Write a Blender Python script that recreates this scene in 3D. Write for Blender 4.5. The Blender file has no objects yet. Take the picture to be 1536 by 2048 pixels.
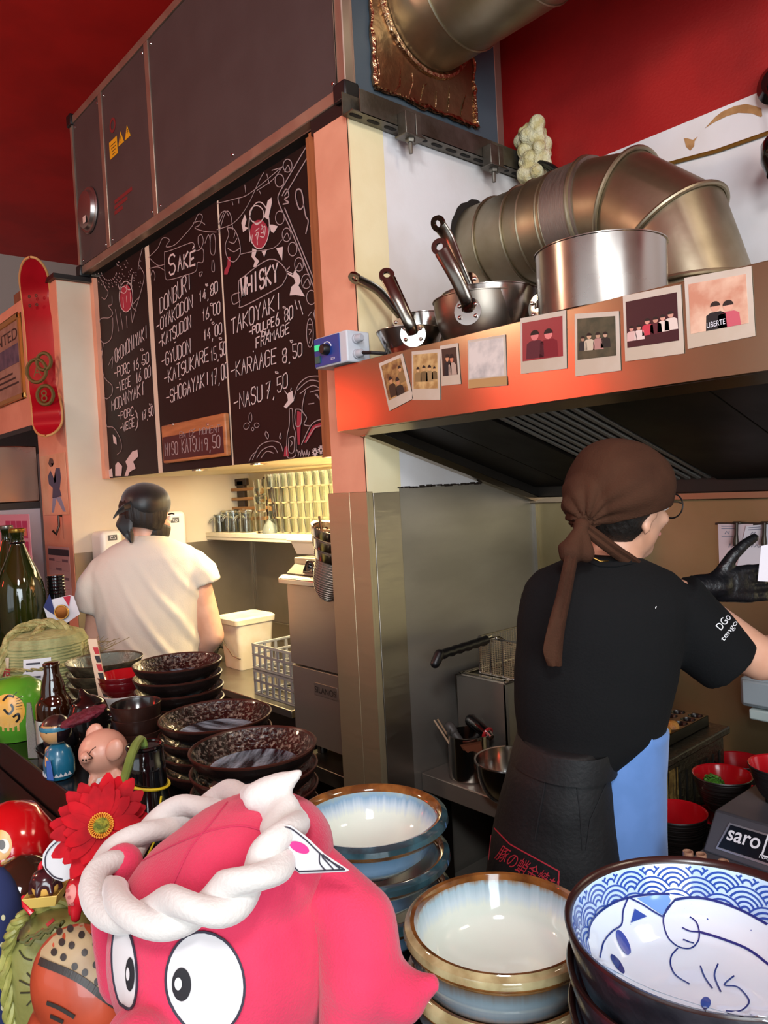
import bpy, bmesh, math, random
from math import sin, cos, pi, radians, sqrt, atan2
from mathutils import Vector as V, Matrix, noise
from mathutils.bvhtree import BVHTree
random.seed(7)
S = bpy.context.scene
COL = S.collection
# ------------------------------------------------------------------ camera
YAW, PITCH, ROLL, FPX, ZC = 0.7200669, 0.03465671, -0.05186391, 1519.07, 1.62
FW = V((-cos(YAW)*cos(PITCH), sin(YAW)*cos(PITCH), -sin(PITCH)))
_r = FW.cross(V((0, 0, 1))).normalized(); _u = _r.cross(FW)
RT = _r*cos(ROLL) + _u*sin(ROLL); UP = _u*cos(ROLL) - _r*sin(ROLL)
CAMP = V((0, 0, ZC))
RH = V((sin(YAW), cos(YAW), 0)); FH = V((-cos(YAW), sin(YAW), 0)); ZU = V((0, 0, 1))
cd = bpy.data.cameras.new('camera'); cam = bpy.data.objects.new('camera', cd); COL.objects.link(cam)
cd.sensor_fit = 'VERTICAL'; cd.sensor_height = 36.0; cd.lens = FPX/2048*36.0
cd.clip_start = 0.01
_m = Matrix((RT, UP, -FW)).transposed().to_4x4(); _m.translation = CAMP
cam.matrix_world = _m
S.camera = cam
def U(x, y, X=None, Y=None, Z=None, D=None):
    """surveyed point: the photograph's pixel met with a known plane (or depth)"""
    d = RT*((x-768)/FPX) + UP*((1024-y)/FPX) + FW
    if X is not None: t = X/d.x
    elif Y is not None: t = Y/d.y
    elif Z is not None: t = (Z-ZC)/d.z
    else: t = D
    return CAMP + d*t
# ------------------------------------------------------------------ world, light, exposure
S.view_settings.view_transform = 'Standard'; S.view_settings.look = 'None'
S.view_settings.gamma = 1.0; S.view_settings.use_curve_mapping = False
S.view_settings.exposure = -0.12
w = bpy.data.worlds.new('world'); S.world = w; w.use_nodes = True
w.node_tree.nodes['Background'].inputs[0].default_value = (0.75, 0.87, 1.0, 1)
w.node_tree.nodes['Background'].inputs[1].default_value = 1.0
S.cycles.max_bounces = 8; S.cycles.diffuse_bounces = 4; S.cycles.glossy_bounces = 4
S.cycles.transmission_bounces = 8; S.cycles.caustics_reflective = False; S.cycles.caustics_refractive = False
S.cycles.sample_clamp_indirect = 6.0
def light(name, kind, loc, aim, power, color, size=None, size_y=None, **kw):
    d = bpy.data.lights.new(name, kind); o = bpy.data.objects.new(name, d); COL.objects.link(o)
    o.location = loc; o.rotation_euler = (V(aim)-V(loc)).to_track_quat('-Z', 'Y').to_euler()
    d.energy = power; d.color = color
    if kind == 'AREA':
        d.shape = 'RECTANGLE'; d.size = size; d.size_y = size_y or size
    elif size: d.shadow_soft_size = size
    for k, v in kw.items(): setattr(d, k, v)
    return o
# daylight through the shop window on the right, behind the camera
light('window_daylight', 'AREA', (2.72, -1.3, 1.85), (-1.0, 0.5, 1.4), 200, (0.86, 0.95, 1.0), 2.6, 2.2)
light('street_window_daylight', 'AREA', (-0.4, -3.9, 2.0), (-0.6, 0.5, 1.6), 24, (0.95, 0.98, 1.0), 3.2, 2.2)
# red neon of the dining room, left behind the camera
light('red_neon', 'AREA', (-5.6, -1.4, 2.3), (-2.4, 1.4, 1.9), 12, (1.0, 0.07, 0.03), 0.7, 0.35)
light('red_neon_small', 'AREA', (-4.5, -3.4, 2.5), (-1.0, 1.4, 1.9), 16, (1.0, 0.05, 0.03), 0.35, 0.35)
# added fill lamps out of view: left room, bar, kitchen
light('left_room_fill', 'POINT', (-3.3, -1.2, 2.95), (-3.3, -1.2, 0), 58, (1.0, 0.74, 0.52), 0.15)  # added warm point light, brightens the red ceiling and the unit front
light('bar_overhead_fill', 'AREA', (0.75, -0.75, 3.2), (-0.5, 0.5, 1.1), 50, (0.93, 0.98, 1.0), 0.5)  # added cool light from above, brightens the bowl insides
light('kitchen_fill', 'AREA', (0.9, 1.5, 3.3), (-0.6, 1.6, 1.6), 20, (1.0, 0.86, 0.66), 0.6, 0.3)  # added warm light, lifts the dark kitchen steel
# ------------------------------------------------------------------ materials
def lin(h):
    if not isinstance(h, str): return tuple(h)+(1,) if len(h) == 3 else tuple(h)
    c = [int(h[i:i+2], 16)/255 for i in (0, 2, 4)]
    return tuple(x/12.92 if x <= .04045 else ((x+.055)/1.055)**2.4 for x in c)+(1,)
_M = {}
def mat(name, col, rough=.5, metal=0, col2=None, scale=8, stretch=(1, 1, 1), lo=.4, hi=.6, bump=0, bscale=60, bstretch=None,
        coat=0, trans=0, emit=None, estr=0, ior=None, sheen=0, spec=None, alpha=1, rough2=None):
    if name in _M: return _M[name]
    m = bpy.data.materials.new(name); m.use_nodes = True; nt = m.node_tree; b = nt.nodes['Principled BSDF']
    I = b.inputs; I['Base Color'].default_value = lin(col); I['Roughness'].default_value = rough; I['Metallic'].default_value = metal
    if coat: I['Coat Weight'].default_value = coat; I['Coat Roughness'].default_value = .06
    if trans: I['Transmission Weight'].default_value = trans
    if ior: I['IOR'].default_value = ior
    if spec is not None: I['Specular IOR Level'].default_value = spec
    if sheen: I['Sheen Weight'].default_value = sheen; I['Sheen Roughness'].default_value = .5
    if emit: I['Emission Color'].default_value = lin(emit); I['Emission Strength'].default_value = estr
    if alpha < 1: I['Alpha'].default_value = alpha
    N = nt.nodes; L = nt.links
    def coords(st):
        tc = N.new('ShaderNodeTexCoord'); mp = N.new('ShaderNodeMapping'); L.new(tc.outputs['Object'], mp.inputs[0])
        mp.inputs['Scale'].default_value = st; return mp.outputs[0]
    if col2 or rough2 is not None:
        nz = N.new('ShaderNodeTexNoise'); nz.inputs['Scale'].default_value = scale; nz.inputs['Detail'].default_value = 5
        L.new(coords(stretch), nz.inputs['Vector'])
        if col2:
            r = N.new('ShaderNodeValToRGB'); r.color_ramp.elements[0].position = lo; r.color_ramp.elements[1].position = hi
            r.color_ramp.elements[0].color = lin(col); r.color_ramp.elements[1].color = lin(col2)
            L.new(nz.outputs['Fac'], r.inputs[0]); L.new(r.outputs[0], I['Base Color'])
        if rough2 is not None:
            mr = N.new('ShaderNodeMapRange'); mr.inputs[1].default_value = .3; mr.inputs[2].default_value = .7
            mr.inputs[3].default_value = rough; mr.inputs[4].default_value = rough2
            L.new(nz.outputs['Fac'], mr.inputs[0]); L.new(mr.outputs[0], I['Roughness'])
    if bump:
        nb = N.new('ShaderNodeTexNoise'); nb.inputs['Scale'].default_value = bscale; nb.inputs['Detail'].default_value = 4
        L.new(coords(bstretch or (1, 1, 1)), nb.inputs['Vector'])
        bp = N.new('ShaderNodeBump'); bp.inputs['Strength'].default_value = bump; bp.inputs['Distance'].default_value = .01
        L.new(nb.outputs['Fac'], bp.inputs['Height']); L.new(bp.outputs[0], I['Normal'])
    _M[name] = m; return m
# ------------------------------------------------------------------ mesh builder
class MB:
    def __init__(s): s.v = []; s.f = []; s.mi = []; s.cur = 0
    def m(s, i): s.cur = i; return s
    def add(s, vs, fs):
        n = len(s.v); s.v += [V(p) for p in vs]
        for f in fs: s.f.append([i+n for i in f]); s.mi.append(s.cur)
        return s
    def box(s, c, d, R=None):
        c = V(c); h = V(d)/2; vs = []
        for x in (-1, 1):
            for y in (-1, 1):
                for z in (-1, 1):
                    p = V((x*h.x, y*h.y, z*h.z)); vs.append(c+(R @ p if R else p))
        return s.add(vs, [(0, 1, 3, 2), (4, 6, 7, 5), (0, 4, 5, 1), (2, 3, 7, 6), (0, 2, 6, 4), (1, 5, 7, 3)])
    def b2(s, a, b):
        a = V(a); b = V(b); return s.box((a+b)/2, (abs(b.x-a.x), abs(b.y-a.y), abs(b.z-a.z)))
    def loft(s, rings, close=True, caps=True):
        n = len(rings[0]); vs = [p for r in rings for p in r]; fs = []
        for i in range(len(rings)-1):
            for j in range(n if close else n-1):
                k = (j+1) % n; fs.append((i*n+j, i*n+k, (i+1)*n+k, (i+1)*n+j))
        if caps:
            fs.append(tuple(reversed(range(n)))); o = (len(rings)-1)*n; fs.append(tuple(range(o, o+n)))
        return s.add(vs, fs)
    def tube(s, pts, r, n=10, caps=True, flat=1.0, upv=None):
        pts = [V(p) for p in pts]; R = r if isinstance(r, (list, tuple)) else [r]*len(pts); rings = []
        prev = None
        for i, p in enumerate(pts):
            t = (pts[min(i+1, len(pts)-1)]-pts[max(i-1, 0)]).normalized()
            if upv is not None: a = V(upv)
            elif prev is None: a = V((0, 0, 1)) if abs(t.z) < .9 else V((1, 0, 0))
            else: a = prev
            x = (a - t*a.dot(t))
            if x.length < 1e-6: x = t.orthogonal()
            x.normalize(); y = t.cross(x); prev = x
            rings.append([p+x*(cos(q)*R[i]*flat)+y*(sin(q)*R[i]) for q in [2*pi*k/n for k in range(n)]])
        return s.loft(rings, True, caps)
    def cyl(s, a, b, r, r2=None, n=24): return s.tube([a, b], [r, r if r2 is None else r2], n)
    def lathe(s, prof, n=48, c=(0, 0, 0), axis=None, a0=0, a1=2*pi, mats=None):
        c = V(c); full = abs(a1-a0-2*pi) < 1e-6; Q = axis.to_track_quat('Z', 'Y') if axis is not None else None
        m = n if full else n+1; rows = []; vs = []; fs = []; mm = []
        for p in prof:
            row = []
            for k in range(m):
                q = a0+(a1-a0)*k/n; d = V((p[0]*cos(q), p[0]*sin(q), p[1]))
                if Q: d = Q @ d
                row.append(c+d)
            rows.append(row)
        base = len(s.v); s.v += [p for r in rows for p in r]
        for i in range(len(prof)-1):
            for k in range(n if full else n):
                k2 = (k+1) % m
                f = [base+i*m+k, base+i*m+k2, base+(i+1)*m+k2, base+(i+1)*m+k]
                if prof[i][0] < 1e-7: f = [f[0], f[2], f[3]]
                elif prof[i+1][0] < 1e-7: f = [f[0], f[1], f[2]]
                s.f.append(f); s.mi.append(prof[i][2] if len(prof[i]) > 2 else s.cur)
        return s
    def ell(s, c, r, R=None, n=20, m=14):
        r = V(r) if not isinstance(r, (int, float)) else V((r, r, r)); c = V(c); vs = []; fs = []
        for i in range(m+1):
            t = pi*i/m
            for k in range(n):
                q = 2*pi*k/n; p = V((r.x*sin(t)*cos(q), r.y*sin(t)*sin(q), r.z*cos(t))); vs.append(c+(R @ p if R else p))
        for i in range(m):
            for k in range(n):
                k2 = (k+1) % n; a = (i*n+k, (i+1)*n+k, (i+1)*n+k2, i*n+k2)
                fs.append(a)
        return s.add(vs, fs)
    def cap(s, a, b, ra, rb=None, n=14):
        a = V(a); b = V(b); rb = ra if rb is None else rb; t = (b-a).normalized()
        pts = []; rr = []
        for k in range(5):
            q = pi/2*k/5; pts.append(a-t*ra*cos(q)); rr.append(max(1e-4, ra*sin(q)))
        pts += [a, b]; rr += [ra, rb]
        for k in range(4, -1, -1):
            q = pi/2*k/5; pts.append(b+t*rb*cos(q)); rr.append(max(1e-4, rb*sin(q)))
        return s.tube(pts, rr, n)
    def torus(s, c, R, r, axis=(0, 0, 1), n=40, m=10, a0=0, a1=2*pi):
        c = V(c); Q = V(axis).to_track_quat('Z', 'Y'); full = abs(a1-a0-2*pi) < 1e-6
        pts = [c+Q @ V((R*cos(a0+(a1-a0)*k/n), R*sin(a0+(a1-a0)*k/n), 0)) for k in range(n if full else n+1)]
        if not full: return s.tube(pts, r, m)
        rings = []
        for k, p in enumerate(pts):
            q = 2*pi*k/n; e = Q @ V((cos(q), sin(q), 0)); z = Q @ V((0, 0, 1))
            rings.append([p+e*(r*cos(w))+z*(r*sin(w)) for w in [2*pi*j/m for j in range(m)]])
        rings.append(rings[0]); return s.loft(rings, True, False)
    def prism(s, poly, o, ex, ey, depth):
        """flat outline poly (2D) in the frame o+ex*x+ey*y, thickened along ex x ey by depth"""
        o, ex, ey = V(o), V(ex), V(ey); nz = ex.cross(ey).normalized()*depth
        n = len(poly); P = [o+ex*p[0]+ey*p[1] for p in poly]
        return s.add(P+[p+nz for p in P], [tuple(reversed(range(n))), tuple(range(n, 2*n))]+[(i, (i+1) % n, n+(i+1) % n, n+i) for i in range(n)])
    def ribbon(s, pts, nrm, w, t):
        """a stroke of width w and thickness t on a surface; nrm is one normal or one per point"""
        pts = [V(p) for p in pts]
        if len(pts) < 2: return s
        N = nrm if isinstance(nrm, list) else [V(nrm)]*len(pts); rings = []
        for i, p in enumerate(pts):
            t_ = (pts[min(i+1, len(pts)-1)]-pts[max(i-1, 0)])
            if t_.length < 1e-9: t_ = V((1, 0, 0))
            sd = N[i].cross(t_).normalized()*(w/2)
            rings.append([p-sd, p+sd, p+sd+N[i]*t, p-sd+N[i]*t])
        return s.loft(rings, True, True)
    def to_mesh(s, name):
        me = bpy.data.meshes.new(name); me.from_pydata([tuple(p) for p in s.v], [], s.f)
        for p, i in zip(me.polygons, s.mi): p.material_index = i
        me.update(); return me
PM = {}
def put(o, parent=None):
    COL.objects.link(o)
    if parent is not None: o.parent = parent
    PM[o.name] = PM.get(parent.name, Matrix()) if parent is not None else Matrix()
    return o
def obj(name, mb, mats, parent=None, smooth=35, bevel=0, seg=2, sub=0, world=True, fix=True):
    """ONE mesh object; coordinates are world coordinates unless world=False"""
    me = mb.to_mesh(name) if isinstance(mb, MB) else mb
    if fix and isinstance(mb, MB):
        bm = bmesh.new(); bm.from_mesh(me); bmesh.ops.remove_doubles(bm, verts=bm.verts, dist=1e-6)
        bmesh.ops.recalc_face_normals(bm, faces=bm.faces); bm.to_mesh(me); bm.free()
    for m in (mats if isinstance(mats, (list, tuple)) else [mats]): me.materials.append(m)
    o = bpy.data.objects.new(name, me); put(o, parent)
    if world and parent is not None: me.transform(PM[o.name].inverted())
    if smooth:
        me.polygons.foreach_set('use_smooth', [True]*len(me.polygons)); me.set_sharp_from_angle(angle=radians(smooth))
    if bevel:
        b = o.modifiers.new('bevel', 'BEVEL'); b.width = bevel; b.segments = seg; b.limit_method = 'ANGLE'; b.angle_limit = radians(40); b.use_clamp_overlap = True
    if sub: u_ = o.modifiers.new('subd', 'SUBSURF'); u_.levels = sub; u_.render_levels = sub
    return o
def tag(o, label=None, cat=None, group=None, kind=None):
    if label: o['label'] = label
    if cat: o['category'] = cat
    if group: o['group'] = group
    if kind: o['kind'] = kind
    return o
def thing(name, label, cat, loc=(0, 0, 0), group=None, rz=0, R=None):
    o = bpy.data.objects.new(name, None); COL.objects.link(o); o.empty_display_size = .05
    M = Matrix.Translation(V(loc)) @ (R.to_4x4() if R is not None else Matrix.Rotation(rz, 4, 'Z'))
    o.matrix_world = M; PM[o.name] = M
    return tag(o, label, cat, group)
def struct(name, mb, mats, parent=None, **k): return tag(obj(name, mb, mats, parent, **k), kind='structure') if parent is None else obj(name, mb, mats, parent, **k)
def dup(root, M, label=None, group=None):
    """a copy of a thing with copies of its parts and their sub-parts"""
    r = root.copy(); COL.objects.link(r); r.matrix_world = M; PM[r.name] = M.copy()
    if label: r['label'] = label
    if group: r['group'] = group
    def rec(a, b):
        for ch in list(a.children):
            c = ch.copy(); COL.objects.link(c); c.parent = b; c.matrix_parent_inverse = ch.matrix_parent_inverse.copy(); rec(ch, c)
    rec(root, r); return r
def blob(mb, voxel=.008, smooth=6, fn=None):
    """one continuous skin over overlapping volumes"""
    me = mb.to_mesh('tmp'); o = bpy.data.objects.new('tmp', me); COL.objects.link(o)
    r = o.modifiers.new('r', 'REMESH'); r.mode = 'VOXEL'; r.voxel_size = voxel
    if smooth: k = o.modifiers.new('s', 'SMOOTH'); k.iterations = smooth; k.factor = .5
    dg = bpy.context.evaluated_depsgraph_get(); dg.update()
    out = bpy.data.meshes.new_from_object(o.evaluated_get(dg)); out.materials.clear()
    bpy.data.objects.remove(o); bpy.data.meshes.remove(me)
    if fn:
        ns = [v.normal.copy() for v in out.vertices]
        for v, n in zip(out.vertices, ns): v.co += n*fn(v.co, n)
        out.update()
    return out
def text(s, size, m, parent, o, ex, ey, depth=.0004, name='lettering', fit=None, shear=0, font_offset=0, label=None):
    """lettering on a surface: o = left end of the baseline, ex/ey unit vectors of the writing"""
    c = bpy.data.curves.new(name, 'FONT'); c.body = s; c.size = 1; c.extrude = 0; c.shear = shear; c.offset = font_offset
    t = bpy.data.objects.new(name, c); COL.objects.link(t); dg = bpy.context.evaluated_depsgraph_get(); dg.update()
    me = bpy.data.meshes.new_from_object(t.evaluated_get(dg)); bpy.data.objects.remove(t); bpy.data.curves.remove(c)
    if len(me.vertices) == 0: return None
    xs = [v.co.x for v in me.vertices]; k = size; kx = size
    if fit: kx = fit/max(1e-6, max(xs)-min(xs))
    x0 = min(xs) if fit else 0
    ex, ey, o = V(ex), V(ey), V(o); nz = ex.cross(ey).normalized()
    bm = bmesh.new(); bm.from_mesh(me)
    for v in bm.verts: v.co = o+ex*((v.co.x-x0)*kx)+ey*(v.co.y*k)+nz*depth
    bm.to_mesh(me); bm.free(); me.materials.clear()
    ob = obj(name, me, m, parent, smooth=0)
    if label: ob['label'] = label
    return ob
def jit(a): return random.uniform(-a, a)
# ------------------------------------------------------------------ shared materials
RED = mat('red_paint', 'A31412', .55, col2='8E0F0E', scale=3, bump=.12, bscale=120)
CREAM = mat('cream_paint', 'F0DFB4', .45, col2='E6D2A2', scale=4, bump=.06, bscale=40)
SALMON = mat('salmon_paint', 'E8A283', .5, col2='DE9678', scale=5, bump=.06, bscale=40)
WHITE = mat('white_plaster', 'E9E4E4', .55, col2='DCD3CE', scale=2.5, bump=.08, bscale=30)
OFFW = mat('offwhite_plaster', 'E8DCC6', .55, col2='D2BBA2', scale=1.4, lo=.35, hi=.7, bump=.05, bscale=30)
NICHE = mat('niche_paint', 'EFE3C4', .5, col2='E9DAB4', scale=3)
BEIGE = mat('beige_grey_paint', 'A89C92', .7)
STEEL = mat('brushed_steel', 'B4ADA2', .3, 1, rough2=.42, scale=14, stretch=(1, 1, 14), bump=.05, bscale=30, bstretch=(3, 3, 90))
STEELD = mat('greasy_steel', 'A8A299', .36, .7, col2='9C968C', scale=2, rough2=.44, stretch=(1, 1, 3), bump=.04, bscale=25, bstretch=(60, 60, 2))
HOODM = mat('hood_steel', 'AE9F88', .2, 1, rough2=.26, scale=4)
GALV = mat('galvanised_duct', 'A49A84', .38, 1, col2='8C8068', scale=5, rough2=.5, bump=.05, bscale=25)
CHROME = mat('polished_steel', 'C9C4BE', .12, 1, rough2=.2, scale=12)
PANM = mat('pan_steel', 'A9A29B', .2, 1, rough2=.3, scale=10)
DARKST = mat('dark_steel', '4A443E', .35, 1, rough2=.5, scale=10)
BLACK = mat('black_plastic', '121113', .4)
BLACKG = mat('black_gloss', '0B0A0B', .12, coat=.4)
FLOORM = mat('floor_tiles', '3A322E', .5, col2='2A2422', scale=3)
WOODT = mat('trim_wood', 'A9673C', .5, col2='8F5330', scale=20, stretch=(1, 1, .1))
# ------------------------------------------------------------------ the setting
XS, YB, XL, YN = -1.687, 2.20, -3.768, 2.29
FZ = -.12
struct('floor', MB().b2((-7, -4, FZ-.1), (2.8, 4, FZ)), FLOORM)
struct('ceiling', MB().b2((-7.1, -4.1, 3.76), (2.9, 4.1, 3.86)), mat('ceiling_red', 'C41A14', .6, col2='B21510', scale=3))
struct('wall_left', MB().b2((-7.1, -4, FZ), (-7, 4, 3.76)), BEIGE)
struct('wall_far', MB().b2((-7, 4, FZ), (XL-.42, 4.1, 3.76)), BEIGE)
b = MB(); b.m(0).b2((XS-.1, YB, FZ), (2.8, YB+.1, 2.637)); b.m(1).b2((-4.19, YN+.09, 2.75), (XS-.1, YN+.14, 3.76)).b2((XS-.1, YB, 2.637), (2.8, YB+.1, 3.76))
struct('wall_back', b, [WHITE, RED])
b = MB(); b.m(0).b2((XL, YN, 1.369), (XS-.1, YN+.08, 2.75)); b.m(1).b2((XL, YN, FZ), (XS-.1, YN+.08, 1.369))
NGREY = mat('niche_grey_panel', '9B9080', .35, .6, col2='8E8474', scale=3)
struct('wall_niche_back', b, [NICHE, NGREY])
# thick wall left of the washing-up niche: salmon-painted end face, white return
b = MB(); b.m(0).b2((-4.19, 1.289, FZ), (XL-.004, YN+.08, 2.69)); b.m(1).b2((XL-.003, 1.292, 1.369), (XL, YN, 2.685)); b.m(2).b2((XL-.003, 1.292, FZ), (XL+.001, YN, 1.369))
struct('wall_niche_left', b, [SALMON, OFFW, NGREY])
struct('trim_1', MB().b2((-4.2, 1.27, 2.69), (XL+.03, YN, 2.712)), BLACK)
struct('wall_right', MB().b2((2.8, -4, FZ), (2.9, -2.7, 3.76)).b2((2.8, .1, FZ), (2.9, 4, 3.76)).b2((2.8, -2.7, FZ), (2.9, .1, .6)).b2((2.8, -2.7, 2.9), (2.9, .1, 3.76)), WHITE)
struct('wall_front', MB().b2((-7, -4.1, FZ), (-2.1, -4, 3.76)).b2((1.3, -4.1, FZ), (2.8, -4, 3.76)).b2((-2.1, -4.1, FZ), (1.3, -4, .7)).b2((-2.1, -4.1, 3.1), (1.3, -4, 3.76)), OFFW)
b = MB()
for y in (-2.7, -1.3, .06): b.b2((2.82, y, .6), (2.88, y+.05, 2.9))
for z in (.6, 2.85): b.b2((2.82, -2.7, z), (2.88, .11, z+.05))
struct('window_1', b, BLACK)
b = MB()
for x in (-2.1, -.42, 1.25): b.b2((x, -4.08, .7), (x+.05, -4.02, 3.1))
for z in (.7, 3.05): b.b2((-2.1, -4.08, z), (1.3, -4.02, z+.05))
struct('window_2', b, BLACK)
# partition between niche and kitchen, with its salmon front and steel cladding
b = MB(); b.m(0).b2((-1.85, 1.42, FZ), (XS-.002, YB, 2.69)); b.m(1).b2((XS-.006, 1.42, 1.6), (XS+.004, 1.549, 2.69)); b.m(2).b2((XS-.006, 1.549, 1.6), (XS, YB, 2.74))
struct('wall_partition', b, [SALMON, CREAM, WHITE])
struct('trim_2', MB().b2((-1.866, 1.412, FZ), (-1.762, 1.42, 1.605)).b2((-1.76, 1.411, FZ), (XS+.006, 1.42, 1.605)).b2((XS, 1.411, FZ), (XS+.006, 1.435, 1.605)), mat('pillar_steel', 'C4B491', .36, .75, rough2=.46, scale=12, stretch=(1, 1, 12), bump=.04, bscale=30, bstretch=(3, 3, 90)), bevel=.0015)
struct('trim_3', MB().b2((XS+.001, 1.436, FZ), (XS+.007, 1.541, 1.6)), STEEL, bevel=.001)
struct('trim_4', MB().b2((XS+.001, 1.541, FZ), (XS+.005, YB, 1.61)), STEELD)
struct('trim_5', MB().b2((XS-.1, YB-.006, FZ), (2.8, YB-.001, 1.60)), mat('kitchen_back_steel', 'B3A37F', .36, 1, col2='A8976F', scale=2.5, rough2=.48, bump=.05, bscale=20, bstretch=(3, 3, 90)))
struct('trim_6', MB().b2((XS+.004, YB-.02, .7), (XS+.016, YB-.005, 1.53)), STEEL)
# rough top of the cladding: a dirty ragged gap
b = MB()
for k in range(26):
    y = 1.545+k*.0155; b.box((XS+.004, y, 1.612+jit(.002)), (.004, .02, random.uniform(.003, .009)))
struct('trim_7', b, mat('grime', '2A1D12', .8))
# soffit that carries the chalkboards
struct('ceiling_niche', MB().b2((XL, 1.488, 1.728), (-1.85, YN, 2.72)), NICHE, bevel=.001)
struct('trim_8', MB().b2((-1.935, 1.452, 1.72), (-1.905, 1.49, 2.715)).b2((-1.903, 1.44, 1.72), (-1.868, 1.49, 2.715)), WOODT)
struct('trim_9', MB().b2((XL, 1.452, 1.726), (XL+.045, 1.49, 2.71)), SALMON)
struct('trim_10', MB().b2((-1.87, 1.425, 2.69), (-1.71, 1.45, 2.735)), BLACK)
# niche corner bead
struct('trim_11', MB().b2((XL+.001, YN-.008, FZ), (XL+.012, YN-.001, 1.369)), STEEL)
# ------------------------------------------------------------------ ventilation unit
UNITF = mat('unit_paint_red_bounce', '4A3E3D', .55, col2='463A39', scale=6, bump=.04, bscale=200)  # browned in the paint to stand for red bounce light on the front
UNITS = mat('unit_grey_end', '47525A', .45, col2='3F4A52', scale=4)
ALU = mat('aluminium_profile', 'B9A695', .35, .85, rough2=.5, scale=10)
t = thing('ventilation_unit', 'long dark grey ventilation unit in an aluminium frame above the chalkboards', 'ventilation unit', (-2.75, 1.42, 2.735))
x0, x1, y0, y1, z0, z1 = -3.815, -1.69, 1.42, 2.125, 2.735, 3.5
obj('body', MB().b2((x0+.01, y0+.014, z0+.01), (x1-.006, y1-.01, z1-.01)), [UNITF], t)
b = MB(); e = .036
for z in (z0, z1-e): b.b2((x0, y0, z), (x1, y0+e, z+e)).b2((x1-e, y0, z), (x1, y1, z+e)).b2((x0, y0, z), (x0+e, y1, z+e))
for x in (x0, x1-e): b.b2((x, y0, z0), (x+e, y0+e, z1))
b.b2((x1-e, y1-e, z0), (x1, y1, z1)).b2((x0, y1-e, z0), (x1, y1, z0+e))
obj('frame', b, ALU, t, bevel=.003)
for xa in (-3.43, -2.935): obj('mullion', MB().b2((xa-.018, y0-.001, z0+e), (xa+.018, y0+.02, z1-e)), ALU, t, bevel=.002)
pans = []
for xa, xb in ((x0+e+.003, -3.45), (-3.41, -2.955), (-2.915, x1-e-.004)):
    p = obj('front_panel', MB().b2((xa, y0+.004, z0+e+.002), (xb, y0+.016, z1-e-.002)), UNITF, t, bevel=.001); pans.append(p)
    for sx in ((xa+.02, (xa+xb)/2, xb-.02) if xb-xa > .7 else (xa+.02, xb-.02)):
        for sz in (z0+e+.025, z1-e-.025): obj('screw', MB().lathe([(0, .004), (.005, .003), (.0065, 0)], 10, (sx, y0+.004, sz), V((0, -1, 0))), CHROME, p)
obj('end_panel', MB().b2((x1-.004, y0+e, z0+e), (x1, y1-e, z1-e)), UNITS, t)
for zc in (z0, z1):
    for xc in (x1, x0):
        obj('corner_block', MB().box((xc-.018*(1 if xc == x1 else -1), y0+.016, zc+(.016 if zc == z0 else -.016)), (.056, .056, .056)), BLACK, t, bevel=.006)
# pressed round blanking cap on the left panel
c = U(178, 421, Y=y0)
d = obj('round_cap', MB().lathe([(.098, 0), (.108, .006), (.104, .012), (.092, .012), (.085, .028), (.06, .034), (0, .036)], 48, (c.x, y0+.004, c.z), V((0, -1, 0))), mat('cap_aluminium', 'B8B2AE', .3, .95), t)
obj('sticker', MB().box((c.x+.022, y0-.034, c.z-.055), (.034, .001, .03)), mat('cap_label', 'D9C3B8', .6), d)
YEL = mat('warning_yellow', 'E6A81E', .5)
def pxbox(x, y, w_, h_, Y, th=.001):
    a = U(x, y, Y=Y); return MB().box((a.x, Y-th/2, a.z), (w_, th, h_))
s = obj('warning_sticker', pxbox(227, 296, .085, .075, y0+.003), YEL, pans[1])
for k in range(4):
    a = U(227, 296, Y=y0+.002); obj('print_line', MB().box((a.x, y0+.0022, a.z+.018-.014*k), (.06-.01*k, .0006, .004)), mat('ink', '3A2A12', .7), s)
for q, (px, py) in enumerate(((242, 277), (255, 265))):
    a = U(px, py, Y=y0+.003); h_ = .03
    s = obj('warning_triangle', MB().prism([(-h_, -h_*.8), (h_, -h_*.8), (0, h_*1.0)], (a.x, y0+.003, a.z), (1, 0, 0), (0, 0, 1), .001), YEL, pans[1])
    text('!' if q == 0 else '*', .045, mat('ink', '3A2A12', .7), s, (a.x-.006, y0+.0015, a.z-.018), (1, 0, 0), (0, 0, 1), name='symbol')
RINK = mat('red_ink', '7A1F20', .7)
a = U(224, 250, Y=y0); obj('red_emblem', MB().lathe([(.02, 0), (.02, .0008), (.032, .0008), (.032, 0)], 24, (a.x, y0+.003, a.z), V((0, -1, 0))), RINK, pans[1])
for k, s_ in enumerate(('NE PAS OUVRIR', 'EN MARCHE', 'DANGER')):
    a = U(228, 408+k*11, Y=y0); obj('stencil_line', MB().b2((a.x, y0+.0028, a.z), (a.x+.19-.05*k, y0+.0045, a.z+.016)), RINK, pans[1])
obj('foil_label', MB().box((-1.2*0-1.73, y0+.003, 3.35), (.01, .002, .02)), CHROME, pans[2])
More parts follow.
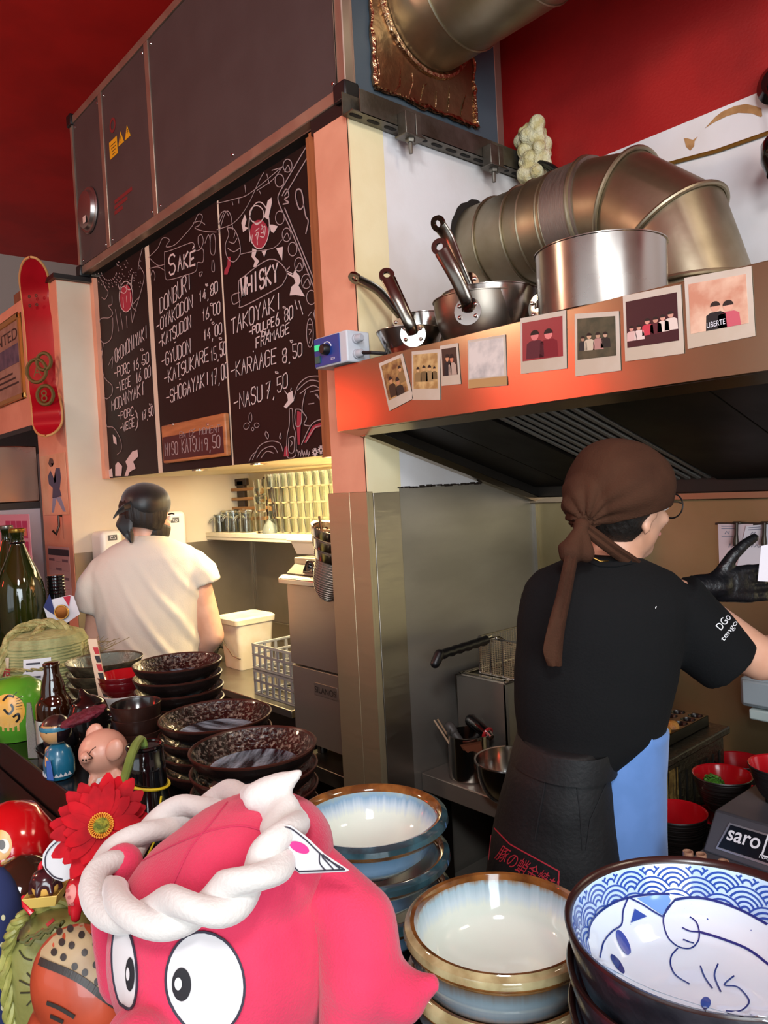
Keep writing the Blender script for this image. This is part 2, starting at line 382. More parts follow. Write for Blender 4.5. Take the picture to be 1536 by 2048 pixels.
# ------------------------------------------------------------------ ducts
def duct_tube(mb, pts, r, seams, n=48):
    mb.tube(pts, r, n)
    for p, ax, rr in seams: mb.torus(p, rr, .006, ax, n, 8)
t = thing('extract_duct', 'wide spiral duct leaving the unit end wall at the top, foil-sealed', 'duct', (XS, 1.76, 3.09))
b = MB(); b.cyl((XS+.004, 1.76, 3.09), (XS+2.6, 1.76, 3.09), .18, n=64)
obj('duct_pipe', b, GALV, t)
for k in range(7): obj('duct_seam', MB().torus((XS+.16+.27*k, 1.76, 3.09), .181, .004, (1, .0, .0), 48, 6), GALV, t)
b = MB(); bb = MB()
for k in range(7):
    y = 1.54+.06*k+jit(.01); z = 2.80+jit(.006); bb.tube([(XS+.007, y, z), (XS+.009, y+.012+jit(.01), z+.03+jit(.02)), (XS+.007, y+.02+jit(.02), z+.07+jit(.02))], [.002, .003, .001], 5)
FOIL = mat('foil_tape', '9A5A40', .28, .9, col2='A88A66', scale=3, lo=.35, hi=.6, bump=.9, bscale=11)
b.b2((XS, 1.522, 2.79), (XS+.006, 1.968, 3.33))
obj('sealing_plate', b, FOIL, t, bevel=.002)
for a, c in (((1.525, 2.79), (1.965, 2.79)), ((1.525, 2.79), (1.525, 3.33)), ((1.968, 2.79), (1.968, 3.33))):
    n = 26; pts = []
    for k in range(n+1):
        f = k/n; pts.append((XS+.008+jit(.002), a[0]+(c[0]-a[0])*f+jit(.004), a[1]+(c[1]-a[1])*f+jit(.004)))
    bb.tube(pts, [.008+jit(.003) for _ in pts], 6)
bb.torus((XS+.008, 1.76, 3.09), .19, .012, (1, 0, 0), 40, 8)
obj('foil_crease', bb, mat('foil_bright', 'B09070', .2, 1, bump=.8, bscale=50), t)
# lower duct: out of the wall, elbow, down into the hood
t = thing('hood_duct', 'galvanised hood duct bending down behind the big saucepan', 'duct', (-.97, 1.985, 1.967))
cy, cz, r = 1.985, 2.385, .15
b = MB(); b.cyl((XS-.05, cy, cz), (-1.36, cy, cz), r, n=56)
b.cyl((-1.43, cy, cz), (-1.25, cy, cz), r+.004, n=56)
obj('straight_pipe', b, GALV, t)
for x in (-1.60, -1.49, -1.36, -1.43, -1.345): obj('pipe_seam', MB().torus((x, cy, cz), r+.003, .004, (1, 0, 0), 48, 6), GALV, t)
TAPE = mat('tape_wrap', '8D7F76', .42, .9, rough2=.6, scale=20, stretch=(8, 1, 1), bump=.3, bscale=20, bstretch=(30, 1, 1))
obj('tape_wrap', MB().cyl((-1.345, cy, cz), (-1.235, cy, cz), r+.006, n=56), TAPE, t)
Re = .28; ex, ez = -.97-Re, cz-Re
angs = [0, 30, 60, 90]
cen = [V((ex+Re*sin(radians(a)), cy, ez+Re*cos(radians(a)))) for a in angs]
b = MB()
def ering(a, rr=r):
    c_ = V((ex+Re*sin(radians(a)), cy, ez+Re*cos(radians(a)))); n_ = V((sin(radians(a)), 0, cos(radians(a))))
    return [c_+n_*(rr*cos(q))+V((0, 1, 0))*(rr*sin(q)) for q in [2*pi*k/56 for k in range(56)]]
b.loft([ering(a) for a in (0, 22, 56, 90)], True, False)
obj('elbow', b, GALV, t, smooth=20)
for a in (0, 22, 56, 90):
    c_ = V((ex+Re*sin(radians(a)), cy, ez+Re*cos(radians(a)))); obj('elbow_bead', MB().torus(c_, r+.006, .007, (cos(radians(a)), 0, -sin(radians(a))), 48, 8), GALV, t)
b = MB().cyl((-.97, cy, ez+.01), (-.97, cy, 1.80), r-.006, n=56)
obj('drop_pipe', b, GALV, t)
# ragged hole in the wall around the duct
b = MB(); P = []
for k in range(40):
    q = 2*pi*k/40; rr = r+.004+abs(jit(.008))+(.012 if 1.6 < q < 3.0 else 0); P.append((rr*cos(q), rr*sin(q)))
b.prism(P, (XS+.002, cy, cz), (0, 1, 0), (0, 0, 1), .001)
tag(obj('wall_hole', b, mat('hole_dark', '1C140E', .9), None), kind='structure'); bpy.data.objects['wall_hole'].name = 'trim_12'
# ------------------------------------------------------------------ strut rail under the unit
STRUT = mat('greasy_zinc', '77736B', .45, .9, col2='5A5348', scale=9, bump=.1, bscale=60)
t = thing('strut_rail', 'slotted greasy steel channel rail clamped under the ventilation unit', 'rail', (XS+.02, 1.40, 2.68))
ya, yb_ = 1.395, 2.19; xa, xb = XS+.006, XS+.052; za, zb = 2.668, 2.735
b = MB(); b.b2((xa, ya, za), (xb, yb_, za+.003)).b2((xb-.003, ya+.03, za), (xb, yb_, zb)).b2((xa, ya, za), (xa+.003, yb_, zb))
obj('channel', b, STRUT, t)
b = MB()
for k in range(12):
    y = ya+.03+k*.065; b.prism([(.011*cos(q)+(.012 if cos(q) > 0 else -.012), .007*sin(q)) for q in [2*pi*j/16+.01 for j in range(16)]], (XS+.03, y, za-.0006), (0, 1, 0), (1, 0, 0), .0008)
obj('slot', b, mat('slot_dark', '15110D', .9), t)
for y in (1.60, 1.975):
    c_ = obj('clamp', MB().b2((xb, y-.035, za-.03), (xb+.035, y+.005, za+.035)).b2((xb-.01, y-.04, za-.034), (xb+.04, y+.04, za-.028)).b2((xb+.004, y+.012, za-.03), (xb+.03, y+.035, za+.04)), STRUT, t, bevel=.002)
    obj('bolt', MB().cyl((xb+.014, y, za-.028), (xb+.014, y, za-.075), .006, n=10).lathe([(0, -.044), (.013, -.044), (.015, -.04), (.015, -.034), (0, -.034)], 6, (xb+.014, y, za)), STRUT, c_)
# expanding foam lump and the black cables behind the rail
b = MB()
for k in range(46): b.ell((XS+.055+random.random()*.09, 2.145+jit(.03), 2.63+random.random()*.17), .014+random.random()*.016, n=8, m=6)
b.b2((XS+.06, 2.12, 2.62), (XS+.13, 2.19, 2.80))
tag(obj('foam_lump', blob(b, .004, 4), mat('expanding_foam', 'E4DAB4', .85, col2='C9B880', scale=30, bump=.8, bscale=110)), 'lump of yellowish expanding foam at the end of the strut rail', 'foam')
for k in range(3):
    d = .02*k; P = [U(1055+d*300, 325, Y=2.15-.01*k), U(1085+d*400, 322, Y=2.13-.01*k), U(1108+d*380, 350, Y=2.12-.01*k), U(1112+d*300, 385, Y=2.12)]
    Q = [P[0].lerp(P[1], f)*(1-f)+P[1].lerp(P[2], f)*f for f in [j/8 for j in range(9)]]+[P[2], P[3]]
    tag(obj('cable', MB().tube(Q, .008, 8), BLACK), 'black cable looping over the hood duct, '+('nearest the rail', 'middle one of three', 'outermost loop')[k], 'cable', 'black cables behind the rail')
# thin cable clipped along the white band, stains of peeled paint, black lamp at the frame edge
a, c_ = U(1320, 332, Y=YB-.006), U(1560, 262, Y=YB-.006)
tag(obj('wire', MB().tube([a, a.lerp(c_, .5)+V((0, 0, -.004)), c_+V((.3, 0, 0))], .006, 8), mat('brass_wire', '8A6224', .45, .6)), 'thin brown pipe running along the white band under the red wall', 'pipe')
STAIN = mat('bare_plaster', 'B98A58', .8, col2='A57748', scale=30)
def wallpoly(zp, Y=YB-.0012):
    pts = [U(1300+x*.15365, 100+y*.1536, Y=Y) for x, y in zp]
    return MB().add(pts, [tuple(range(len(pts)))])
struct('trim_13', wallpoly([(712, 1022), (850, 870), (940, 800), (1100, 730), (1250, 702), (1370, 730), (1450, 762), (1462, 862), (1440, 872), (1330, 825), (1150, 818), (1000, 860), (820, 950)]), STAIN, smooth=0)
struct('trim_14', wallpoly([(442, 1150), (480, 1148), (560, 1170), (622, 1125), (580, 1190), (575, 1250), (525, 1310), (470, 1260)]), STAIN, smooth=0)
t = thing('wall_lamp', 'black wall lamp cut off by the right edge above the hood', 'lamp', U(1556, 165, Y=YB-.03))
p = U(1556, 165, Y=YB-.03); obj('base', MB().lathe([(0, .0), (.055, 0), (.055, .03), (.035, .05), (0, .05)], 32, p+V((0, .03, 0)), V((0, -1, 0))), BLACKG, t)
q = U(1562, 300, Y=YB-.12); obj('shade', MB().lathe([(.05, -.05), (.052, -.01), (.04, .03), (.012, .055), (0, .055)], 32, q+V((0, 0, 0)), V((-.3, 0, 1)).normalized()), BLACKG, t)
obj('arm', MB().tube([p, p+V((0, -.06, -.03)), q+V((0, 0, .05))], .008, 10), BLACKG, t)
# ------------------------------------------------------------------ extractor hood
t = thing('extractor_hood', 'stainless extractor hood with slanted dark underside and polaroids on its front', 'hood', (-.2, 1.36, 1.783))
hx0, hx1, hy = -1.735, 1.2, 1.36
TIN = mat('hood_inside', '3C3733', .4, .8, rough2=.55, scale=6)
b = MB(); b.b2((hx0, hy, 1.783), (hx1, hy+.004, 1.967)).b2((hx0, hy, 1.963), (hx1, YB-.01, 1.967))
obj('fascia', b, HOODM, t, bevel=.002)
slope = (1.53-1.765)/(2.19-1.405)
pl = lambda y, off=0: 1.765+slope*(y-1.405)+off
b = MB()   # bottom lip and the left side rim
b.add([(hx0, hy, 1.783), (hx1, hy, 1.783), (hx1, 1.405, 1.765), (hx0+.045, 1.405, 1.765)], [(0, 1, 2, 3)])
b.add([(hx0, hy, 1.783), (hx0+.045, 1.405, 1.765), (hx0+.045, 2.19, 1.53), (hx0+.045, 2.19, 1.555), (hx0+.045, 1.42, 1.79)], [(0, 1, 2, 3, 4)])
b.loft([[(XS+.001, 1.40, pl(1.4)), (XS+.03, 1.40, pl(1.4)), (XS+.03, 1.40, pl(1.4, .022)), (XS+.001, 1.40, pl(1.4, .022))], [(XS+.001, 2.19, pl(2.19)), (XS+.03, 2.19, pl(2.19)), (XS+.03, 2.19, pl(2.19, .022)), (XS+.001, 2.19, pl(2.19, .022))]])
obj('lip', b, HOODM, t)
obj('rear_gutter', MB().b2((XS+.001, 2.165, 1.53), (hx1, 2.19, 1.553)), mat('gutter_steel', 'B9A58F', .25, 1), t, bevel=.003)
b = MB(); b.add([(XS+.03, 1.40, 1.79), (XS+.03, 2.19, 1.55), (XS+.03, 2.19, 1.75), (XS+.03, 1.40, 1.95)], [(0, 1, 2, 3)])
b.add([(XS+.03, 1.366, 1.78), (hx1, 1.366, 1.78), (hx1, 1.366, 1.95), (XS+.03, 1.366, 1.95)], [(0, 1, 2, 3)])
b.add([(XS+.03, 2.185, 1.55), (hx1, 2.185, 1.55), (hx1, 2.185, 1.75), (XS+.03, 2.185, 1.75)], [(0, 1, 2, 3)])
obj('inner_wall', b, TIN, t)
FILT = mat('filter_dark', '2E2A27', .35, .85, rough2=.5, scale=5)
def slab(xa_, xb_, off, th, mat_, name, y0_=1.41, y1_=2.165):
    return obj(name, MB().loft([[(xa_, y0_, pl(y0_, off)), (xb_, y0_, pl(y0_, off)), (xb_, y0_, pl(y0_, off+th)), (xa_, y0_, pl(y0_, off+th))], [(xa_, y1_, pl(y1_, off)), (xb_, y1_, pl(y1_, off)), (xb_, y1_, pl(y1_, off+th)), (xa_, y1_, pl(y1_, off+th))]]), mat_, t, bevel=.001)
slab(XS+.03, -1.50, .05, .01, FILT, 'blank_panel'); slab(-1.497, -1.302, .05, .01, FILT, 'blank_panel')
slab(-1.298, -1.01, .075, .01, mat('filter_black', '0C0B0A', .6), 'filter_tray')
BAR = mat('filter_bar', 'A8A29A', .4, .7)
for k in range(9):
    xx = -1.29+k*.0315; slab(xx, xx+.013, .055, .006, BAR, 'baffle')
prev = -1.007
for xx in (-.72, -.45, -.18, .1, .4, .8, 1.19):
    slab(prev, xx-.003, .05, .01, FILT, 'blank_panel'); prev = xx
# ------------------------------------------------------------------ chalkboards
BOARD = mat('chalkboard', '1A0A0B', .5, col2='160808', scale=3, spec=.25)
CHALK = mat('chalk', 'D8C4C0', .8); CHALKD = mat('chalk_worn', 'A89290', .85); CHALKR = mat('red_chalk', 'A02A3C', .8)
BY = 1.470
def C3(zx, zy, Y=BY): return U(180+zx*.33854, 280+zy*.33854, Y=Y)
GL = dict(A="002640 1333", B="0006364544330333 3342413000", C="4536160501103041", D="00062645412000", E="46060040 0333", F="460600 0333",
 G="45361605011030414323", H="0600 4640 0343", I="2620", K="0600 460340", L="060040", M="0006234640", N="00064046", O="160501103041453616",
 P="00063645443303", R="00063645443303 2340", S="453616050413334241301001", T="0646 2620", U="060110304146", V="062046", W="0610233046", Y="062346 2320", Z="06460040")
GL.update({'0': "160501103041453616", '1': "142620", '4': "360242 3430", '5': "460603334241301001", '6': "3614020110304142331302", '7': "064610 1333",
 '8': "1605041333424130100102133344453616", '9': "44331304051636454430", ',': "2110", '.': "2021", '-': "0343", 'e': "0343335150301103041"[:18], 'É': "46060040 0333 2738",
 'Ô': "160501103041453616 1838", 'Û': "060110304146 1838", '}': "06252433222100", 'd': "4640100123 33", 'a': "4310010213304044", 'i': "2420 2627", 'k': "0600 340230", 's': "3414032330201 0".replace(' ', '0')[:14],
 'h': "0600 03143430", 'y': "0422 4410", 'é': "0242341403011040 2738", 'n': "0004 0314343 0".replace(' ', '')[:12]})
def glyph_strokes(ch):
    out = []
    for st in GL.get(ch, '').split():
        P = [(int(st[i]), int(st[i+1])) for i in range(0, len(st)-1, 2)]
        if len(P) > 1: out.append(P)
    return out
def chalk_line(mb, s, a, b_, h, wd=.006, Y=BY):
    """write s between two crop points with letters h crop-pixels tall"""
    a3, b3 = C3(*a, Y=Y), C3(*b_, Y=Y); ex = (b3-a3)/len(s); hh = (C3(a[0], a[1]-h, Y=Y)-a3).length
    for i, ch in enumerate(s):
        o = a3+ex*i; k = hh*random.uniform(.92, 1.08)
        for P in glyph_strokes(ch):
            pts = [o+ex*(x*.19+jit(.02))+V((0, 0, 1))*((y-(1.7 if ch in ',.' else 0))/6*k+jit(.0022))+ex*(.02*y) for x, y in P]
            mb.ribbon(pts, V((0, -1, 0)), wd*random.uniform(.85, 1.15), .0008)
def chalk_poly(mb, pts, wd=.004, smooth=True, Y=BY):
    P = [C3(*p, Y=Y) for p in pts]
    if smooth and len(P) > 2:
        Q = []
        for i in range(len(P)-1):
            p0, p1, p2, p3 = P[max(i-1, 0)], P[i], P[i+1], P[min(i+2, len(P)-1)]
            for j in range(5):
                f = j/5; Q.append(.5*((2*p1)+(p2-p0)*f+(2*p0-5*p1+4*p2-p3)*f*f+(3*p1-p0-3*p2+p3)*f**3))
        P = Q+[P[-1]]
    mb.ribbon(P, V((0, -1, 0)), wd, .0007)
def chalk_fill(mb, pts, Y=BY):
    P = [C3(*p, Y=Y) for p in pts]; n = len(P); mb.add(P+[p+V((0, -.0005, 0)) for p in P], [tuple(range(n)), tuple(range(2*n-1, n-1, -1))]+[(i, (i+1) % n, n+(i+1) % n, n+i) for i in range(n)])
def ell(cx, cy, rx, ry, n=14, rot=0, a0=0, a1=2*pi): return [(cx+rx*cos(a0+(a1-a0)*k/n)*cos(rot)-ry*sin(a0+(a1-a0)*k/n)*sin(rot), cy+rx*cos(a0+(a1-a0)*k/n)*sin(rot)+ry*sin(a0+(a1-a0)*k/n)*cos(rot)) for k in range(n+1)]
def board(label, xa, xb):
    b = MB().b2((xa, BY+.002, 1.727), (xb, 1.4875, 2.712))
    return tag(obj('chalkboard', b, BOARD, None, bevel=.001), label, 'chalkboard', 'menu chalkboards above the washing-up niche')
xs = [XL+.047, C3(318, 640).x, C3(345, 640).x, C3(748, 380).x-.002, C3(756, 380).x, -1.937]
b1 = board('left narrow chalkboard listing okonomiyaki under a drawing of a face with hair', xs[0], xs[1])
b2 = board('middle chalkboard headed saké listing donburi dishes and prices', xs[2], xs[3])
b3 = board('right chalkboard headed whisky listing takoyaki, karaage and nasu', xs[4], xs[5])
struct('trim_15', MB().b2((xs[1], BY+.004, 1.727), (xs[2], 1.4875, 2.712)), OFFW)
struct('trim_16', MB().b2((xs[3], BY+.003, 1.727), (xs[4], 1.4875, 2.712)), OFFW)
def writing(parent, lines, wd=.0055, name='chalk_writing', Y=BY, m=CHALK):
    for s, a, b_, h in lines:
        mb = MB(); chalk_line(mb, s, a, b_, h, wd*.78, Y)
        obj(name, mb, m, parent, smooth=0, fix=False)
def art(parent, name, polys, wd=.004, m=CHALKD, fills=()):
    mb = MB()
    for p in polys: chalk_poly(mb, p, wd*.72)
    if mb.v: obj(name, mb, m, parent, smooth=0, fix=False)
    for f in fills: mb = MB(); chalk_fill(mb, f); obj(name, mb, m, parent, smooth=0, fix=False)
writing(b1, [('OKONOMIYAKI', (150, 1318), (345, 1165), 75), ('-PORC', (145, 1408), (240, 1370), 58), ('16,50', (255, 1365), (352, 1312), 62), ('-VEGE', (158, 1492), (245, 1450), 55), ('16,00', (272, 1440), (362, 1395), 60),
 ('MODANYAKI', (130, 1605), (328, 1495), 62), ('-PORC', (165, 1655), (262, 1625), 45), ('-VEGE', (178, 1728), (268, 1690), 48), ('}', (270, 1715), (300, 1705), 110), ('17,50', (308, 1655), (378, 1622), 48)])
writing(b2, [('DONBURI', (415, 1028), (606, 870), 92), ('14,80', (645, 960), (760, 895), 62), ('-OYAKODON', (395, 1140), (612, 985), 72), ('16,00', (665, 1068), (775, 1020), 66), ('-KATSUDON', (408, 1230), (602, 1105), 66), ('14,00', (672, 1190), (785, 1140), 66),
 ('-GYÛDON', (425, 1345), (600, 1255), 74), ('-KATSUKARE', (440, 1448), (708, 1300), 74), ('15,50', (715, 1310), (808, 1262), 78), ('-SHÔGAYAKI', (452, 1562), (712, 1440), 76), ('17,00', (716, 1455), (820, 1395), 84)])
writing(b3, [('TAKOYAKI', (835, 1155), (1140, 985), 92), ('-POULPE', (940, 1158), (1095, 1098), 52), ('6,80', (1098, 1098), (1205, 1050), 78), ('OU', (1015, 1165), (1062, 1150), 30), ('.FRAMAGE', (955, 1245), (1185, 1135), 58), ('-KARAAGE', (832, 1412), (1110, 1315), 88),
 ('8,50', (1140, 1318), (1260, 1270), 82), ('-NASU', (852, 1605), (1025, 1535), 90), ('7,50', (1042, 1530), (1175, 1455), 88)])
for p, q in ((b1, [(298, 1248), (305, 1332), (350, 1575)]), (b2, [(682, 868), (710, 982), (718, 1092), (762, 1182)]), (b3, [(1140, 1000), (1182, 1198), (1095, 1385)])):
    writing(p, [('e', (x, y), (x+18, y-6), 24) for x, y in q], .003, 'euro_mark')
# saké and whisky lettering: fat chalk letters inside bottle outlines
writing(b2, [('S', (468, 800), (515, 780), 120), ('AK', (520, 780), (590, 745), 92), ('É', (592, 748), (632, 732), 82)], .011, 'saké_lettering', m=CHALK)
art(b2, 'saké_bottle_drawing', [[(440, 660), (470, 655), (560, 620), (610, 608), (625, 655), (668, 645), (668, 720), (635, 725), (625, 775), (560, 800), (470, 825), (445, 805), (440, 660)], [(345, 690), (400, 740), (440, 735)], [(350, 760), (400, 750), (440, 770)], [(360, 800), (372, 770), (385, 800), (380, 830)],
 [(350, 690), (400, 640), (430, 580), (470, 590), (450, 630), (500, 620), (560, 560), (610, 500), (640, 440), (665, 450), (650, 500), (620, 520), (680, 540), (748, 545)], [(610, 490), (650, 480), (680, 500)], [(640, 570), (660, 560), (670, 600), (655, 640), (640, 610), (640, 570)], [(715, 560), (735, 560), (742, 620), (735, 675), (715, 670), (710, 610), (715, 560)], [(680, 610), (700, 560), (712, 600)], [(722, 710), (720, 770), (735, 775), (735, 735), (728, 710)],
 [(645, 785), (665, 780), (652, 808), (645, 785)], [(760, 500), (770, 440), (800, 420), (820, 450)]])
writing(b3, [('WHISKY', (893, 930), (1120, 828), 110)], .011, 'whisky_lettering')
art(b3, 'whisky_bottle_drawing', [[(880, 830), (1060, 705), (1160, 770), (1145, 840), (1100, 880), (900, 985), (885, 965), (878, 900), (880, 830)], [(885, 900), (840, 920), (848, 970), (888, 950)], [(1160, 770), (1180, 750)]], .005)
# daruma with bare legs, bunting, hand, lanterns, roof and dancers (chalk art)
art(b3, 'round_doll_drawing', [ell(1000, 505, 60, 138, 18), ell(985, 440, 42, 52, 14), [(965, 480), (985, 500), (1015, 480)], [(985, 545), (990, 620)], [(1015, 500), (1030, 560)]], .005, CHALK)
art(b3, 'round_doll_fill', [], .004, CHALKR, [ell(1000, 555, 55, 84, 18)[:-1]])
art(b3, 'doll_limb_drawing', [], .004, CHALK, [[(1030, 455), (1050, 360), (1072, 340), (1075, 370), (1052, 470)], [(935, 520), (905, 545), (895, 490), (915, 440), (925, 470), (915, 510)], [(960, 640), (985, 650), (975, 690), (1000, 715), (980, 752), (965, 750), (975, 715), (955, 690)], [(1060, 500), (1080, 500), (1110, 510), (1085, 550), (1070, 540)]])
art(b3, 'round_doll_letter', [[(975, 540), (1000, 520)], [(975, 570), (995, 545), (990, 590)], [(1010, 530), (1035, 510), (1030, 570), (1005, 570)], [(1010, 550), (1030, 545)], [(960, 560), (955, 610)], [(945, 560), (945, 600)]], .004, CHALK)
art(b3, 'roof_drawing', [[(1275, 45), (1120, 310)], [(1310, 60), (1150, 330)], [(1120, 310), (1115, 370), (1200, 560), (1365, 980)], [(1150, 400), (1370, 940)], [(1135, 330), (1160, 290), (1175, 330), (1150, 350), (1175, 370), (1140, 380)], [(1320, 1020), (1360, 1160)]], .006)
art(b3, 'bunting_drawing', [[(750, 375), (850, 350), (945, 315), (1140, 155)], [(985, 300), (1080, 235), (1140, 155)], [(750, 530), (850, 490), (930, 390), (1000, 240), (1030, 190)], [(1045, 200), (1060, 260)], [(1075, 180), (1125, 165)], [(840, 360), (845, 385)], [(880, 350), (880, 375)], [(915, 265), (920, 310)], [(1000, 300), (1010, 320)], [(890, 675), (960, 660), (1080, 640), (1135, 590)]], .0035)
for q_ in [ell(1168, 152, 26, 38), ell(1120, 240, 26, 38), ell(1122, 460, 26, 40), ell(1162, 560, 26, 40), ell(1197, 645, 26, 40), ell(1235, 735, 26, 40), ell(1278, 835, 28, 42), ell(1308, 930, 28, 42), ell(1352, 1020, 26, 42), [(1150, 190), (1170, 150), (1185, 185)], [(1140, 590), (1165, 550), (1180, 590)], [(1215, 770), (1240, 725), (1255, 770)], [(1255, 870), (1285, 820), (1300, 860)]]: art(b3, 'lantern_drawing', [q_], .004)
art(b3, 'snake_drawing', [[(1215, 330), (1222, 295), (1248, 300), (1262, 380), (1240, 410), (1222, 370), (1215, 330)], [(1262, 380), (1275, 450), (1290, 480), (1275, 555)], [(1300, 300), (1325, 290), (1320, 330)], [(1310, 470), (1325, 490), (1300, 510)], [(1310, 590), (1340, 600), (1310, 665)], [(1285, 130), (1300, 200)]], .007)
art(b3, 'demon_drawing', [[(810, 520), (850, 525), (880, 590), (888, 670), (850, 720), (810, 690), (800, 620), (820, 560), (810, 520)], [(760, 560), (800, 430), (830, 440), (845, 530)], [(820, 600), (850, 610), (870, 580)], [(815, 640), (850, 660), (885, 640)], [(790, 430), (760, 500)], [(850, 580), (860, 540)]], .0045)
art(b3, 'tongue_drawing', [], .004, CHALKR, [[(815, 690), (832, 690), (830, 740), (812, 795), (793, 795), (795, 770), (812, 740)]])
art(b3, 'dancer_drawing', [], .004, CHALK, [[(1203, 785), (1212, 765), (1222, 785), (1236, 800), (1245, 835), (1232, 860), (1270, 925), (1215, 915), (1180, 918), (1190, 868), (1215, 845), (1205, 815), (1165, 792), (1172, 785), (1200, 800)], [(1165, 1500), (1195, 1480), (1205, 1540), (1160, 1585), (1145, 1575), (1170, 1540)], [(1100, 640), (1140, 630), (1135, 710)], [(1015, 660), (1045, 650), (1030, 690)]])
art(b3, 'dancer_line', [[(1155, 770), (1195, 790)], [(1210, 945), (1225, 1000)], [(1235, 950), (1258, 1030)], [(1185, 1480), (1190, 1465)], [(1150, 1480), (1170, 1510)]], .004, CHALK)
art(b3, 'woman_profile_drawing', [[(1205, 1530), (1230, 1450), (1290, 1400), (1380, 1400), (1400, 1450)], [(1225, 1480), (1300, 1420), (1390, 1440)], [(1240, 1500), (1320, 1450), (1395, 1500)], [(1300, 1490), (1370, 1480), (1400, 1560)], [(1275, 1480), (1260, 1540), (1255, 1600), (1280, 1640), (1265, 1680), (1300, 1690)], [(1290, 1560), (1325, 1555)], [(1340, 1500), (1390, 1590), (1400, 1640)], [(1330, 1500), (1370, 1560), (1395, 1700)], [(1250, 1800), (1310, 1680), (1380, 1650), (1410, 1680)], [(1275, 1790), (1330, 1700), (1405, 1690)], [(1215, 1590), (1250, 1600), (1245, 1680), (1220, 1690), (1210, 1640), (1215, 1590)]], .0045)
art(b3, 'kimono_fill', [], .004, CHALKR, [[(1262, 1790), (1315, 1690), (1390, 1658), (1408, 1678), (1330, 1705), (1280, 1785)], [(1225, 1600), (1248, 1610), (1240, 1800), (1228, 1800), (1222, 1690)], [(1150, 1820), (1165, 1800), (1175, 1870), (1145, 1870)]])
art(b3, 'sake_bottle_drawing', [[(1178, 1590), (1195, 1590), (1200, 1680), (1215, 1740), (1215, 1860), (1165, 1870), (1165, 1750), (1178, 1680), (1178, 1590)], [(1175, 1760), (1205, 1755), (1205, 1840), (1175, 1840), (1175, 1760)], [(1185, 1775), (1195, 1790), (1185, 1810)]], .004)
art(b3, 'wave_drawing', [[(960, 1890), (1000, 1810), (1060, 1780), (1120, 1790), (1140, 1840)], [(985, 1880), (1020, 1830), (1080, 1810), (1110, 1850)], [(1010, 1880), (1045, 1840), (1085, 1850)], [(940, 1900), (960, 1860), (985, 1840)], [(1040, 1720), (1055, 1740), (1050, 1765), (1035, 1740), (1040, 1720)], [(1125, 1730), (1130, 1760), (1120, 1760), (1125, 1730)]]+[[(1215+q*15, 1870), (1222+q*15, 1830+10*(q % 2)), (1235+q*12, 1860)] for q in range(6)], .004)
fl = []
for cx, cy in ((1330, 1845), (1365, 1830), (1402, 1845)):
    for k in range(10): q = 2*pi*k/10; fl.append([(cx+6*cos(q), cy+8*sin(q)), (cx+17*cos(q), cy+26*sin(q))])
art(b3, 'daisy_drawing', fl, .005, CHALK)
art(b3, 'leaf_drawing', [ell(948, 1640, 9, 28), ell(925, 1690, 16, 20, 12, .5), ell(985, 1685, 14, 14), ell(962, 1708, 7, 10)], .003)
art(b3, 'sign_drawing', [ell(1300, 1140, 20, 85, 16), [(1292, 1090), (1308, 1090)], [(1292, 1120), (1308, 1125), (1295, 1150)], [(1305, 1170), (1295, 1200)], [(1290, 1040), (1310, 1015)]], .004)
art(b1, 'figure_drawing', [[(60, 810), (90, 870), (108, 900), (90, 940), (70, 930)], [(130, 920), (130, 970), (110, 980), (135, 1020), (115, 1050), (60, 1060), (55, 1150), (80, 1200), (120, 1180), (135, 1120), (135, 1050)], [(80, 1200), (70, 1300), (85, 1400), (130, 1450), (130, 1500), (100, 1530), (80, 1510)], [(55, 1060), (50, 1180), (75, 1260)], [(110, 1330), (135, 1280), (130, 1350)], [(95, 1620), (100, 1690), (140, 1700), (180, 1770), (185, 1830), (160, 1860)], [(290, 740), (320, 800), (300, 900), (270, 1000), (250, 1080)], [(310, 640), (290, 720), (285, 770)], [(275, 1010), (250, 980), (290, 930)], [(150, 1000), (170, 1130)], [(180, 1020), (195, 1120)], [(215, 1040), (220, 1110)], [(240, 990), (250, 1080)]], .0045)
dots = []
for q in range(3):
    for k in range(11): a_ = pi*(.05+.09*k); cx, cy = 110, 775; rr = 50+q*20; dots.append([(cx+rr*cos(a_)*.9, cy+rr*sin(a_)), (cx+rr*cos(a_)*.9+5, cy+rr*sin(a_)+7)])
for k in range(46): x, y = random.uniform(150, 300), random.uniform(700, 880); dots.append([(x, y), (x+4, y+3)])
art(b1, 'hair_dot_drawing', dots, .005)
art(b1, 'small_doll_drawing', [], .004, CHALKR, [ell(213, 935, 35, 82, 14)[:-1]])
art(b1, 'small_doll_line', [ell(213, 925, 40, 90, 16), ell(200, 885, 16, 20), ell(232, 865, 16, 20), [(165, 850), (180, 900)], [(250, 795), (245, 850)], [(195, 930), (200, 990)], [(215, 920), (218, 960)], [(238, 900), (240, 960)]], .0045, CHALK)
art(b1, 'fighter_drawing', [], .004, CHALK, [[(210, 1900), (250, 1840), (280, 1830), (285, 1870), (255, 1900), (270, 1940), (235, 1960), (225, 1985), (205, 1985), (222, 1930)], [(110, 1950), (130, 1940), (135, 1990), (110, 1990)], [(150, 1920), (165, 1900), (190, 1925), (185, 1985), (150, 1985)], [(135, 1740), (155, 1760), (158, 1800), (140, 1790)]])
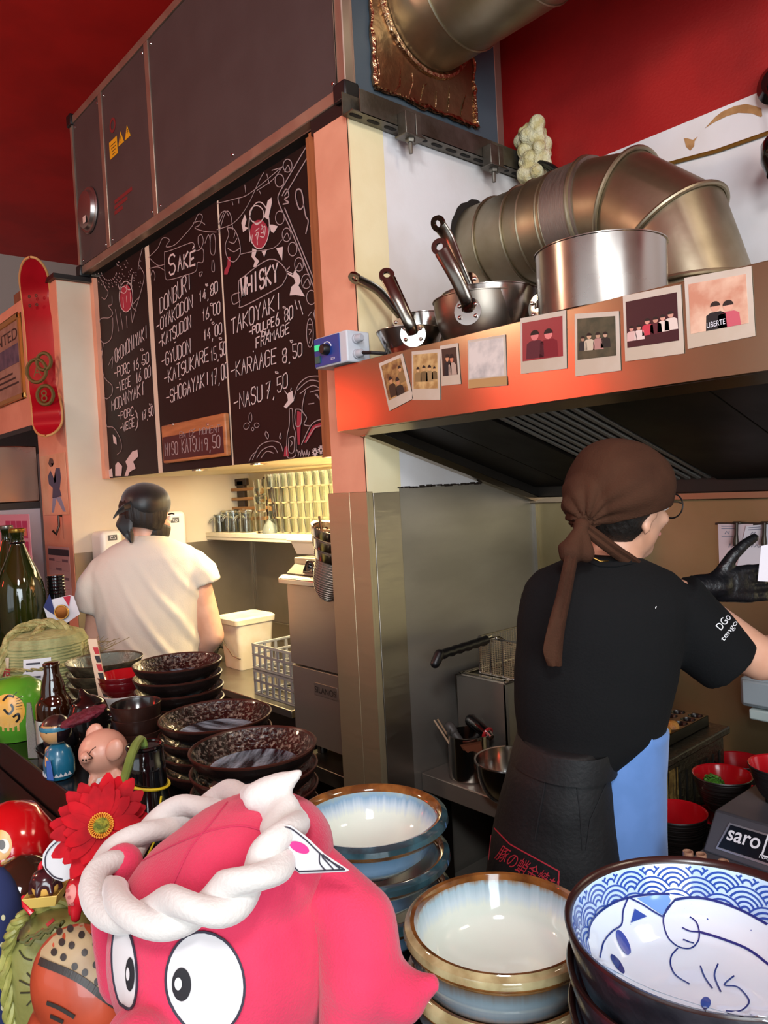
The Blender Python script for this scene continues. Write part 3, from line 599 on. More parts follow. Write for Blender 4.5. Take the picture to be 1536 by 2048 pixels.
# framed special of the day
t = thing('menu_sign', 'small wooden framed chalk sign fixed low on the middle chalkboard', 'sign', C3(620, 1780))
sg = [C3(425, 1690, 1.455), C3(800, 1620, 1.455), C3(810, 1870, 1.455), C3(440, 1912, 1.455)]
xa, xb = sg[0].x, sg[1].x; za, zb = sg[3].z, sg[0].z
obj('frame', MB().b2((xa, 1.450, za), (xb, 1.4715, zb)), mat('sign_wood', 'C07A4A', .45, col2='A8673B', scale=14, stretch=(.4, 1, 3)), t, bevel=.006)
f = obj('panel', MB().b2((xa+.012, 1.448, za+.012), (xb-.018, 1.4502, zb-.05)), mat('sign_slate', '431418', .5), t)
writing(f, [('EN CE MOMENT', (530, 1762), (775, 1722), 38)], .003, 'chalk_writing', 1.4478, CHALKD)
writing(f, [('MISO KATSU', (445, 1868), (652, 1832), 74), ('19,50', (655, 1838), (775, 1812), 70)], .0055, 'chalk_writing', 1.4478, CHALKD)
for x in (490, 695): p = C3(x, 1680, 1.45); obj('screw', MB().lathe([(0, .003), (.005, .002), (.006, 0)], 10, p, V((0, -1, 0))), CHROME, t)
# LED downlights in the soffit
for k, (px, py) in enumerate(((395, 940), (513, 928), (658, 914))):
    p = U(px, py, Z=1.727); p.y = 1.56; x = U(px, py, Y=1.52).x
    t = thing('ceiling_light', ('round LED downlight under the middle chalkboard', 'round LED downlight under the right chalkboard, nearer the middle', 'round LED downlight beside the salmon pillar')[k], 'light', (x, 1.53, 1.728), 'downlights of the niche soffit')
    obj('ring', MB().lathe([(.022, 0), (.032, 0), (.032, -.006), (.024, -.006), (.022, -.002)], 28, (x, 1.53, 1.728)), CHROME, t)
    obj('diffuser', MB().lathe([(0, -.005), (.023, -.005), (.023, -.001), (0, -.001)], 24, (x, 1.53, 1.728)), mat('led_lens', 'FFF2D0', .4, emit='FFE2A0', estr=6), t)
    light('niche_led', 'SPOT', (x, 1.60, 1.715), (x, 1.75, 0), 30, (1.0, .80, .42), .03, spot_size=radians(150), spot_blend=.6)
light('niche_shelf_led', 'AREA', (-2.7, 1.95, 1.722), (-2.7, 1.95, 0), 22, (1.0, .80, .46), 1.4, .4)
# ------------------------------------------------------------------ pans on the hood
HZ = 1.9675; HANDM = mat('handle_steel_dark', '6E675F', .22, 1)
def pan(label, c, r, h, wall, d, handle, group='pans stored on the hood', m=PANM, curved=False, rim_m=CHROME):
    """c floor centre, r rim radius, h height; handle = list of world points (start on the wall)"""
    t = thing('saucepan' if h > .06 else 'frying_pan', label, 'pan', c, group)
    rb = r*wall; c = V(c)
    if curved: pr_ = [(0, .001), (rb*.6, .001)]+[(rb*.6+(r-rb*.6)*sin(q*pi/2), .001+h*(1-cos(q*pi/2))) for q in [k/10 for k in range(1, 11)]]
    else: pr_ = [(0, .001), (rb*.93, .001), (rb, .008), (r, h)]
    inner = [(x-.002 if x > .01 else 0, z+.002) for x, z in reversed(pr_)]; inner[0] = (r-.002, h-.0005)
    obj('pan_body', MB().lathe(pr_+[(r+.003, h+.001), (r+.003, h+.003), (r-.002, h+.002)]+inner, 56, c), m, t)
    if handle:
        hd = MB(); P = [V(p) for p in handle]; n = len(P)
        Q = []
        for i in range(n-1):
            p0, p1, p2, p3 = P[max(i-1, 0)], P[i], P[i+1], P[min(i+2, n-1)]
            for j in range(6): f = j/6; Q.append(.5*((2*p1)+(p2-p0)*f+(2*p0-5*p1+4*p2-p3)*f*f+(3*p1-p0-3*p2+p3)*f**3))
        Q.append(P[-1]); L = len(Q)
        o_ = V((Q[0].x-c.x, Q[0].y-c.y, 0)).normalized(); side = o_.cross(V((0, 0, 1)))
        if abs(side.dot((Q[-1]-Q[0]).normalized())) > .8: side = V((0, 0, 1))
        hd.tube(Q, [.0052+.0022*(i/L) for i in range(L)], 14, True, 2.7, side)
        ho = obj('handle', hd, HANDM, t)
        dirr = (Q[-1]-Q[-4]).normalized(); nrm = side.cross(dirr).normalized()
        ring = MB()
        for e in (-1, 1): pass
        ce = Q[-1]+dirr*.012
        ring.lathe([(.009, -.004), (.0205, -.004), (.0205, .004), (.009, .004), (.009, -.004)], 24, ce, nrm)
        obj('hanging_ring', ring, HANDM, ho)
        p0 = Q[0]; out = V((p0.x-c.x, p0.y-c.y, 0)).normalized()
        tx = out.cross(V((0, 0, 1)))
        pl_ = obj('rivet_plate', MB().lathe([(0, 0), (.034, 0), (.034, .003), (0, .003)], 24, p0-out*.004, out), rim_m, t)
        for sx, sz in ((-.02, .014), (.02, .014), (-.02, -.014), (.02, -.014)):
            obj('rivet', MB().ell(p0+tx*sx+V((0, 0, sz)), .0055, n=10, m=8), CHROME, pl_)
    return t
# big saucepan
c = U(1207, 632, Z=HZ); c = V((-.955, 1.52, HZ))
pan('big polished steel saucepan, largest on the hood', c, .142, .15, .985, 0, None)
# wok pair with riveted handles
D2 = 1.93
wk = V((-1.325, 1.535, HZ))
hp = U(935, 622, D=1.865)
pan('steel wok on the hood with a broad riveted handle pointing up', wk, .122, .122, .8, 0, [hp, U(932, 600, D=1.845), U(910, 550, D=1.84), U(884, 502, D=1.85)], m=mat('wok_steel', '7F766C', .3, 1, rough2=.45, scale=8), curved=True)
pan('steel wok nested in the riveted one, its handle leaning behind', wk+V((.012, .02, .016)), .122, .122, .8, 0, [U(936, 572, D=1.93), U(920, 535, D=1.93), U(898, 480, D=1.94), U(882, 455, D=1.94)], m=PANM, curved=True)
fp = V((-1.515, 1.458, HZ))
pan('shallow frying pan at the left end of the hood, dark handle pointing up', fp, .092, .068, .72, 0, [U(826, 668, D=2.0), U(818, 645, D=1.985), U(796, 598, D=1.985), U(777, 558, D=2.0)], m=CHROME)
sp = V((-1.60, 1.60, HZ))
pan('small saucepan behind the left frying pan, thin handle pointing left', sp, .074, .142, .97, 0, [U(800, 632, D=2.17), U(782, 610, D=2.16), U(755, 580, D=2.15), U(718, 560, D=2.15)], m=CHROME)
pan('steel pan half hidden behind the big saucepan', V((-1.14, 1.69, HZ)), .07, .09, .95, 0, [U(1078, 615, D=1.86), U(1082, 590, D=1.87), U(1092, 560, D=1.9)], m=CHROME)
# ------------------------------------------------------------------ control box on the pillar edge
t = thing('control_box', 'blue-faced grey fan control box with a black dial above the hood corner', 'control box', (-1.73, 1.34, 1.94))
BXG = mat('control_box_grey', 'C9CCD2', .45)
obj('housing', MB().b2((-1.792, 1.335, 1.968), (-1.64, 1.418, 2.056)), BXG, t, bevel=.004)
fc = obj('blue_face', MB().b2((-1.788, 1.332, 1.973), (-1.672, 1.3352, 2.052)), mat('control_blue', '1F3F8E', .4), t)
obj('dial', MB().lathe([(0, .02), (.012, .02), (.015, .015), (.016, 0), (0, 0)], 24, (-1.728, 1.332, 2.015), V((0, -1, 0))), BLACK, t)
obj('dial_scale', MB().torus((-1.728, 1.3315, 2.015), .022, .0015, (0, 1, 0), 24, 6, -.6, pi*.9), mat('print_white', 'E8E8F0', .5), fc)
obj('green_lamp', MB().b2((-1.782, 1.328, 2.018), (-1.760, 1.333, 2.034)), mat('green_lamp', '35B47A', .3, emit='2FD08A', estr=.8), t)
obj('rocker_switch', MB().b2((-1.782, 1.328, 1.982), (-1.760, 1.333, 2.002)), mat('switch_green', '2C5C54', .4), t)
text('aco', .014, mat('print_white', 'E8E8F0', .5), fc, (-1.712, 1.3316, 1.983), (1, 0, 0), (0, 0, 1), name='lettering')
for k in range(2):
    g_ = MB().lathe([(0, .03), (.008, .03), (.011, .025), (.011, .008), (.013, .007), (.013, 0), (0, 0)], 14, (-1.64, 1.365, 1.99+.042*k), V((1, 0, 0))); obj('cable_gland', g_, mat('gland_grey', 'B4B4BA', .5), t)
obj('cable', MB().tube([(-1.615, 1.365, 1.99), (-1.58, 1.37, 1.985), (-1.55, 1.43, 1.98), (-1.5, 1.5, 1.975)], .005, 8), BLACK, t)
# ------------------------------------------------------------------ polaroids on the hood front
POL = mat('polaroid_white', 'CDC0B2', .5, col2='BFAE9A', scale=6)
def polaroid(label, corners, inset, bg, people, group='polaroid photographs on the hood front'):
    """corners px: tl, tr, br, bl on the hood face; inset fractions l,t,r,b"""
    Y = hy-.0012; P = [U(x, y, Y=Y) for x, y in corners]; c0 = (P[0]+P[2])/2
    t = thing('polaroid', label, 'photograph', c0, group)
    n = V((0, -1, 0))
    def quad(Q, th, name, m, par): return obj(name, MB().add(Q+[q+n*th for q in Q], [(0, 1, 2, 3), (7, 6, 5, 4), (0, 4, 5, 1), (1, 5, 6, 2), (2, 6, 7, 3), (3, 7, 4, 0)]), m, par, smooth=0)
    quad(P, .001, 'card', POL, t)
    def at(u, v): a = P[0].lerp(P[1], u); b_ = P[3].lerp(P[2], u); return a.lerp(b_, v)
    l, tp, r_, bt = inset; I = [at(l, tp), at(1-r_, tp), at(1-r_, 1-bt), at(l, 1-bt)]
    im = quad([q+n*.001 for q in I], .0005, 'picture', bg, t)
    def ai(u, v): return I[0].lerp(I[1], u).lerp(I[3].lerp(I[2], u), v)+n*.0016
    for (u, v, s_, skin, shirt) in people:
        mb = MB().m(0); R1 = [ai(u+s_*.5*cos(q), v+s_*.62*sin(q)) for q in [2*pi*k/12 for k in range(12)]]; mb.add([p+n*.0004 for p in R1], [tuple(range(12))])
        mb.m(1); B = [(-.55, .62), (-1.05, .95), (-1.15, 2.9), (1.15, 2.9), (1.05, .95), (.55, .62)]; mb.add([ai(min(1, max(0, u+s_*x)), min(1, v+s_*y)) for x, y in B], [tuple(range(6))])
        mb.m(2); H = [ai(u+s_*.55*cos(q), v-.1*s_+s_*.62*sin(q)) for q in [pi+pi*k/8 for k in range(9)]]; mb.add([p+n*.0006 for p in H], [tuple(range(9))])
        obj('person_print', mb, [mat('skin_'+skin, skin, .6), mat('shirt_'+shirt, shirt, .6), mat('hair_print', '2A1A14', .7)], im, smooth=0, fix=False)
    return t, im, ai
g = lambda n, c: mat('picture_'+n, c, .35)
polaroid('leftmost polaroid, tilted, brown room with a few people', [(758, 727), (805, 707), (827, 797), (779, 822)], (.08, .07, .1, .2), mat('picture_sepia', '6A4526', .4, col2='B08A52', scale=40), [(.3, .5, .16, 'C08A60', '3A2616'), (.62, .62, .18, 'B88058', '2A2018'), (.85, .3, .14, 'C89468', '8A6A40')])
polaroid('faded sepia polaroid of a standing group, second from the left', [(824, 703), (880, 698), (881, 800), (825, 800)], (.06, .07, .08, .23), mat('picture_sepia2', 'A07C4A', .4, col2='C8A870', scale=40), [(.2, .45, .12, 'D0A878', '8C7048'), (.45, .42, .13, 'C89C6C', '6E5836'), (.68, .42, .13, 'CFA270', '9A8058'), (.88, .45, .1, 'C89C6C', '6E5836')])
polaroid('narrow dark polaroid of two people hugging, overlapping the sepia one', [(880, 692), (916, 686), (922, 768), (884, 772)], (.1, .09, .1, .24), g('night', '1D1210'), [(.36, .36, .22, 'D0906A', '1A1A1E'), (.66, .4, .24, 'C87A5C', 'B59A8A')])
pt, im, ai = polaroid('bleached blank polaroid with an almost vanished image', [(936, 681), (1011, 669), (1014, 771), (937, 777)], (.03, .05, .06, .2), mat('picture_blank', 'D8CFC8', .5, col2='A9A6A4', scale=22, lo=.45, hi=.7), [])
obj('brown_strip', MB().add([U(x, y, Y=hy-.003) for x, y in ((937, 760), (1013, 752), (1014, 770), (937, 777))], [(0, 1, 2, 3)]), mat('card_brown', 'B58C5A', .6), pt)
polaroid('red-tinted polaroid of two people smiling', [(1041, 637), (1132, 620), (1134, 737), (1042, 748)], (.05, .09, .07, .22), g('redroom', '8C2430'), [(.32, .38, .2, 'D87A78', '58202A'), (.66, .4, .2, 'E0807C', '7A1824')])
polaroid('dark greenish polaroid of four people standing', [(1150, 628), (1238, 622), (1242, 741), (1151, 753)], (.06, .08, .08, .26), mat('picture_green', '2E3A2C', .35, col2='4A4A38', scale=30), [(.32, .45, .12, 'C8A080', 'C8B8A0'), (.55, .45, .12, 'B89078', 'B08078'), (.74, .45, .11, 'C09880', '26221E'), (.15, .5, .1, 'A88068', '2A2A2A')])
polaroid('large polaroid of a group in front of a dark wall', [(1246, 592), (1362, 569), (1369, 707), (1251, 723)], (.05, .1, .07, .2), g('maroon', '3A1820'), [(.1, .6, .09, 'D09080', 'D8B0A8'), (.25, .6, .09, 'D09880', 'E0C8C0'), (.42, .5, .1, 'D89884', 'C83848'), (.58, .5, .1, 'C88C78', '5A2028'), (.72, .48, .1, 'D89C88', 'E4D0C4'), (.87, .44, .11, 'D09884', 'E0CCC0')])
pt, im, ai = polaroid('rightmost polaroid, two people close together before a drawn wall', [(1369, 556), (1503, 532), (1511, 672), (1376, 698)], (.06, .1, .08, .2), mat('picture_mural', 'C88A70', .4, col2='E4BEA4', scale=16), [(.46, .55, .16, 'D8A088', '1C1A1C'), (.68, .58, .17, 'E0A890', 'C85A68')])
q = ai(.3, .95); q2 = ai(.62, .93); text('LIBERTE', .014, mat('print_white', 'E8E8F0', .5), im, q+V((0, -.001, 0)), (q2-q).normalized(), (0, 0, 1), name='lettering', fit=(q2-q).length)
# ------------------------------------------------------------------ niche: shelf, glasses, dispensers
SHELF = mat('shelf_cream', 'F2E6CC', .4)
tag(obj('shelf', MB().b2((XL+.002, 2.005, 1.375), (-1.86, YN-.001, 1.392)).b2((XL+.002, 2.0, 1.392), (-1.86, YN-.001, 1.415)), SHELF, None, bevel=.002), 'cream shelf across the niche carrying the drinking glasses', 'shelf')
GLASS = mat('clear_glass', 'F4F8F0', .03, trans=1, ior=1.45)
def tumbler(r=.030, h=.072, foot=.86):
    return MB().lathe([(0, 0), (r*foot*.96, 0), (r*foot, .004), (r, h), (r-.0016, h), (r*foot-.002, .008), (0, .007)], 20)
tm = tumbler().to_mesh('tumbler'); tm.materials.append(GLASS); tm.polygons.foreach_set('use_smooth', [True]*len(tm.polygons)); tm.set_sharp_from_angle(angle=radians(40))
ORD = ['first', 'second', 'third', 'fourth', 'fifth', 'sixth', 'seventh', 'eighth', 'ninth', 'tenth', 'eleventh', 'twelfth']
TIER = ['bottom', 'second', 'third', 'top']
gx0 = U(548, 1040, Y=2.06).x
for r_ in range(4):
    for c_ in range(9):
        o = bpy.data.objects.new('drinking_glass', tm); put(o); o.location = (gx0+.063*c_+jit(.003), 2.06+jit(.004), 1.4155+.0725*r_)
        tag(o, f'clear tumbler in the {TIER[r_]} tier of the glass wall, {ORD[c_]} from the left', 'glass', 'tumblers stacked in tiers on the shelf')
# tall stack of nested glasses
sx = U(524, 1050, Y=2.04)
for k in range(4):
    o = bpy.data.objects.new('drinking_glass', tm); put(o); o.location = (sx.x+.004*k, 2.035, 1.4155+.043*k+.09); o.rotation_euler = (.02*k, 0, 0); o.scale = (1.05, 1.05, 1.45 if k == 0 else 1.1)
    o.location.z = 1.4155+(0 if k == 0 else .06+.043*k)
    tag(o, ('tall clear glass at the bottom of the nested stack before the wooden rack', 'second glass up in the nested stack before the wooden rack', 'third glass up in the nested stack before the wooden rack', 'topmost glass of the nested stack before the wooden rack')[k], 'glass', 'nested glasses on the shelf')
# upturned beer mugs at the left end
for k, (px, h) in enumerate(((440, .095), (455, .115), (468, .118), (480, .12), (493, .118), (502, .108))):
    p = U(px, 1050, Y=2.06+.05*(k % 2)); t = thing('beer_mug', ('small ribbed glass mug upside down, leftmost on the shelf', 'upturned glass mug, second from the left on the shelf', 'upturned glass mug, third from the left on the shelf', 'upturned glass mug, fourth from the left on the shelf', 'upturned glass mug, fifth from the left on the shelf', 'upturned glass mug touching the nested glasses')[k], 'mug', (p.x, p.y, 1.4155), 'upturned mugs on the shelf')
    r = .033; obj('body', MB().lathe([(r-.003, 0), (r, 0), (r, h-.004), (r-.004, h), (0, h), (0, h-.012), (r-.005, h-.014), (r-.003, 0)], 18, (p.x, p.y, 1.4155)), GLASS, t)
    obj('handle', MB().torus((p.x+(r+.002)*.66, p.y-(r+.002)*.75, 1.4155+h*.5), h*.24, .005, (.75, .66, 0), 14, 8, -pi/2, pi/2) if k == 3 else MB().torus((p.x-(r)*.66, p.y-(r)*.75, 1.4155+h*.5), h*.24, .005, (.75, -.66, 0), 14, 8, 0, pi), GLASS, t)
# glass funnel
p = U(532, 1052, Y=2.015); tag(obj('funnel', MB().lathe([(.045, 0), (.045, .008), (.035, .04), (.012, .07), (.008, .11), (.006, .11), (.010, .07), (.033, .038), (.042, .006), (.045, 0)], 26, (p.x, 2.045, 1.4155)), mat('frosted_glass', 'DDEBE4', .25, trans=.8), None), 'upturned pale plastic funnel in front of the nested glasses', 'funnel')
# dark wooden rack on the back of the shelf
t = thing('wooden_rack', 'dark wooden slatted rack behind the glasses on the shelf', 'rack', (U(505, 1000, Y=2.2).x, 2.2, 1.4155))
RW = mat('rack_wood', 'A9794A', .5, col2='8F6236', scale=18, stretch=(.3, 1, 4)); RD = mat('rack_dark', '2A160C', .5)
xa, xb, xc = U(476, 1000, Y=2.2).x, U(497, 1000, Y=2.2).x, U(536, 1000, Y=2.2).x
for x in (xa+.02, xc):
    obj('upright', MB().b2((x-.012, 2.19, 1.4155), (x+.06, 2.215, 1.69)).b2((x-.03, 2.19, 1.66), (x+.085, 2.214, 1.70)), RD, t, bevel=.004)
for k in range(4): obj('slat', MB().b2((xa-.02, 2.17, 1.475+.052*k), (xc+.05, 2.186, 1.492+.052*k)), RW, t, bevel=.002)
# paper dispensers on the left niche wall
DISP = mat('dispenser_white', 'EDEAE4', .3)
def dispenser(label, px0, px1, py0, py1, depth):
    a, c = U(px0, py1, X=XL+depth), U(px1, py0, X=XL+depth)
    t = thing('towel_dispenser', label, 'dispenser', (XL, (a.y+c.y)/2, a.z), 'paper dispensers on the niche wall')
    obj('cover', MB().b2((XL+.003, a.y, a.z-.06), (XL+depth, c.y, c.z)), DISP, t, bevel=.025, seg=4)
    m_ = (a+c)/2
    obj('window', MB().b2((XL+depth-.001, m_.y-.022, m_.z+.01), (XL+depth+.002, m_.y+.022, m_.z+.036)), mat('dispenser_grey', '55585C', .3), t)
    obj('emblem', MB().torus((XL+depth+.0025, m_.y-.005, m_.z+.024), .006, .0014, (1, 0, 0), 16, 6, .4, 5).torus((XL+depth+.0025, m_.y+.006, m_.z+.021), .006, .0014, (1, 0, 0), 16, 6, 3.4, 8), mat('print_white', 'E8E8F0', .5), t)
dispenser('white paper towel dispenser right of the man in the bandana', 328, 372, 1021, 1078, .17)
dispenser('cream paper dispenser left of the man, half hidden by his shoulder', 205, 246, 1060, 1110, .15)
# ------------------------------------------------------------------ washing-up counter
CZ = .80
t = thing('sink_counter', 'steel washing-up counter at the back of the niche', 'counter', (-3.1, 1.95, FZ))
SINKM = mat('sink_steel', 'A9A397', .28, 1, rough2=.42, scale=10)
obj('worktop', MB().b2((XL+.004, 1.56, CZ-.03), (-2.36, YN-.01, CZ)), SINKM, t, bevel=.003)
obj('splashback', MB().b2((XL+.004, YN-.022, CZ), (-2.36, YN-.01, CZ+.1)), SINKM, t, bevel=.002)
obj('cabinet', MB().b2((XL+.004, 1.60, FZ+.1), (-2.37, YN-.012, CZ-.031)), DARKST, t)
for x in (XL+.05, -2.42): obj('leg', MB().b2((x-.02, 1.63, FZ+.001), (x+.02, 1.67, FZ+.1)), DARKST, t)
# white flip-lid bucket
p = U(497, 1330, Z=CZ); bx, by = p.x, p.y
t = thing('flip_bucket', 'white plastic caddy with a hinged lid and wire handle on the steel counter', 'bucket', (bx, by, CZ))
PLW = mat('caddy_plastic', 'EDE3D0', .35, col2='E4D6BC', scale=10)
def rrect(cx, cy, z, hx_, hy_, rad=.02, n=4):
    P = []
    for (sx_, sy_, q0) in ((1, 1, 0), (-1, 1, pi/2), (-1, -1, pi), (1, -1, 1.5*pi)):
        for k in range(n+1): q = q0+pi/2*k/n; P.append(V((cx+sx_*(hx_-rad)+rad*cos(q), cy+sy_*(hy_-rad)+rad*sin(q), z)))
    return P
obj('body', MB().loft([rrect(bx, by, CZ+.001, .078, .085), rrect(bx, by, CZ+.22, .092, .10)]), PLW, t)
obj('lid', MB().loft([rrect(bx, by, CZ+.212, .098, .107), rrect(bx, by, CZ+.235, .10, .109), rrect(bx, by, CZ+.245, .092, .10), rrect(bx, by, CZ+.238, .08, .088)]), PLW, t)
obj('handle', MB().tube([(bx-.06, by-.105, CZ+.13), (bx-.03, by-.112, CZ+.135), (bx+.06, by-.115, CZ+.075), (bx+.10, by-.10, CZ+.06)], .004, 8), CHROME, t)
obj('grip', MB().b2((bx-.075, by-.112, CZ+.118), (bx-.05, by-.1, CZ+.145)), mat('grip_grey', '6A6A6C', .5), t, bevel=.003)
b = MB()
for k in range(14): q = V((bx-.079-.012*random.random()*0-.001-(.014*(.3+.5*random.random())), by+jit(.06), CZ+.06+random.random()*.11)); 
for k in range(12):
    z = CZ+.05+random.random()*.12; f = (z-CZ)/.22; b.box((bx-.078-.014*f-.001, by-.02+jit(.05), z), (.001, .008, .012))
obj('spatter', b, mat('stain_brown', 'B79A5C', .7), t)
# tap behind the bucket
t = thing('mixer_tap', 'chrome mixer tap behind the dish racks', 'tap', (-2.72, 2.12, CZ))
obj('body', MB().cyl((-2.72, 2.12, CZ), (-2.72, 2.12, CZ+.16), .02), CHROME, t)
obj('spout', MB().tube([(-2.72, 2.12, CZ+.14), (-2.72, 2.10, CZ+.19), (-2.72, 2.03, CZ+.20), (-2.72, 1.96, CZ+.17)], .011, 12), CHROME, t)
obj('lever', MB().tube([(-2.72, 2.12, CZ+.16), (-2.74, 2.12, CZ+.20), (-2.80, 2.11, CZ+.24)], .007, 10), CHROME, t)
# scouring pad and sponge
p = U(445, 1300, Z=CZ+.03); b = MB()
for k in range(18): b.ell((p.x-.06+jit(.05), p.y+jit(.04), CZ+.03+random.random()*.03), .014, n=8, m=6)
tag(obj('scouring_pad', blob(b, .005, 1), mat('steel_wool', '4C4A46', .6, .6, bump=1, bscale=160)), 'dark steel-wool scouring pad beside the white caddy', 'scouring pad')
bpy.data.objects['scouring_pad'].location.z -= .0115
tag(obj('sponge', MB().b2((p.x-.02, p.y-.13, CZ+.0005), (p.x+.10, p.y-.06, CZ+.02)).m(1).b2((p.x-.02, p.y-.13, CZ+.0201), (p.x+.10, p.y-.06, CZ+.026)), [mat('sponge_yellow', 'D9B23C', .8), mat('sponge_green', '4E7C50', .9)], None, bevel=.004), 'yellow and green washing-up sponge at the counter edge', 'sponge')
# two stacked grey dish racks
GRK = mat('rack_plastic', '9C9C9C', .4)
fr = U(509, 1388, Y=1.60)
for k in range(2):
    z0 = CZ+.001+.105*k; xa, xb, ya, yb_ = fr.x, -2.362, 1.60, 1.98
    t = thing('dish_rack', ('lower grey plastic dishwasher rack beside the glasswasher', 'upper grey plastic dishwasher rack stacked on the other one')[k], 'rack', ((xa+xb)/2, (ya+yb_)/2, z0), 'grey dishwasher racks')
    b = MB()
    for z in (z0, z0+.052, z0+.092): b.b2((xa, ya, z), (xb, ya+.008, z+.01)).b2((xa, yb_-.008, z), (xb, yb_, z+.01)).b2((xa, ya, z), (xa+.008, yb_, z+.01)).b2((xb-.008, ya, z), (xb, yb_, z+.01))
    obj('rails', b, GRK, t, bevel=.002)
    b = MB(); n = 7
    for j in range(n+1):
        x = xa+(xb-xa-.012)*j/n; b.b2((x, ya+.001, z0), (x+.012, ya+.007, z0+.1)).b2((x, yb_-.007, z0), (x+.012, yb_-.001, z0+.1)); y = ya+(yb_-ya-.012)*j/n; b.b2((xa+.001, y, z0), (xa+.007, y+.012, z0+.1))
    obj('uprights', b, GRK, t)
    b = MB()
    for j in range(9):
        y = ya+(yb_-ya)*j/8; b.b2((xa+.005, y-.002, z0), (xb-.005, y+.002, z0+.004))
    obj('grid', b, GRK, t)
    if k == 1:
        for j, s_ in enumerate('ANNA'[:3]): pass
# ------------------------------------------------------------------ glasswasher
DY = 1.52
dl = U(573, 1160, Y=DY).x; DR = -1.875
zt, zc, zh, zs, zb_ = U(590, 1113, Y=DY+.05).z, U(566, 1146, Y=DY).z, U(566, 1165, Y=DY).z, U(575, 1325, Y=DY).z, U(588, 1480, Y=DY).z
t = thing('glasswasher', 'stainless glasswasher with a red-lit control panel left of the pillar', 'dishwasher', ((dl+DR)/2, DY+.25, zb_))
DWM = mat('washer_steel', 'AFA392', .34, .75, rough2=.42, scale=8, stretch=(1, 1, 10), bump=.04, bscale=30, bstretch=(3, 3, 90))
obj('cabinet', MB().b2((dl+.01, DY+.03, zb_), (DR, DY+.5, zt)), DWM, t, bevel=.004)
cp = obj('control_panel', MB().loft([[(dl, DY, zc), (DR, DY, zc), (DR, DY+.03, zc), (dl, DY+.03, zc)], [(dl+.025, DY+.05, zt), (DR, DY+.05, zt), (DR, DY+.06, zt), (dl+.025, DY+.06, zt)]]), DWM, t, bevel=.002)
kx = U(628, 1133, Y=DY+.02)
obj('control_window', MB().box((kx.x+.02, DY+.018, (zc+zt)/2), (.14, .012, .05), Matrix.Rotation(-.5, 3, 'X')), BLACKG, cp, bevel=.012, seg=4)
obj('dial', MB().lathe([(.012, 0), (.02, 0), (.02, .012), (.012, .012), (.012, 0)], 24, (kx.x, DY+.012, (zc+zt)/2), V((0, -.9, .45)).normalized()), CHROME, cp)
obj('handle', MB().loft([[(dl-.012, DY-.028, zh), (dl-.012, DY+.01, zh), (dl-.012, DY+.01, zc-.004), (dl-.012, DY-.012, zc-.004), (dl-.012, DY-.03, zh+.02)], [(DR, DY-.028, zh), (DR, DY+.01, zh), (DR, DY+.01, zc-.004), (DR, DY-.012, zc-.004), (DR, DY-.03, zh+.02)]]), mat('handle_steel', 'C4BAB2', .2, 1), t, bevel=.004, seg=3)
obj('door', MB().b2((dl, DY, zs+.003), (DR, DY+.028, zh-.001)), DWM, t, bevel=.002)
lp = obj('lower_panel', MB().b2((dl+.002, DY+.002, zb_+.01), (DR, DY+.028, zs-.004)), DWM, t, bevel=.002)
q = U(628, 1372, Y=DY); q2 = U(675, 1392, Y=DY); hh_ = .038
pl2 = obj('maker_plate', MB().b2((q.x, DY-.0005, q.z-.03), (q2.x, DY+.003, q.z+.014)), mat('plate_steel', 'A39888', .35, .75), lp, bevel=.001)
obj('plate_rim', MB().b2((q.x, DY-.002, q.z+.012), (q2.x, DY, q.z+.014)).b2((q.x, DY-.002, q.z-.03), (q2.x, DY, q.z-.028)).b2((q.x, DY-.002, q.z-.03), (q.x+.002, DY, q.z+.014)).b2((q2.x-.002, DY-.002, q.z-.03), (q2.x, DY, q.z+.014)), DWM, pl2) if False else None
text('SILANOS', .030, mat('plate_letter', '5E564E', .4, .9), lp, (q.x+.006, DY-.0012, q.z-.019), (1, 0, 0), (0, 0, 1), name='lettering', fit=(q2.x-q.x)-.012)
for x in (dl+.05, DR-.05):
    for y in (DY+.08, DY+.44): obj('foot', MB().cyl((x, y, zb_-.05), (x, y, zb_), .018, n=12), BLACK, t)
st = zb_-.05
t = thing('washer_stand', 'low steel stand under the glasswasher', 'stand', ((dl+DR)/2, DY+.25, FZ))
obj('top', MB().b2((dl+.01, DY-.02, st-.05), (DR, DY+.52, st-.0005)), SINKM, t, bevel=.002)
for x in (dl+.05, DR-.04):
    for y in (DY+.02, DY+.48): obj('leg', MB().b2((x-.018, y-.018, FZ+.0005), (x+.018, y+.018, st-.05)), DARKST, t)
obj('shelf', MB().b2((dl+.02, DY, .2), (DR-.01, DY+.5, .22)), DARKST, t)
# white lidded tub on the washer
a = U(582, 1110, Y=DY+.12)
t = thing('food_tub', 'white plastic tub standing on the glasswasher under the shelf', 'tub', (a.x+.14, DY+.2, zt))
obj('tub_body', MB().loft([rrect(a.x+.16, DY+.2, zt+.001, .12, .09), rrect(a.x+.16, DY+.2, zt+.05, .135, .105)]), SHELF, t)
obj('lid', MB().loft([rrect(a.x+.16, DY+.2, zt+.05, .148, .115), rrect(a.x+.16, DY+.2, zt+.058, .148, .115)]), SHELF, t, bevel=.002)
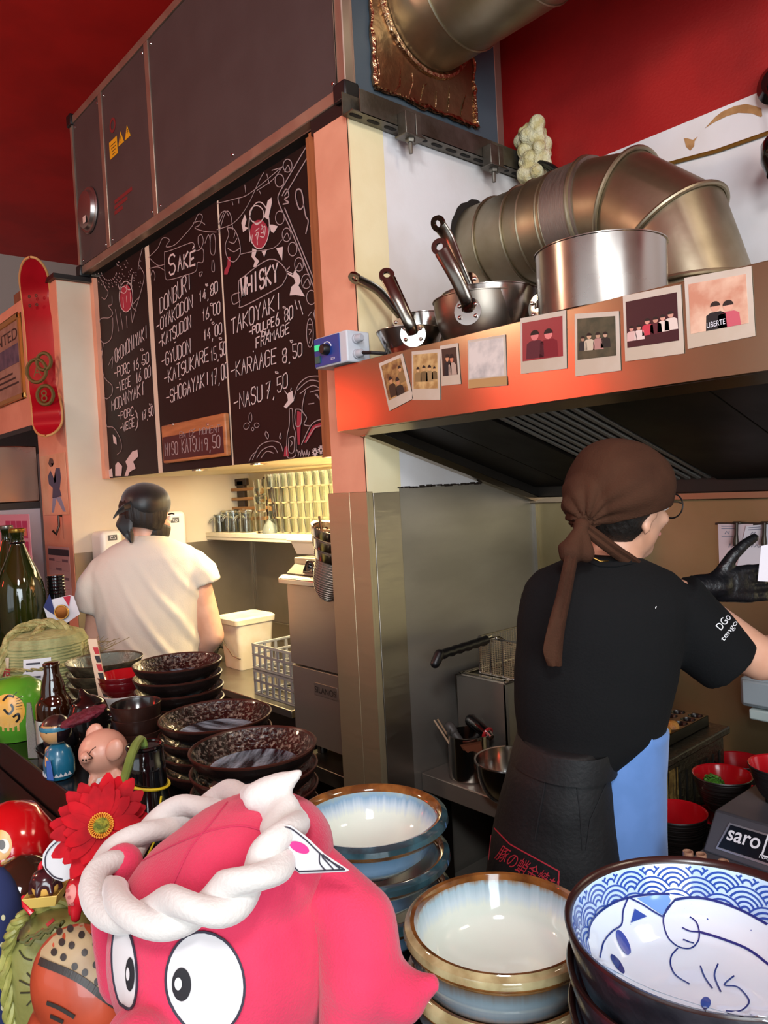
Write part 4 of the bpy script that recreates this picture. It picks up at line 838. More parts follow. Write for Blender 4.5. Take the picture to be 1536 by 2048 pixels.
# ------------------------------------------------------------------ strainers hanging by the pillar
MESH = mat('mesh_steel', 'B0A698', .35, .8)
pc = U(672, 1052, Y=1.49)
tilt = Matrix.Rotation(radians(-14), 3, RH.cross(V((0, 0, 1)))) @ Matrix.Rotation(radians(6), 3, 'X')
for k in range(3):
    c = V((pc.x-.01, 1.50, pc.z-.028*k*1.3-.012)); R0 = .082-.004*k
    ax = (tilt @ V((.16, 0, 1))).normalized()
    t = thing('noodle_strainer', ('topmost perforated strainer of the nest hanging by the steel pillar', 'middle strainer of the nest hanging by the steel pillar', 'lowest strainer of the nest, its long mesh basket showing')[k], 'strainer', c, 'strainers hanging beside the pillar')
    H = .085 if k < 2 else .17
    obj('rim', MB().lathe([(R0-.003, .0), (R0+.004, .004), (R0+.004, .0), (R0-.002, -.026), (R0-.005, -.026), (R0-.003, 0)], 40, c, ax), CHROME, t)
    if k == 0:
        b = MB(); Q = ax.to_track_quat('Z', 'Y')
        for j in range(3):
            for i in range(26): q = 2*pi*(i+.5*(j % 2))/26; rr = R0-.003-.006*j; b.lathe([(0, .0012), (.0035, .0012), (.0035, 0)], 6, c+Q @ V((rr*cos(q), rr*sin(q), -.008-.012*j)), Q @ V((cos(q), sin(q), 0)))
        obj('perforation', b, mat('hole_black', '120D0A', .8), t)
    b = MB(); Q = ax.to_track_quat('Z', 'Y'); nr = 11 if k < 2 else 18
    def prof(f): return ((R0-.008)*sqrt(max(0.0, 1-f**3)), -.024-(H-.024)*f)
    for j in range(nr):
        f = j/(nr-1)*.985; rr, zz = prof(f); b.torus(c+Q @ V((0, 0, zz)), max(rr, .004), .0016, ax, 30, 5)
    for i in range(20):
        q = 2*pi*i/20; b.tube([c+Q @ V((prof(f)[0]*cos(q), prof(f)[0]*sin(q), prof(f)[1])) for f in [j/12*.985 for j in range(13)]], .0011, 4)
    obj('mesh_basket', b, MESH, t)
    obj('liner', MB().lathe([(prof(f)[0]-.002, prof(f)[1]) for f in [j/12*.98 for j in range(13)]], 30, c, ax), mat('mesh_dark', '8E8274', .45, .7), t)
    if k == 0: obj('handle', MB().tube([c+V((-.055, -.02, -.01)), c+V((-.062, -.022, .045))], .004, 8), DARKST, t)
# ------------------------------------------------------------------ far left: pink bulkhead, fridge, skateboard, prints
struct('wall_bulkhead', MB().b2((-6.2, 1.292, 2.03), (-4.195, 1.9, 2.715)), SALMON, bevel=.004)
struct('trim_17', MB().b2((-6.2, 1.26, 2.005), (-4.195, 1.9, 2.03)), BLACK)
def pxr(x0, y0, x1, y1, Y):
    a, b_ = U(x0, y1, Y=Y), U(x1, y0, Y=Y); return a.x, min(a.z, b_.z), b_.x, max(a.z, b_.z)
t = thing('cardboard_box', 'brown box lying on top of the pink bulkhead behind the skateboard', 'box', (-4.6, 1.5, 2.716))
obj('carton', MB().b2((-4.82, 1.40, 2.716), (-4.45, 1.6, 2.86)), mat('carton', '8A5A3C', .7, col2='7A4A30', scale=4), t, bevel=.003)
obj('tape', MB().b2((-4.66, 1.398, 2.716), (-4.61, 1.601, 2.8605)), mat('parcel_tape', 'B08860', .4), t)
tag(obj('cardboard_box', MB().b2((-5.2, 1.42, 2.716), (-4.86, 1.6, 2.82)), mat('carton_grey', '8C7C74', .7), None, bevel=.003), 'grey box lying on the pink bulkhead, left of the brown box', 'box')
# framed wanted notice
Y = 1.275; P = [U(-45, 655, Y=Y), U(31, 622, Y=Y), U(42, 795, Y=Y), U(-40, 818, Y=Y)]
xa, xb, za, zb = -5.12, U(40, 700, Y=Y).x, U(40, 797, Y=Y).z, U(30, 628, Y=Y).z
t = thing('picture_frame', 'gold framed wanted notice on the pink bulkhead at the left edge', 'picture', ((xa+xb)/2, 1.29, za))
b = MB(); e = .028; b.b2((xa, Y, za), (xb, 1.291, za+e)).b2((xa, Y, zb-e), (xb, 1.291, zb)).b2((xa, Y, za), (xa+e, 1.291, zb)).b2((xb-e, Y, za), (xb, 1.291, zb))
obj('frame', b, mat('gold_frame', 'C9924A', .35, .7), t, bevel=.004)
pic = obj('print', MB().b2((xa+e, 1.284, za+e), (xb-e, 1.29, zb-e)), mat('notice_paper', 'A88572', .5, col2='96705E', scale=9), t)
obj('photo_panel', MB().b2((xa+e+.04, 1.2825, za+.2), (xb-e-.03, 1.284, zb-.15)), mat('notice_photo', '4C3F55', .5, col2='6A5568', scale=14), pic)
text('WANTED', .09, mat('notice_ink', '3A2420', .6), pic, (xa+e+.03, 1.283, zb-.125), (1, 0, 0), (0, 0, 1), name='lettering', fit=xb-xa-2*e-.06)
[obj('print_line', MB().b2((xa+e+.06, 1.2825, za+.09+.03*k), (xb-e-.06-.05*k, 1.284, za+.10+.03*k)), mat('notice_ink', '3A2420', .6), pic) for k in range(3)]
# skateboard deck
cl = [(60, 514, .2), (66, 545, .9), (72, 590, 1), (79, 650, 1), (84, 720, 1), (88, 780, 1), (94, 820, .95), (95, 850, .8), (92, 872, .25)]
wp = [U(x, y, Y=1.22+(.03 if 1 < i < 6 else (-.03 if i in (0, 8) else 0))) for i, (x, y, w_) in enumerate(cl)]
SKR = mat('deck_red', 'A80E20', .35, col2='920A18', scale=3); SKW = mat('deck_wood', 'C8935A', .6)
nrm = V((.55, -.83, 0)).normalized(); sd = V((.83, .55, 0))
_w, _c = [], []
for i in range(len(wp)-1):
    p0, p1, p2, p3 = wp[max(i-1, 0)], wp[i], wp[i+1], wp[min(i+2, len(wp)-1)]
    for j in range(6):
        f = j/6; _w.append(.5*((2*p1)+(p2-p0)*f+(2*p0-5*p1+4*p2-p3)*f*f+(3*p1-p0-3*p2+p3)*f**3))
_w.append(wp[-1]); zt_, zb2 = _w[0].z, _w[-1].z; wp = _w; cl = []
for p_ in wp:
    d_ = min(zt_-p_.z, p_.z-zb2)/.09; cl.append((0, 0, sqrt(max(0.0016, 1-(1-min(1, d_))**2))))
rings = []
for i in range(len(wp)):
    hw = .084*cl[i][2]; c = wp[i]; th = .006
    rings.append([c+sd*(hw*cos(q))+nrm*(th*(1 if sin(q) > 0 else -1)*min(1, abs(sin(q))*3))+V((0, 0, 0)) for q in [2*pi*k/20 for k in range(20)]])
t = thing('skateboard_deck', 'red skateboard deck hung on the wall beside the white return', 'skateboard', wp[-1], None)
obj('deck', MB().loft(rings), SKR, t, smooth=50)
edge = []
for s_ in (1, -1):
    edge = [wp[i]+sd*(.084*cl[i][2]*s_) for i in range(len(wp))]; obj('wood_edge', MB().tube(edge, .006, 8), SKW, t)
b = MB(); c = U(86, 762, Y=1.22)+nrm*.009
for cx_, cz_, rr in ((-.025, .05, .055), (.015, -.07, .045), (.02, .09, .04)): b.torus(c+sd*cx_+V((0, 0, cz_)), rr, .009, nrm, 26, 6)
obj('ring_emblem', b, mat('emblem_olive', '5A4A1E', .5), t)
text('A', .07, mat('emblem_olive', '5A4A1E', .5), t, c+sd*-.045+V((0, 0, .025)), sd, (0, 0, 1), name='emblem')
text('8', .08, mat('emblem_olive', '5A4A1E', .5), t, c+sd*-.012+V((0, 0, -.1)), sd, (0, 0, 1), name='emblem')
for cx_, cy_ in ((72, 603), (80, 830)):
    c = U(cx_, cy_, Y=1.24)+nrm*.02
    for a_ in (-1, 1):
        for b_ in (-1, 1): obj('truck_hole', MB().lathe([(.004, 0), (.008, 0), (.008, .002), (.004, .002)], 10, c+sd*(.02*a_)+V((0, 0, .022*b_)), nrm), DARKST, t)
# steel unit and fridge below the bulkhead
t = thing('fridge', 'steel topped fridge below the pink bulkhead at the left edge', 'fridge', (-4.8, 1.2, FZ))
fx = U(85, 930, Y=1.289).x-.01; ff = 1.02
fx2 = -4.205
obj('steel_top', MB().b2((-6.0, ff, U(60, 1003, Y=ff).z), (fx2, 1.285, U(50, 868, Y=ff).z)), mat('fridge_steel', '8A7A70', .25, 1, rough2=.4, scale=6), t, bevel=.006)
zt2 = U(60, 1003, Y=ff).z-.035
obj('body', MB().b2((-6.0, ff+.03, FZ+.05), (fx2, 1.285, zt2)), mat('fridge_grey', 'A8A4AC', .4), t, bevel=.006)
dr = obj('door', MB().b2((-6.0, ff-.01, FZ+.08), (fx2-.03, ff+.028, zt2-.005)), mat('fridge_door', '7C5A56', .4), t, bevel=.008)
obj('plinth', MB().b2((-6.0, ff+.02, zt2), (fx2, 1.285, zt2+.034)), BLACK, t)
xa, za, xb, zb = pxr(-40, 1028, 58, 1125, ff-.012)
po = tag(obj('poster', MB().b2((xa, ff-.0135, zb-.30), (xb, ff-.0105, zb)), mat('poster_pink', 'C9879A', .5), None), 'pink poster of magenta windows on the fridge door behind the bottles', 'poster')
for i in range(3):
    for j in range(4):
        x = xb-.03-.085*j; z = zb-.03-.09*i
        p_ = obj('window_print', MB().b2((x-.07, ff-.0145, z-.075), (x, ff-.0135, z)), mat('poster_magenta', 'A82058', .5), po)
        obj('pane_print', MB().b2((x-.058, ff-.0152, z-.066), (x-.012, ff-.0145, z-.03)), mat('poster_orange', 'CC6A50', .5), p_)
# pictures on the pink end face
Y = 1.287
xa, za, xb, zb = pxr(89, 904, 130, 1030, Y)
t = thing('art_print', 'small watercolour print of a figure in blue on the pink wall end', 'picture', ((xa+xb)/2, Y, za))
p = obj('paper', MB().b2((xa, Y-.002, za), (xb, Y, zb)), mat('print_peach', 'E2B08E', .6, col2='D69E7A', scale=8), t)
W_, H_ = xb-xa, zb-za
def pp(u, v): return (xa+W_*u, Y-.0022, za+H_*v)
def pfill(par, name, pts, m): obj(name, MB().prism([(W_*u, H_*v) for u, v in pts], (xa, Y-.0021, za), (1, 0, 0), (0, 0, 1), .0008), m, par, smooth=0)
INK = mat('print_indigo', '3C3A56', .6); SKN = mat('print_skin', 'E0A98C', .6); BRN = mat('print_brown', '4A2A22', .6)
pfill(p, 'hair_print', [(.33, .86), (.4, .95), (.52, .93), (.56, .85), (.5, .8), (.4, .8)], BRN)
pfill(p, 'face_print', [(.45, .86), (.55, .85), (.54, .79), (.48, .77)], SKN)
pfill(p, 'jacket_print', [(.28, .65), (.4, .74), (.52, .6), (.62, .77), (.78, .76), (.8, .6), (.72, .42), (.78, .3), (.4, .28), (.45, .45), (.3, .52)], INK)
pfill(p, 'chest_print', [(.47, .74), (.58, .75), (.6, .55), (.53, .52)], SKN)
pfill(p, 'leg_print', [(.42, .29), (.58, .29), (.42, .04), (.34, .04)], mat('print_blue', '8890A8', .6))
pfill(p, 'leg_print', [(.55, .29), (.74, .29), (.9, .05), (.8, .05)], mat('print_blue', '8890A8', .6))
xa, za, xb, zb = pxr(103, 1095, 138, 1195, Y)
t = thing('calendar', 'printed timetable sheet low on the pink wall end', 'calendar', ((xa+xb)/2, Y, za))
p = obj('sheet', MB().b2((xa, Y-.0015, za), (xb, Y, zb)), mat('sheet_pink', 'D9B0A8', .6), t)
obj('header', MB().b2((xa+.004, Y-.0022, zb-.045), (xb-.004, Y-.0014, zb-.012)), mat('sheet_dark', '3A343C', .6), p)
for i in range(3):
    for j in range(6): obj('table_cell', MB().b2((xa+.008+i*(xb-xa-.016)/3, Y-.0021, zb-.075-.045*j), (xa+(i+.85)*(xb-xa-.016)/3+.008, Y-.0014, zb-.062-.045*j-(.012 if (i+j) % 2 else 0))), mat('sheet_ink', '8A6A70', .6), p)
c = U(118, 1052, Y=1.27); tag(obj('wall_hook', MB().tube([c+V((0, .016, .05)), c+V((0, .0, .05)), c+V((0, 0, 0)), c+V((.01, -.02, -.04)), c+V((.012, -.035, -.02))], .006, 8), DARKST), 'small dark metal hook on the pink wall end under the art print', 'hook')
# ------------------------------------------------------------------ kitchen counter and what stands on it
KZ, RZ = .736, .80
t = thing('kitchen_counter', 'low steel kitchen counter along the steel side wall behind the cook', 'counter', (-1.3, 1.9, FZ))
obj('worktop', MB().b2((XS+.008, 1.57, KZ-.055), (-.875, YB-.008, KZ)), STEELD, t, bevel=.003)
obj('shelf', MB().b2((XS+.02, 1.60, .36), (-.88, YB-.01, .385)), STEELD, t, bevel=.002)
for x in (XS+.04, -.91):
    for y in (1.62, YB-.05): obj('leg', MB().b2((x-.02, y-.02, FZ+.0005), (x+.02, y+.02, KZ-.055)), DARKST, t)
t = thing('serving_counter', 'dark steel counter on the right holding red and black bowls', 'counter', (0, 1.7, FZ))
obj('worktop', MB().prism([(-.872, 1.40), (-.74, 1.40), (-.66, 1.12), (.9, 1.12), (.9, YB-.008), (-.872, YB-.008)], (0, 0, RZ-.04), (1, 0, 0), (0, 1, 0), .04), mat('counter_dark', '2B2725', .35, .6), t, bevel=.003)
obj('cabinet', MB().b2((-.64, 1.16, FZ+.08), (.88, YB-.02, RZ-.041)), BLACK, t)
for x in (-.62, .84):
    for y in (1.2, YB-.06): obj('leg', MB().b2((x-.02, y-.02, FZ+.0005), (x+.02, y+.02, FZ+.08)), BLACK, t)
# fryer
FY = 1.72; fl_ = XS+.03; frx = U(1011, 1369, Y=FY).x; fz = U(1011, 1369, Y=FY).z
t = thing('fryer', 'square steel counter-top fryer behind the cook with an open oil well', 'fryer', ((fl_+frx)/2, FY+.15, KZ))
FRY = mat('fryer_steel', '9C968C', .34, .75, rough2=.45, scale=8)
b = MB(); yb_ = FY+.36
for a_, c_ in (((fl_, FY), (frx, FY+.012)), ((fl_, yb_-.012), (frx, yb_)), ((fl_, FY), (fl_+.012, yb_)), ((frx-.012, FY), (frx, yb_))): b.b2((a_[0], a_[1], KZ+.012), (c_[0], c_[1], fz))
b.b2((fl_, FY, KZ+.012), (frx, yb_, KZ+.03))
obj('cabinet', b, FRY, t, bevel=.003)
obj('oil_well', MB().b2((fl_+.02, FY+.03, fz-.09), (frx-.02, yb_-.02, fz-.03)), mat('fryer_oil', '1A1008', .08), t)
obj('rim', MB().b2((fl_+.008, FY+.008, fz-.004), (frx-.008, FY+.028, fz+.006)).b2((fl_+.008, FY+.008, fz-.004), (fl_+.022, yb_-.01, fz+.006)).b2((frx-.022, FY+.008, fz-.004), (frx-.008, yb_-.01, fz+.006)).b2((fl_+.008, yb_-.02, fz-.004), (frx-.008, yb_-.006, fz+.006)), CHROME, t, bevel=.003)
for x in (fl_+.02, frx-.02):
    for y in (FY+.02, yb_-.02): obj('foot', MB().cyl((x, y, KZ+.0005), (x, y, KZ+.013), .012, n=10), BLACK, t)
bk0 = U(960, 1340, Y=FY+.035); bx0 = bk0.x; bz0 = fz+.0065; bw, bd, bh = .165, .22, .115
t = thing('fryer_basket', 'wire fryer basket with a black handle resting on the fryer', 'basket', (bx0+bw/2, FY+.15, bz0))
b = MB(); y0_, y1_ = FY+.035, FY+.035+bd; x0_, x1_ = bx0, bx0+bw; n = 18
for i in range(n+1):
    f = i/n; x = x0_+bw*f; z = bz0+bh*f; y = y0_+bd*f
    for yy in (y0_, y1_): b.tube([(x, yy, bz0), (x, yy, bz0+bh)], .0008, 4).tube([(x0_, yy, z), (x1_, yy, z)], .0008, 4)
    for xx in (x0_, x1_): b.tube([(xx, y, bz0), (xx, y, bz0+bh)], .0008, 4).tube([(xx, y0_, z), (xx, y1_, z)], .0008, 4)
    b.tube([(x, y0_, bz0), (x, y1_, bz0)], .0008, 4).tube([(x0_, y, bz0), (x1_, y, bz0)], .0008, 4)
obj('wire_mesh', b, mat('basket_wire', 'D0BC98', .35, .7), t)
b = MB()
for z in (bz0+.002, bz0+bh): b.tube([(x0_, y0_, z), (x1_, y0_, z), (x1_, y1_, z), (x0_, y1_, z), (x0_, y0_, z)], .0028, 6)
for f in (0, .28, .57, 1): b.tube([(x0_+bw*f, y0_-.001, bz0), (x0_+bw*f, y0_-.001, bz0+bh)], .002, 6)
obj('wire_frame', b, CHROME, t)
hs, he = V((bx0+.06, y0_-.03, bz0+bh+.004)), V((bx0+.06, y0_-.235, bz0+bh-.004))
obj('handle_wire', MB().tube([(bx0+.1, y0_+.04, bz0+bh-.02), (bx0+.075, y0_+.01, bz0+bh+.006), hs, hs+V((0, -.05, 0))], .003, 6).tube([(bx0+.02, y0_+.04, bz0+bh-.02), (bx0+.045, y0_+.01, bz0+bh+.006), hs+V((-.012, 0, 0)), hs+V((-.012, -.05, 0))], .003, 6), CHROME, t)
b = MB(); P = [hs.lerp(he, k/12)+V((0, 0, -.003*(k % 2))) for k in range(13)]; b.tube(P, [.013+.0012*(k % 2) for k in range(13)], 12)
b.cap(he, he+V((0, -.018, -.022)), .015, .014)
obj('grip', b, BLACK, t)
# utensil pot with chopsticks, and mixing bowl
c = V((-1.546, 1.645, KZ+.0005)); r = .062
t = thing('utensil_pot', 'steel pot of utensils standing on the low counter corner', 'pot', c)
obj('pot_wall', MB().lathe([(0, 0), (r-.004, 0), (r, .005), (r, .132), (r+.003, .134), (r-.002, .134), (r-.002, .006), (0, .004)], 40, c), CHROME, t)
for k, (dx, dy, tp, rr, m_, nm, lb) in enumerate(((-.02, .0, U(868, 1440, D=2.27), .004, 'C8A888', 'chopstick', 'pale wooden chopstick leaning left out of the steel utensil pot'), (-.01, .015, U(875, 1438, D=2.30), .004, 'A88868', 'chopstick', 'darker chopstick leaning left out of the steel utensil pot'))):
    b_ = c+V((-dx, dy-.02, .012)); tag(obj(nm, MB().tube([b_, tp], [rr, rr*.7], 8), mat('stick_'+m_, m_, .6)), lb, 'chopstick', 'utensils in the steel pot')
b_ = c+V((.01, .02, .03)); q = U(905, 1462, D=2.32)
tag(obj('ladle', MB().tube([b_, q], .013, 12).cap(q, q+(q-b_).normalized()*.015, .016), mat('handle_grey', '55524E', .5)), 'grey cylindrical handled utensil standing in the steel pot', 'utensil')
tag(obj('spatula', MB().loft([[b_+V((.01, -.02, .0)), b_+V((.05, -.02, .0)), b_+V((.05, -.016, 0)), b_+V((.01, -.016, 0))], [U(920, 1490, D=2.2), U(962, 1482, D=2.2), U(962, 1482, D=2.203), U(920, 1490, D=2.203)]]), mat('spatula_rust', '9A5A40', .4, .3), None), 'reddish brown flat spatula in the steel pot', 'utensil')
c2 = U(1018, 1585, Z=KZ+.0005); c2 = V((c2.x+.02, 1.70, KZ+.0005)); c2 = V((-1.345, 1.60, KZ+.0005)); R_ = .10
t = thing('mixing_bowl', 'steel mixing bowl with brown food scraps beside the cook', 'bowl', c2)
pr_ = [(0, .001), (.045, .001)]+[(.045+(R_-.045)*sin(q*pi/2), .001+.112*(1-cos(q*pi/2))) for q in [k/10 for k in range(1, 11)]]
obj('bowl_wall', MB().lathe(pr_+[(R_+.004, .113), (R_+.003, .116)]+[(max(0, x-.002), z+.002) for x, z in reversed(pr_)], 48, c2), CHROME, t)
FOODB = mat('fried_brown', '7A4A22', .6, col2='B8844A', scale=60, bump=.6, bscale=120)
for k in range(5):
    q = 1.25*k; p_ = c2+V((.03*cos(q)*(k > 0), .03*sin(q)*(k > 0), .034)); tag(obj('fried_piece', blob(MB().ell(p_, (.018, .013, .012)).ell(p_+V((.01, .006, .006)), .011), .004, 1), FOODB), 'piece of brown fried food in the steel mixing bowl, '+('at its centre', 'nearest the wall side', 'at the back', 'at the left', 'at the front')[k], 'food', 'scraps in the mixing bowl')
p_ = U(950, 1460, D=2.28)
p_ = V((-1.50, 1.685, KZ))
t = thing('kitchen_gadget', 'black and red kitchen gadget lying against the fryer front', 'gadget', p_)
q = U(968, 1456, Y=1.685)
obj('body', MB().cap(q+V((-.05, 0, .012)), q+V((.01, -.005, -.01)), .02, .017), BLACKG, t)
obj('red_ring', MB().torus(q+V((.018, -.006, -.012)), .017, .005, (1, 0, -.4), 20, 8), mat('gadget_red', 'B02A2C', .2), t)
obj('cap', MB().cyl(q+V((.02, -.006, -.013)), q+V((.035, -.008, -.02)), .015, .010), CHROME, t)
obj('stem', MB().cyl((q.x-.02, q.y, KZ+.0005), q, .012, n=12), BLACK, t)
# takoyaki grill
ga, gb = U(1444, 1452, Z=.955), U(1327, 1521, Z=.955)
gx1 = (ga.x+gb.x)/2; gy0, gy1 = gb.y-.02, ga.y
gx0_ = gx1-.30
print('grill', gx1, gy0, gy1)
t = thing('takoyaki_grill', 'black cast iron grill with round moulds beside the cook', 'grill', ((gx0_+gx1)/2, (gy0+gy1)/2, KZ))
IRON = mat('cast_iron', '15120F', .42, col2='241C14', scale=14, bump=.3, bscale=90)
gzb = KZ+.0005
obj('body', MB().b2((gx0_, gy0, gzb), (gx1, gy1, .935)), IRON, t, bevel=.006)
obj('top_tray', MB().b2((gx0_-.01, gy0-.01, .936), (gx1+.012, gy1+.012, .955)), IRON, t, bevel=.004)
b = MB(); nx, ny = 5, 7; px0, px1, py0, py1 = gx0_+.03, gx1-.03, gy0+.03, gy1-.02; zt = .982
cxs = [px0+(px1-px0)*(i+.5)/nx for i in range(nx)]; cys = [py0+(py1-py0)*(j+.5)/ny for j in range(ny)]
hr = .019; dx_, dy_ = (px1-px0)/nx/2, (py1-py0)/ny/2
for x in cxs:
    for y in cys:
        n = 16; outer = []
        for k in range(n):
            q = 2*pi*k/n+pi/4; m_ = max(abs(cos(q)), abs(sin(q))); outer.append(V((x+dx_*cos(q)/m_, y+dy_*sin(q)/m_, zt)))
        rings = [outer]+[[V((x+hr*sin(a)*cos(2*pi*k/n+pi/4), y+hr*sin(a)*sin(2*pi*k/n+pi/4), zt-hr*.9*cos(a))) for k in range(n)] for a in (pi/2, pi/3, pi/6, .02)]
        b.loft(rings, True, False)
b.b2((px0, py0, .9555), (px1, py0+.002, zt)).b2((px0, py1-.002, .9555), (px1, py1, zt)).b2((px0, py0, .9555), (px0+.002, py1, zt)).b2((px1-.002, py0, .9555), (px1, py1, zt)).b2((px0, py0, .9555), (px1, py1, .957))
obj('mould_plate', b, mat('mould_iron', '1A1613', .28, .5), t)
for k in range(9):
    y = gy0+.03+k*(gy1-gy0-.06)/8; obj('vent_slot', MB().b2((gx1, y-.004, .80), (gx1+.0012, y+.004, .90)), mat('slot_black', '050403', .9), t)
b = MB()
for k in range(7): b.b2((gx1+.0005, gy0+.01+.012*k+jit(.004), .78+random.random()*.08), (gx1+.002, gy0+.016+.012*k, .92))
obj('batter_drip', b, mat('batter_drip', 'A88A4A', .7, col2='6A4E22', scale=40), t)
TAKO = mat('takoyaki_crust', 'D99A48', .5, col2='9A5A22', scale=45, lo=.35, hi=.65, bump=.4, bscale=150)
def near(x, y): return min(cxs, key=lambda c: abs(c-x)), min(cys, key=lambda c: abs(c-y))
used = set()
for k, (px, py) in enumerate(((1352, 1463), (1330, 1452), (1318, 1470))):
    p_ = U(px, py, Z=.985); gx_, gy_ = near(p_.x, p_.y)
    while (gx_, gy_) in used: gy_ = cys[min(len(cys)-1, cys.index(gy_)+1)]; 
    used.add((gx_, gy_))
    tag(obj('takoyaki_ball', MB().ell((gx_, gy_, .9825), .0178, n=20, m=14), TAKO), ('golden takoyaki ball in the iron grill, the one wholly in view', 'takoyaki ball in the iron grill peeping past the cook', 'takoyaki ball in the iron grill hidden mostly by the cook')[k], 'takoyaki', 'takoyaki balls on the grill')
# red and black lacquer bowls
LRED = mat('lacquer_red', 'B3121A', .18, coat=.5, col2='A00E16', scale=5); LBLK = mat('lacquer_black', '1C1614', .38, bump=.5, bscale=14, bstretch=(.01, .01, 14))
def lac_bowl(label, c, r, h, tiltm=None):
    prof = [(0, 0, 1), (r*.5, 0, 1), (r*.52, .008, 1), (r*.62, .012, 1)]
    for k in range(1, 8):
        f = k/7; prof.append((r*(.62+.36*f**.7), .012+(h-.012)*f, 1)); prof.append((r*(.628+.36*f**.7), .013+(h-.012)*f, 1)) if k < 7 else None
    prof += [(r, h, 1), (r-.001, h+.002, 0), (r-.004, h, 0), (r*.82, h*.55, 0), (r*.68, h*.26, 0), (r*.5, h*.19, 0), (0, h*.18, 0)]
    return tag(obj('lacquer_bowl', MB().lathe(prof, 48, c), [LRED, LBLK], None), label, 'bowl', 'red and black lacquer bowls')
lac_bowl('red-lined black bowl at the back, farthest of the lacquer bowls', (-.872*1+.012, 1.905, RZ+.0005), .062, .078)
lac_bowl('black lacquer bowl under the bowl of chopped herbs', (-.745, 1.572, RZ+.0005), .06, .078)
hb = (-.745, 1.572, RZ+.0935); lac_bowl('red-lined black bowl holding chopped green herbs', hb, .061, .075)
lac_bowl('red-lined lacquer bowl with crumbs, between the herb bowl and the scale', (-.782, 1.70, RZ+.0005), .062, .082)
lac_bowl('red-lined lacquer bowl half hidden behind the blue apron panel', (-.797, 1.470, RZ+.0005), .063, .105)
b = MB()
for k in range(150):
    q, rr = random.random()*2*pi, random.random()**.6*.028; x, y, z = hb[0]-.026+rr*cos(q)*.8, hb[1]+.016+rr*sin(q)*.8, hb[2]+.040+.018*(1-rr/.028)+.3*(rr*sin(q)-rr*cos(q))+jit(.004)
    R = Matrix.Rotation(random.random()*6, 3, 'Z') @ Matrix.Rotation(jit(1), 3, 'X'); b.box((x, y, z), (.009, .004, .0015), R)
tag(obj('chopped_herbs', b, mat('herb_green', '4E8A2A', .5, col2='2F6218', scale=60), None, smooth=0), 'chopped green herbs in a red lacquer bowl', 'herbs', kind='stuff')
b = MB()
for k in range(60):
    q, rr = random.random()*2*pi, random.random()**.6*.03; b.box((-.782+rr*cos(q), 1.70+rr*sin(q), RZ+.022+random.random()*.01), (.008, .005, .004), Matrix.Rotation(random.random()*6, 3, 'Z'))
tag(obj('food_crumbs', b, mat('crumb', '9A6A44', .6), None, smooth=0), 'pale crumbs left in a red lacquer bowl behind the scale', 'crumbs', kind='stuff')
# sloped-front counter scale with the maker's plate
sy0, sy1 = 1.335, 1.40; sA, sB = U(1404, 1702, Y=sy0), U(1430, 1619, Y=sy1); sX1 = -.25
t = thing('counter_scale', 'dark grey counter machine with a sloped black maker plate at the right edge', 'machine', (-.45, 1.45, RZ))
GUN = mat('machine_grey', '56555A', .4, .3, col2='4C4B50', scale=6)
zt = sB.z; zb_ = max(RZ+.012, sA.z)
obj('housing', MB().loft([[(sA.x, sy0, zb_), (sA.x+.01, 1.63, RZ+.012), (sB.x+.005, 1.63, zt), (sB.x, sy1, zt)], [(sX1, sy0, zb_), (sX1, 1.63, RZ+.012), (sX1, 1.63, zt), (sX1, sy1, zt)]]), GUN, t, bevel=.004)
obj('base', MB().b2((sA.x-.004, sy0-.03, RZ+.0125), (sX1, 1.62, zb_-.0005)), GUN, t, bevel=.002)
for x in (sA.x+.03, sX1-.03):
    for y in (sy0, 1.6): obj('foot', MB().cyl((x, y, RZ+.0005), (x, y, RZ+.013), .014, n=12), BLACK, t)
ey = V((0, sy1-sy0, zt-zb_)).normalized(); ex = V((1, 0, 0)); nn = ex.cross(ey)
o0 = V((sA.x+.022, sy0, zb_))+ey*.012-nn*0; Hh = (V((0, sy1-sy0, zt-zb_)).length)-.03
def onp(u, v): return o0+ex*u+ey*v
Wd = .22
pl_ = obj('plate_frame', MB().prism([(0, 0), (Wd, 0), (Wd, Hh), (.008, Hh)], o0+nn*.0002, ex, ey, .002), mat('plate_silver', 'C9C9CC', .3, .8), t)
obj('plate', MB().prism([(.004, .004), (Wd-.004, .004), (Wd-.004, Hh-.004), (.012, Hh-.004)], o0+nn*.0024, ex, ey, .001), mat('plate_black', '10141A', .25), pl_)
text('saro', .042, mat('plate_letter_white', 'D8D8DC', .4, emit='D8D8DC', estr=0.05), pl_, onp(.013, Hh*.40)+nn*.0036, ex, ey, name='lettering', fit=.058, font_offset=.012)
b = MB(); q0 = onp(.078, Hh*.22)
bx_ = lambda u0, v0, u1, v1: b.prism([(u0, v0), (u1, v0), (u1, v1), (u0, v1)], q0+nn*.0036, ex, ey, .0006)
for (u0, v0, u1, v1) in ((0, 0, .045, .003), (0, .042, .045, .045), (0, 0, .003, .045), (.042, 0, .045, .045), (.01, .012, .035, .015), (.01, .03, .035, .033), (.01, .012, .013, .033), (.032, .012, .035, .033), (.012, .021, .034, .024)): bx_(u0, v0, u1, v1)
obj('square_emblem', b, mat('plate_letter_white', '', .4), pl_)
text('NANO', .011, mat('plate_letter_white', '', .4), pl_, onp(.075, .008)+nn*.0036, ex, ey, name='lettering')
lac_bowl('red-lined black bowl standing on the grey machine', (-.600, 1.515, zt+.0006), .061, .072)
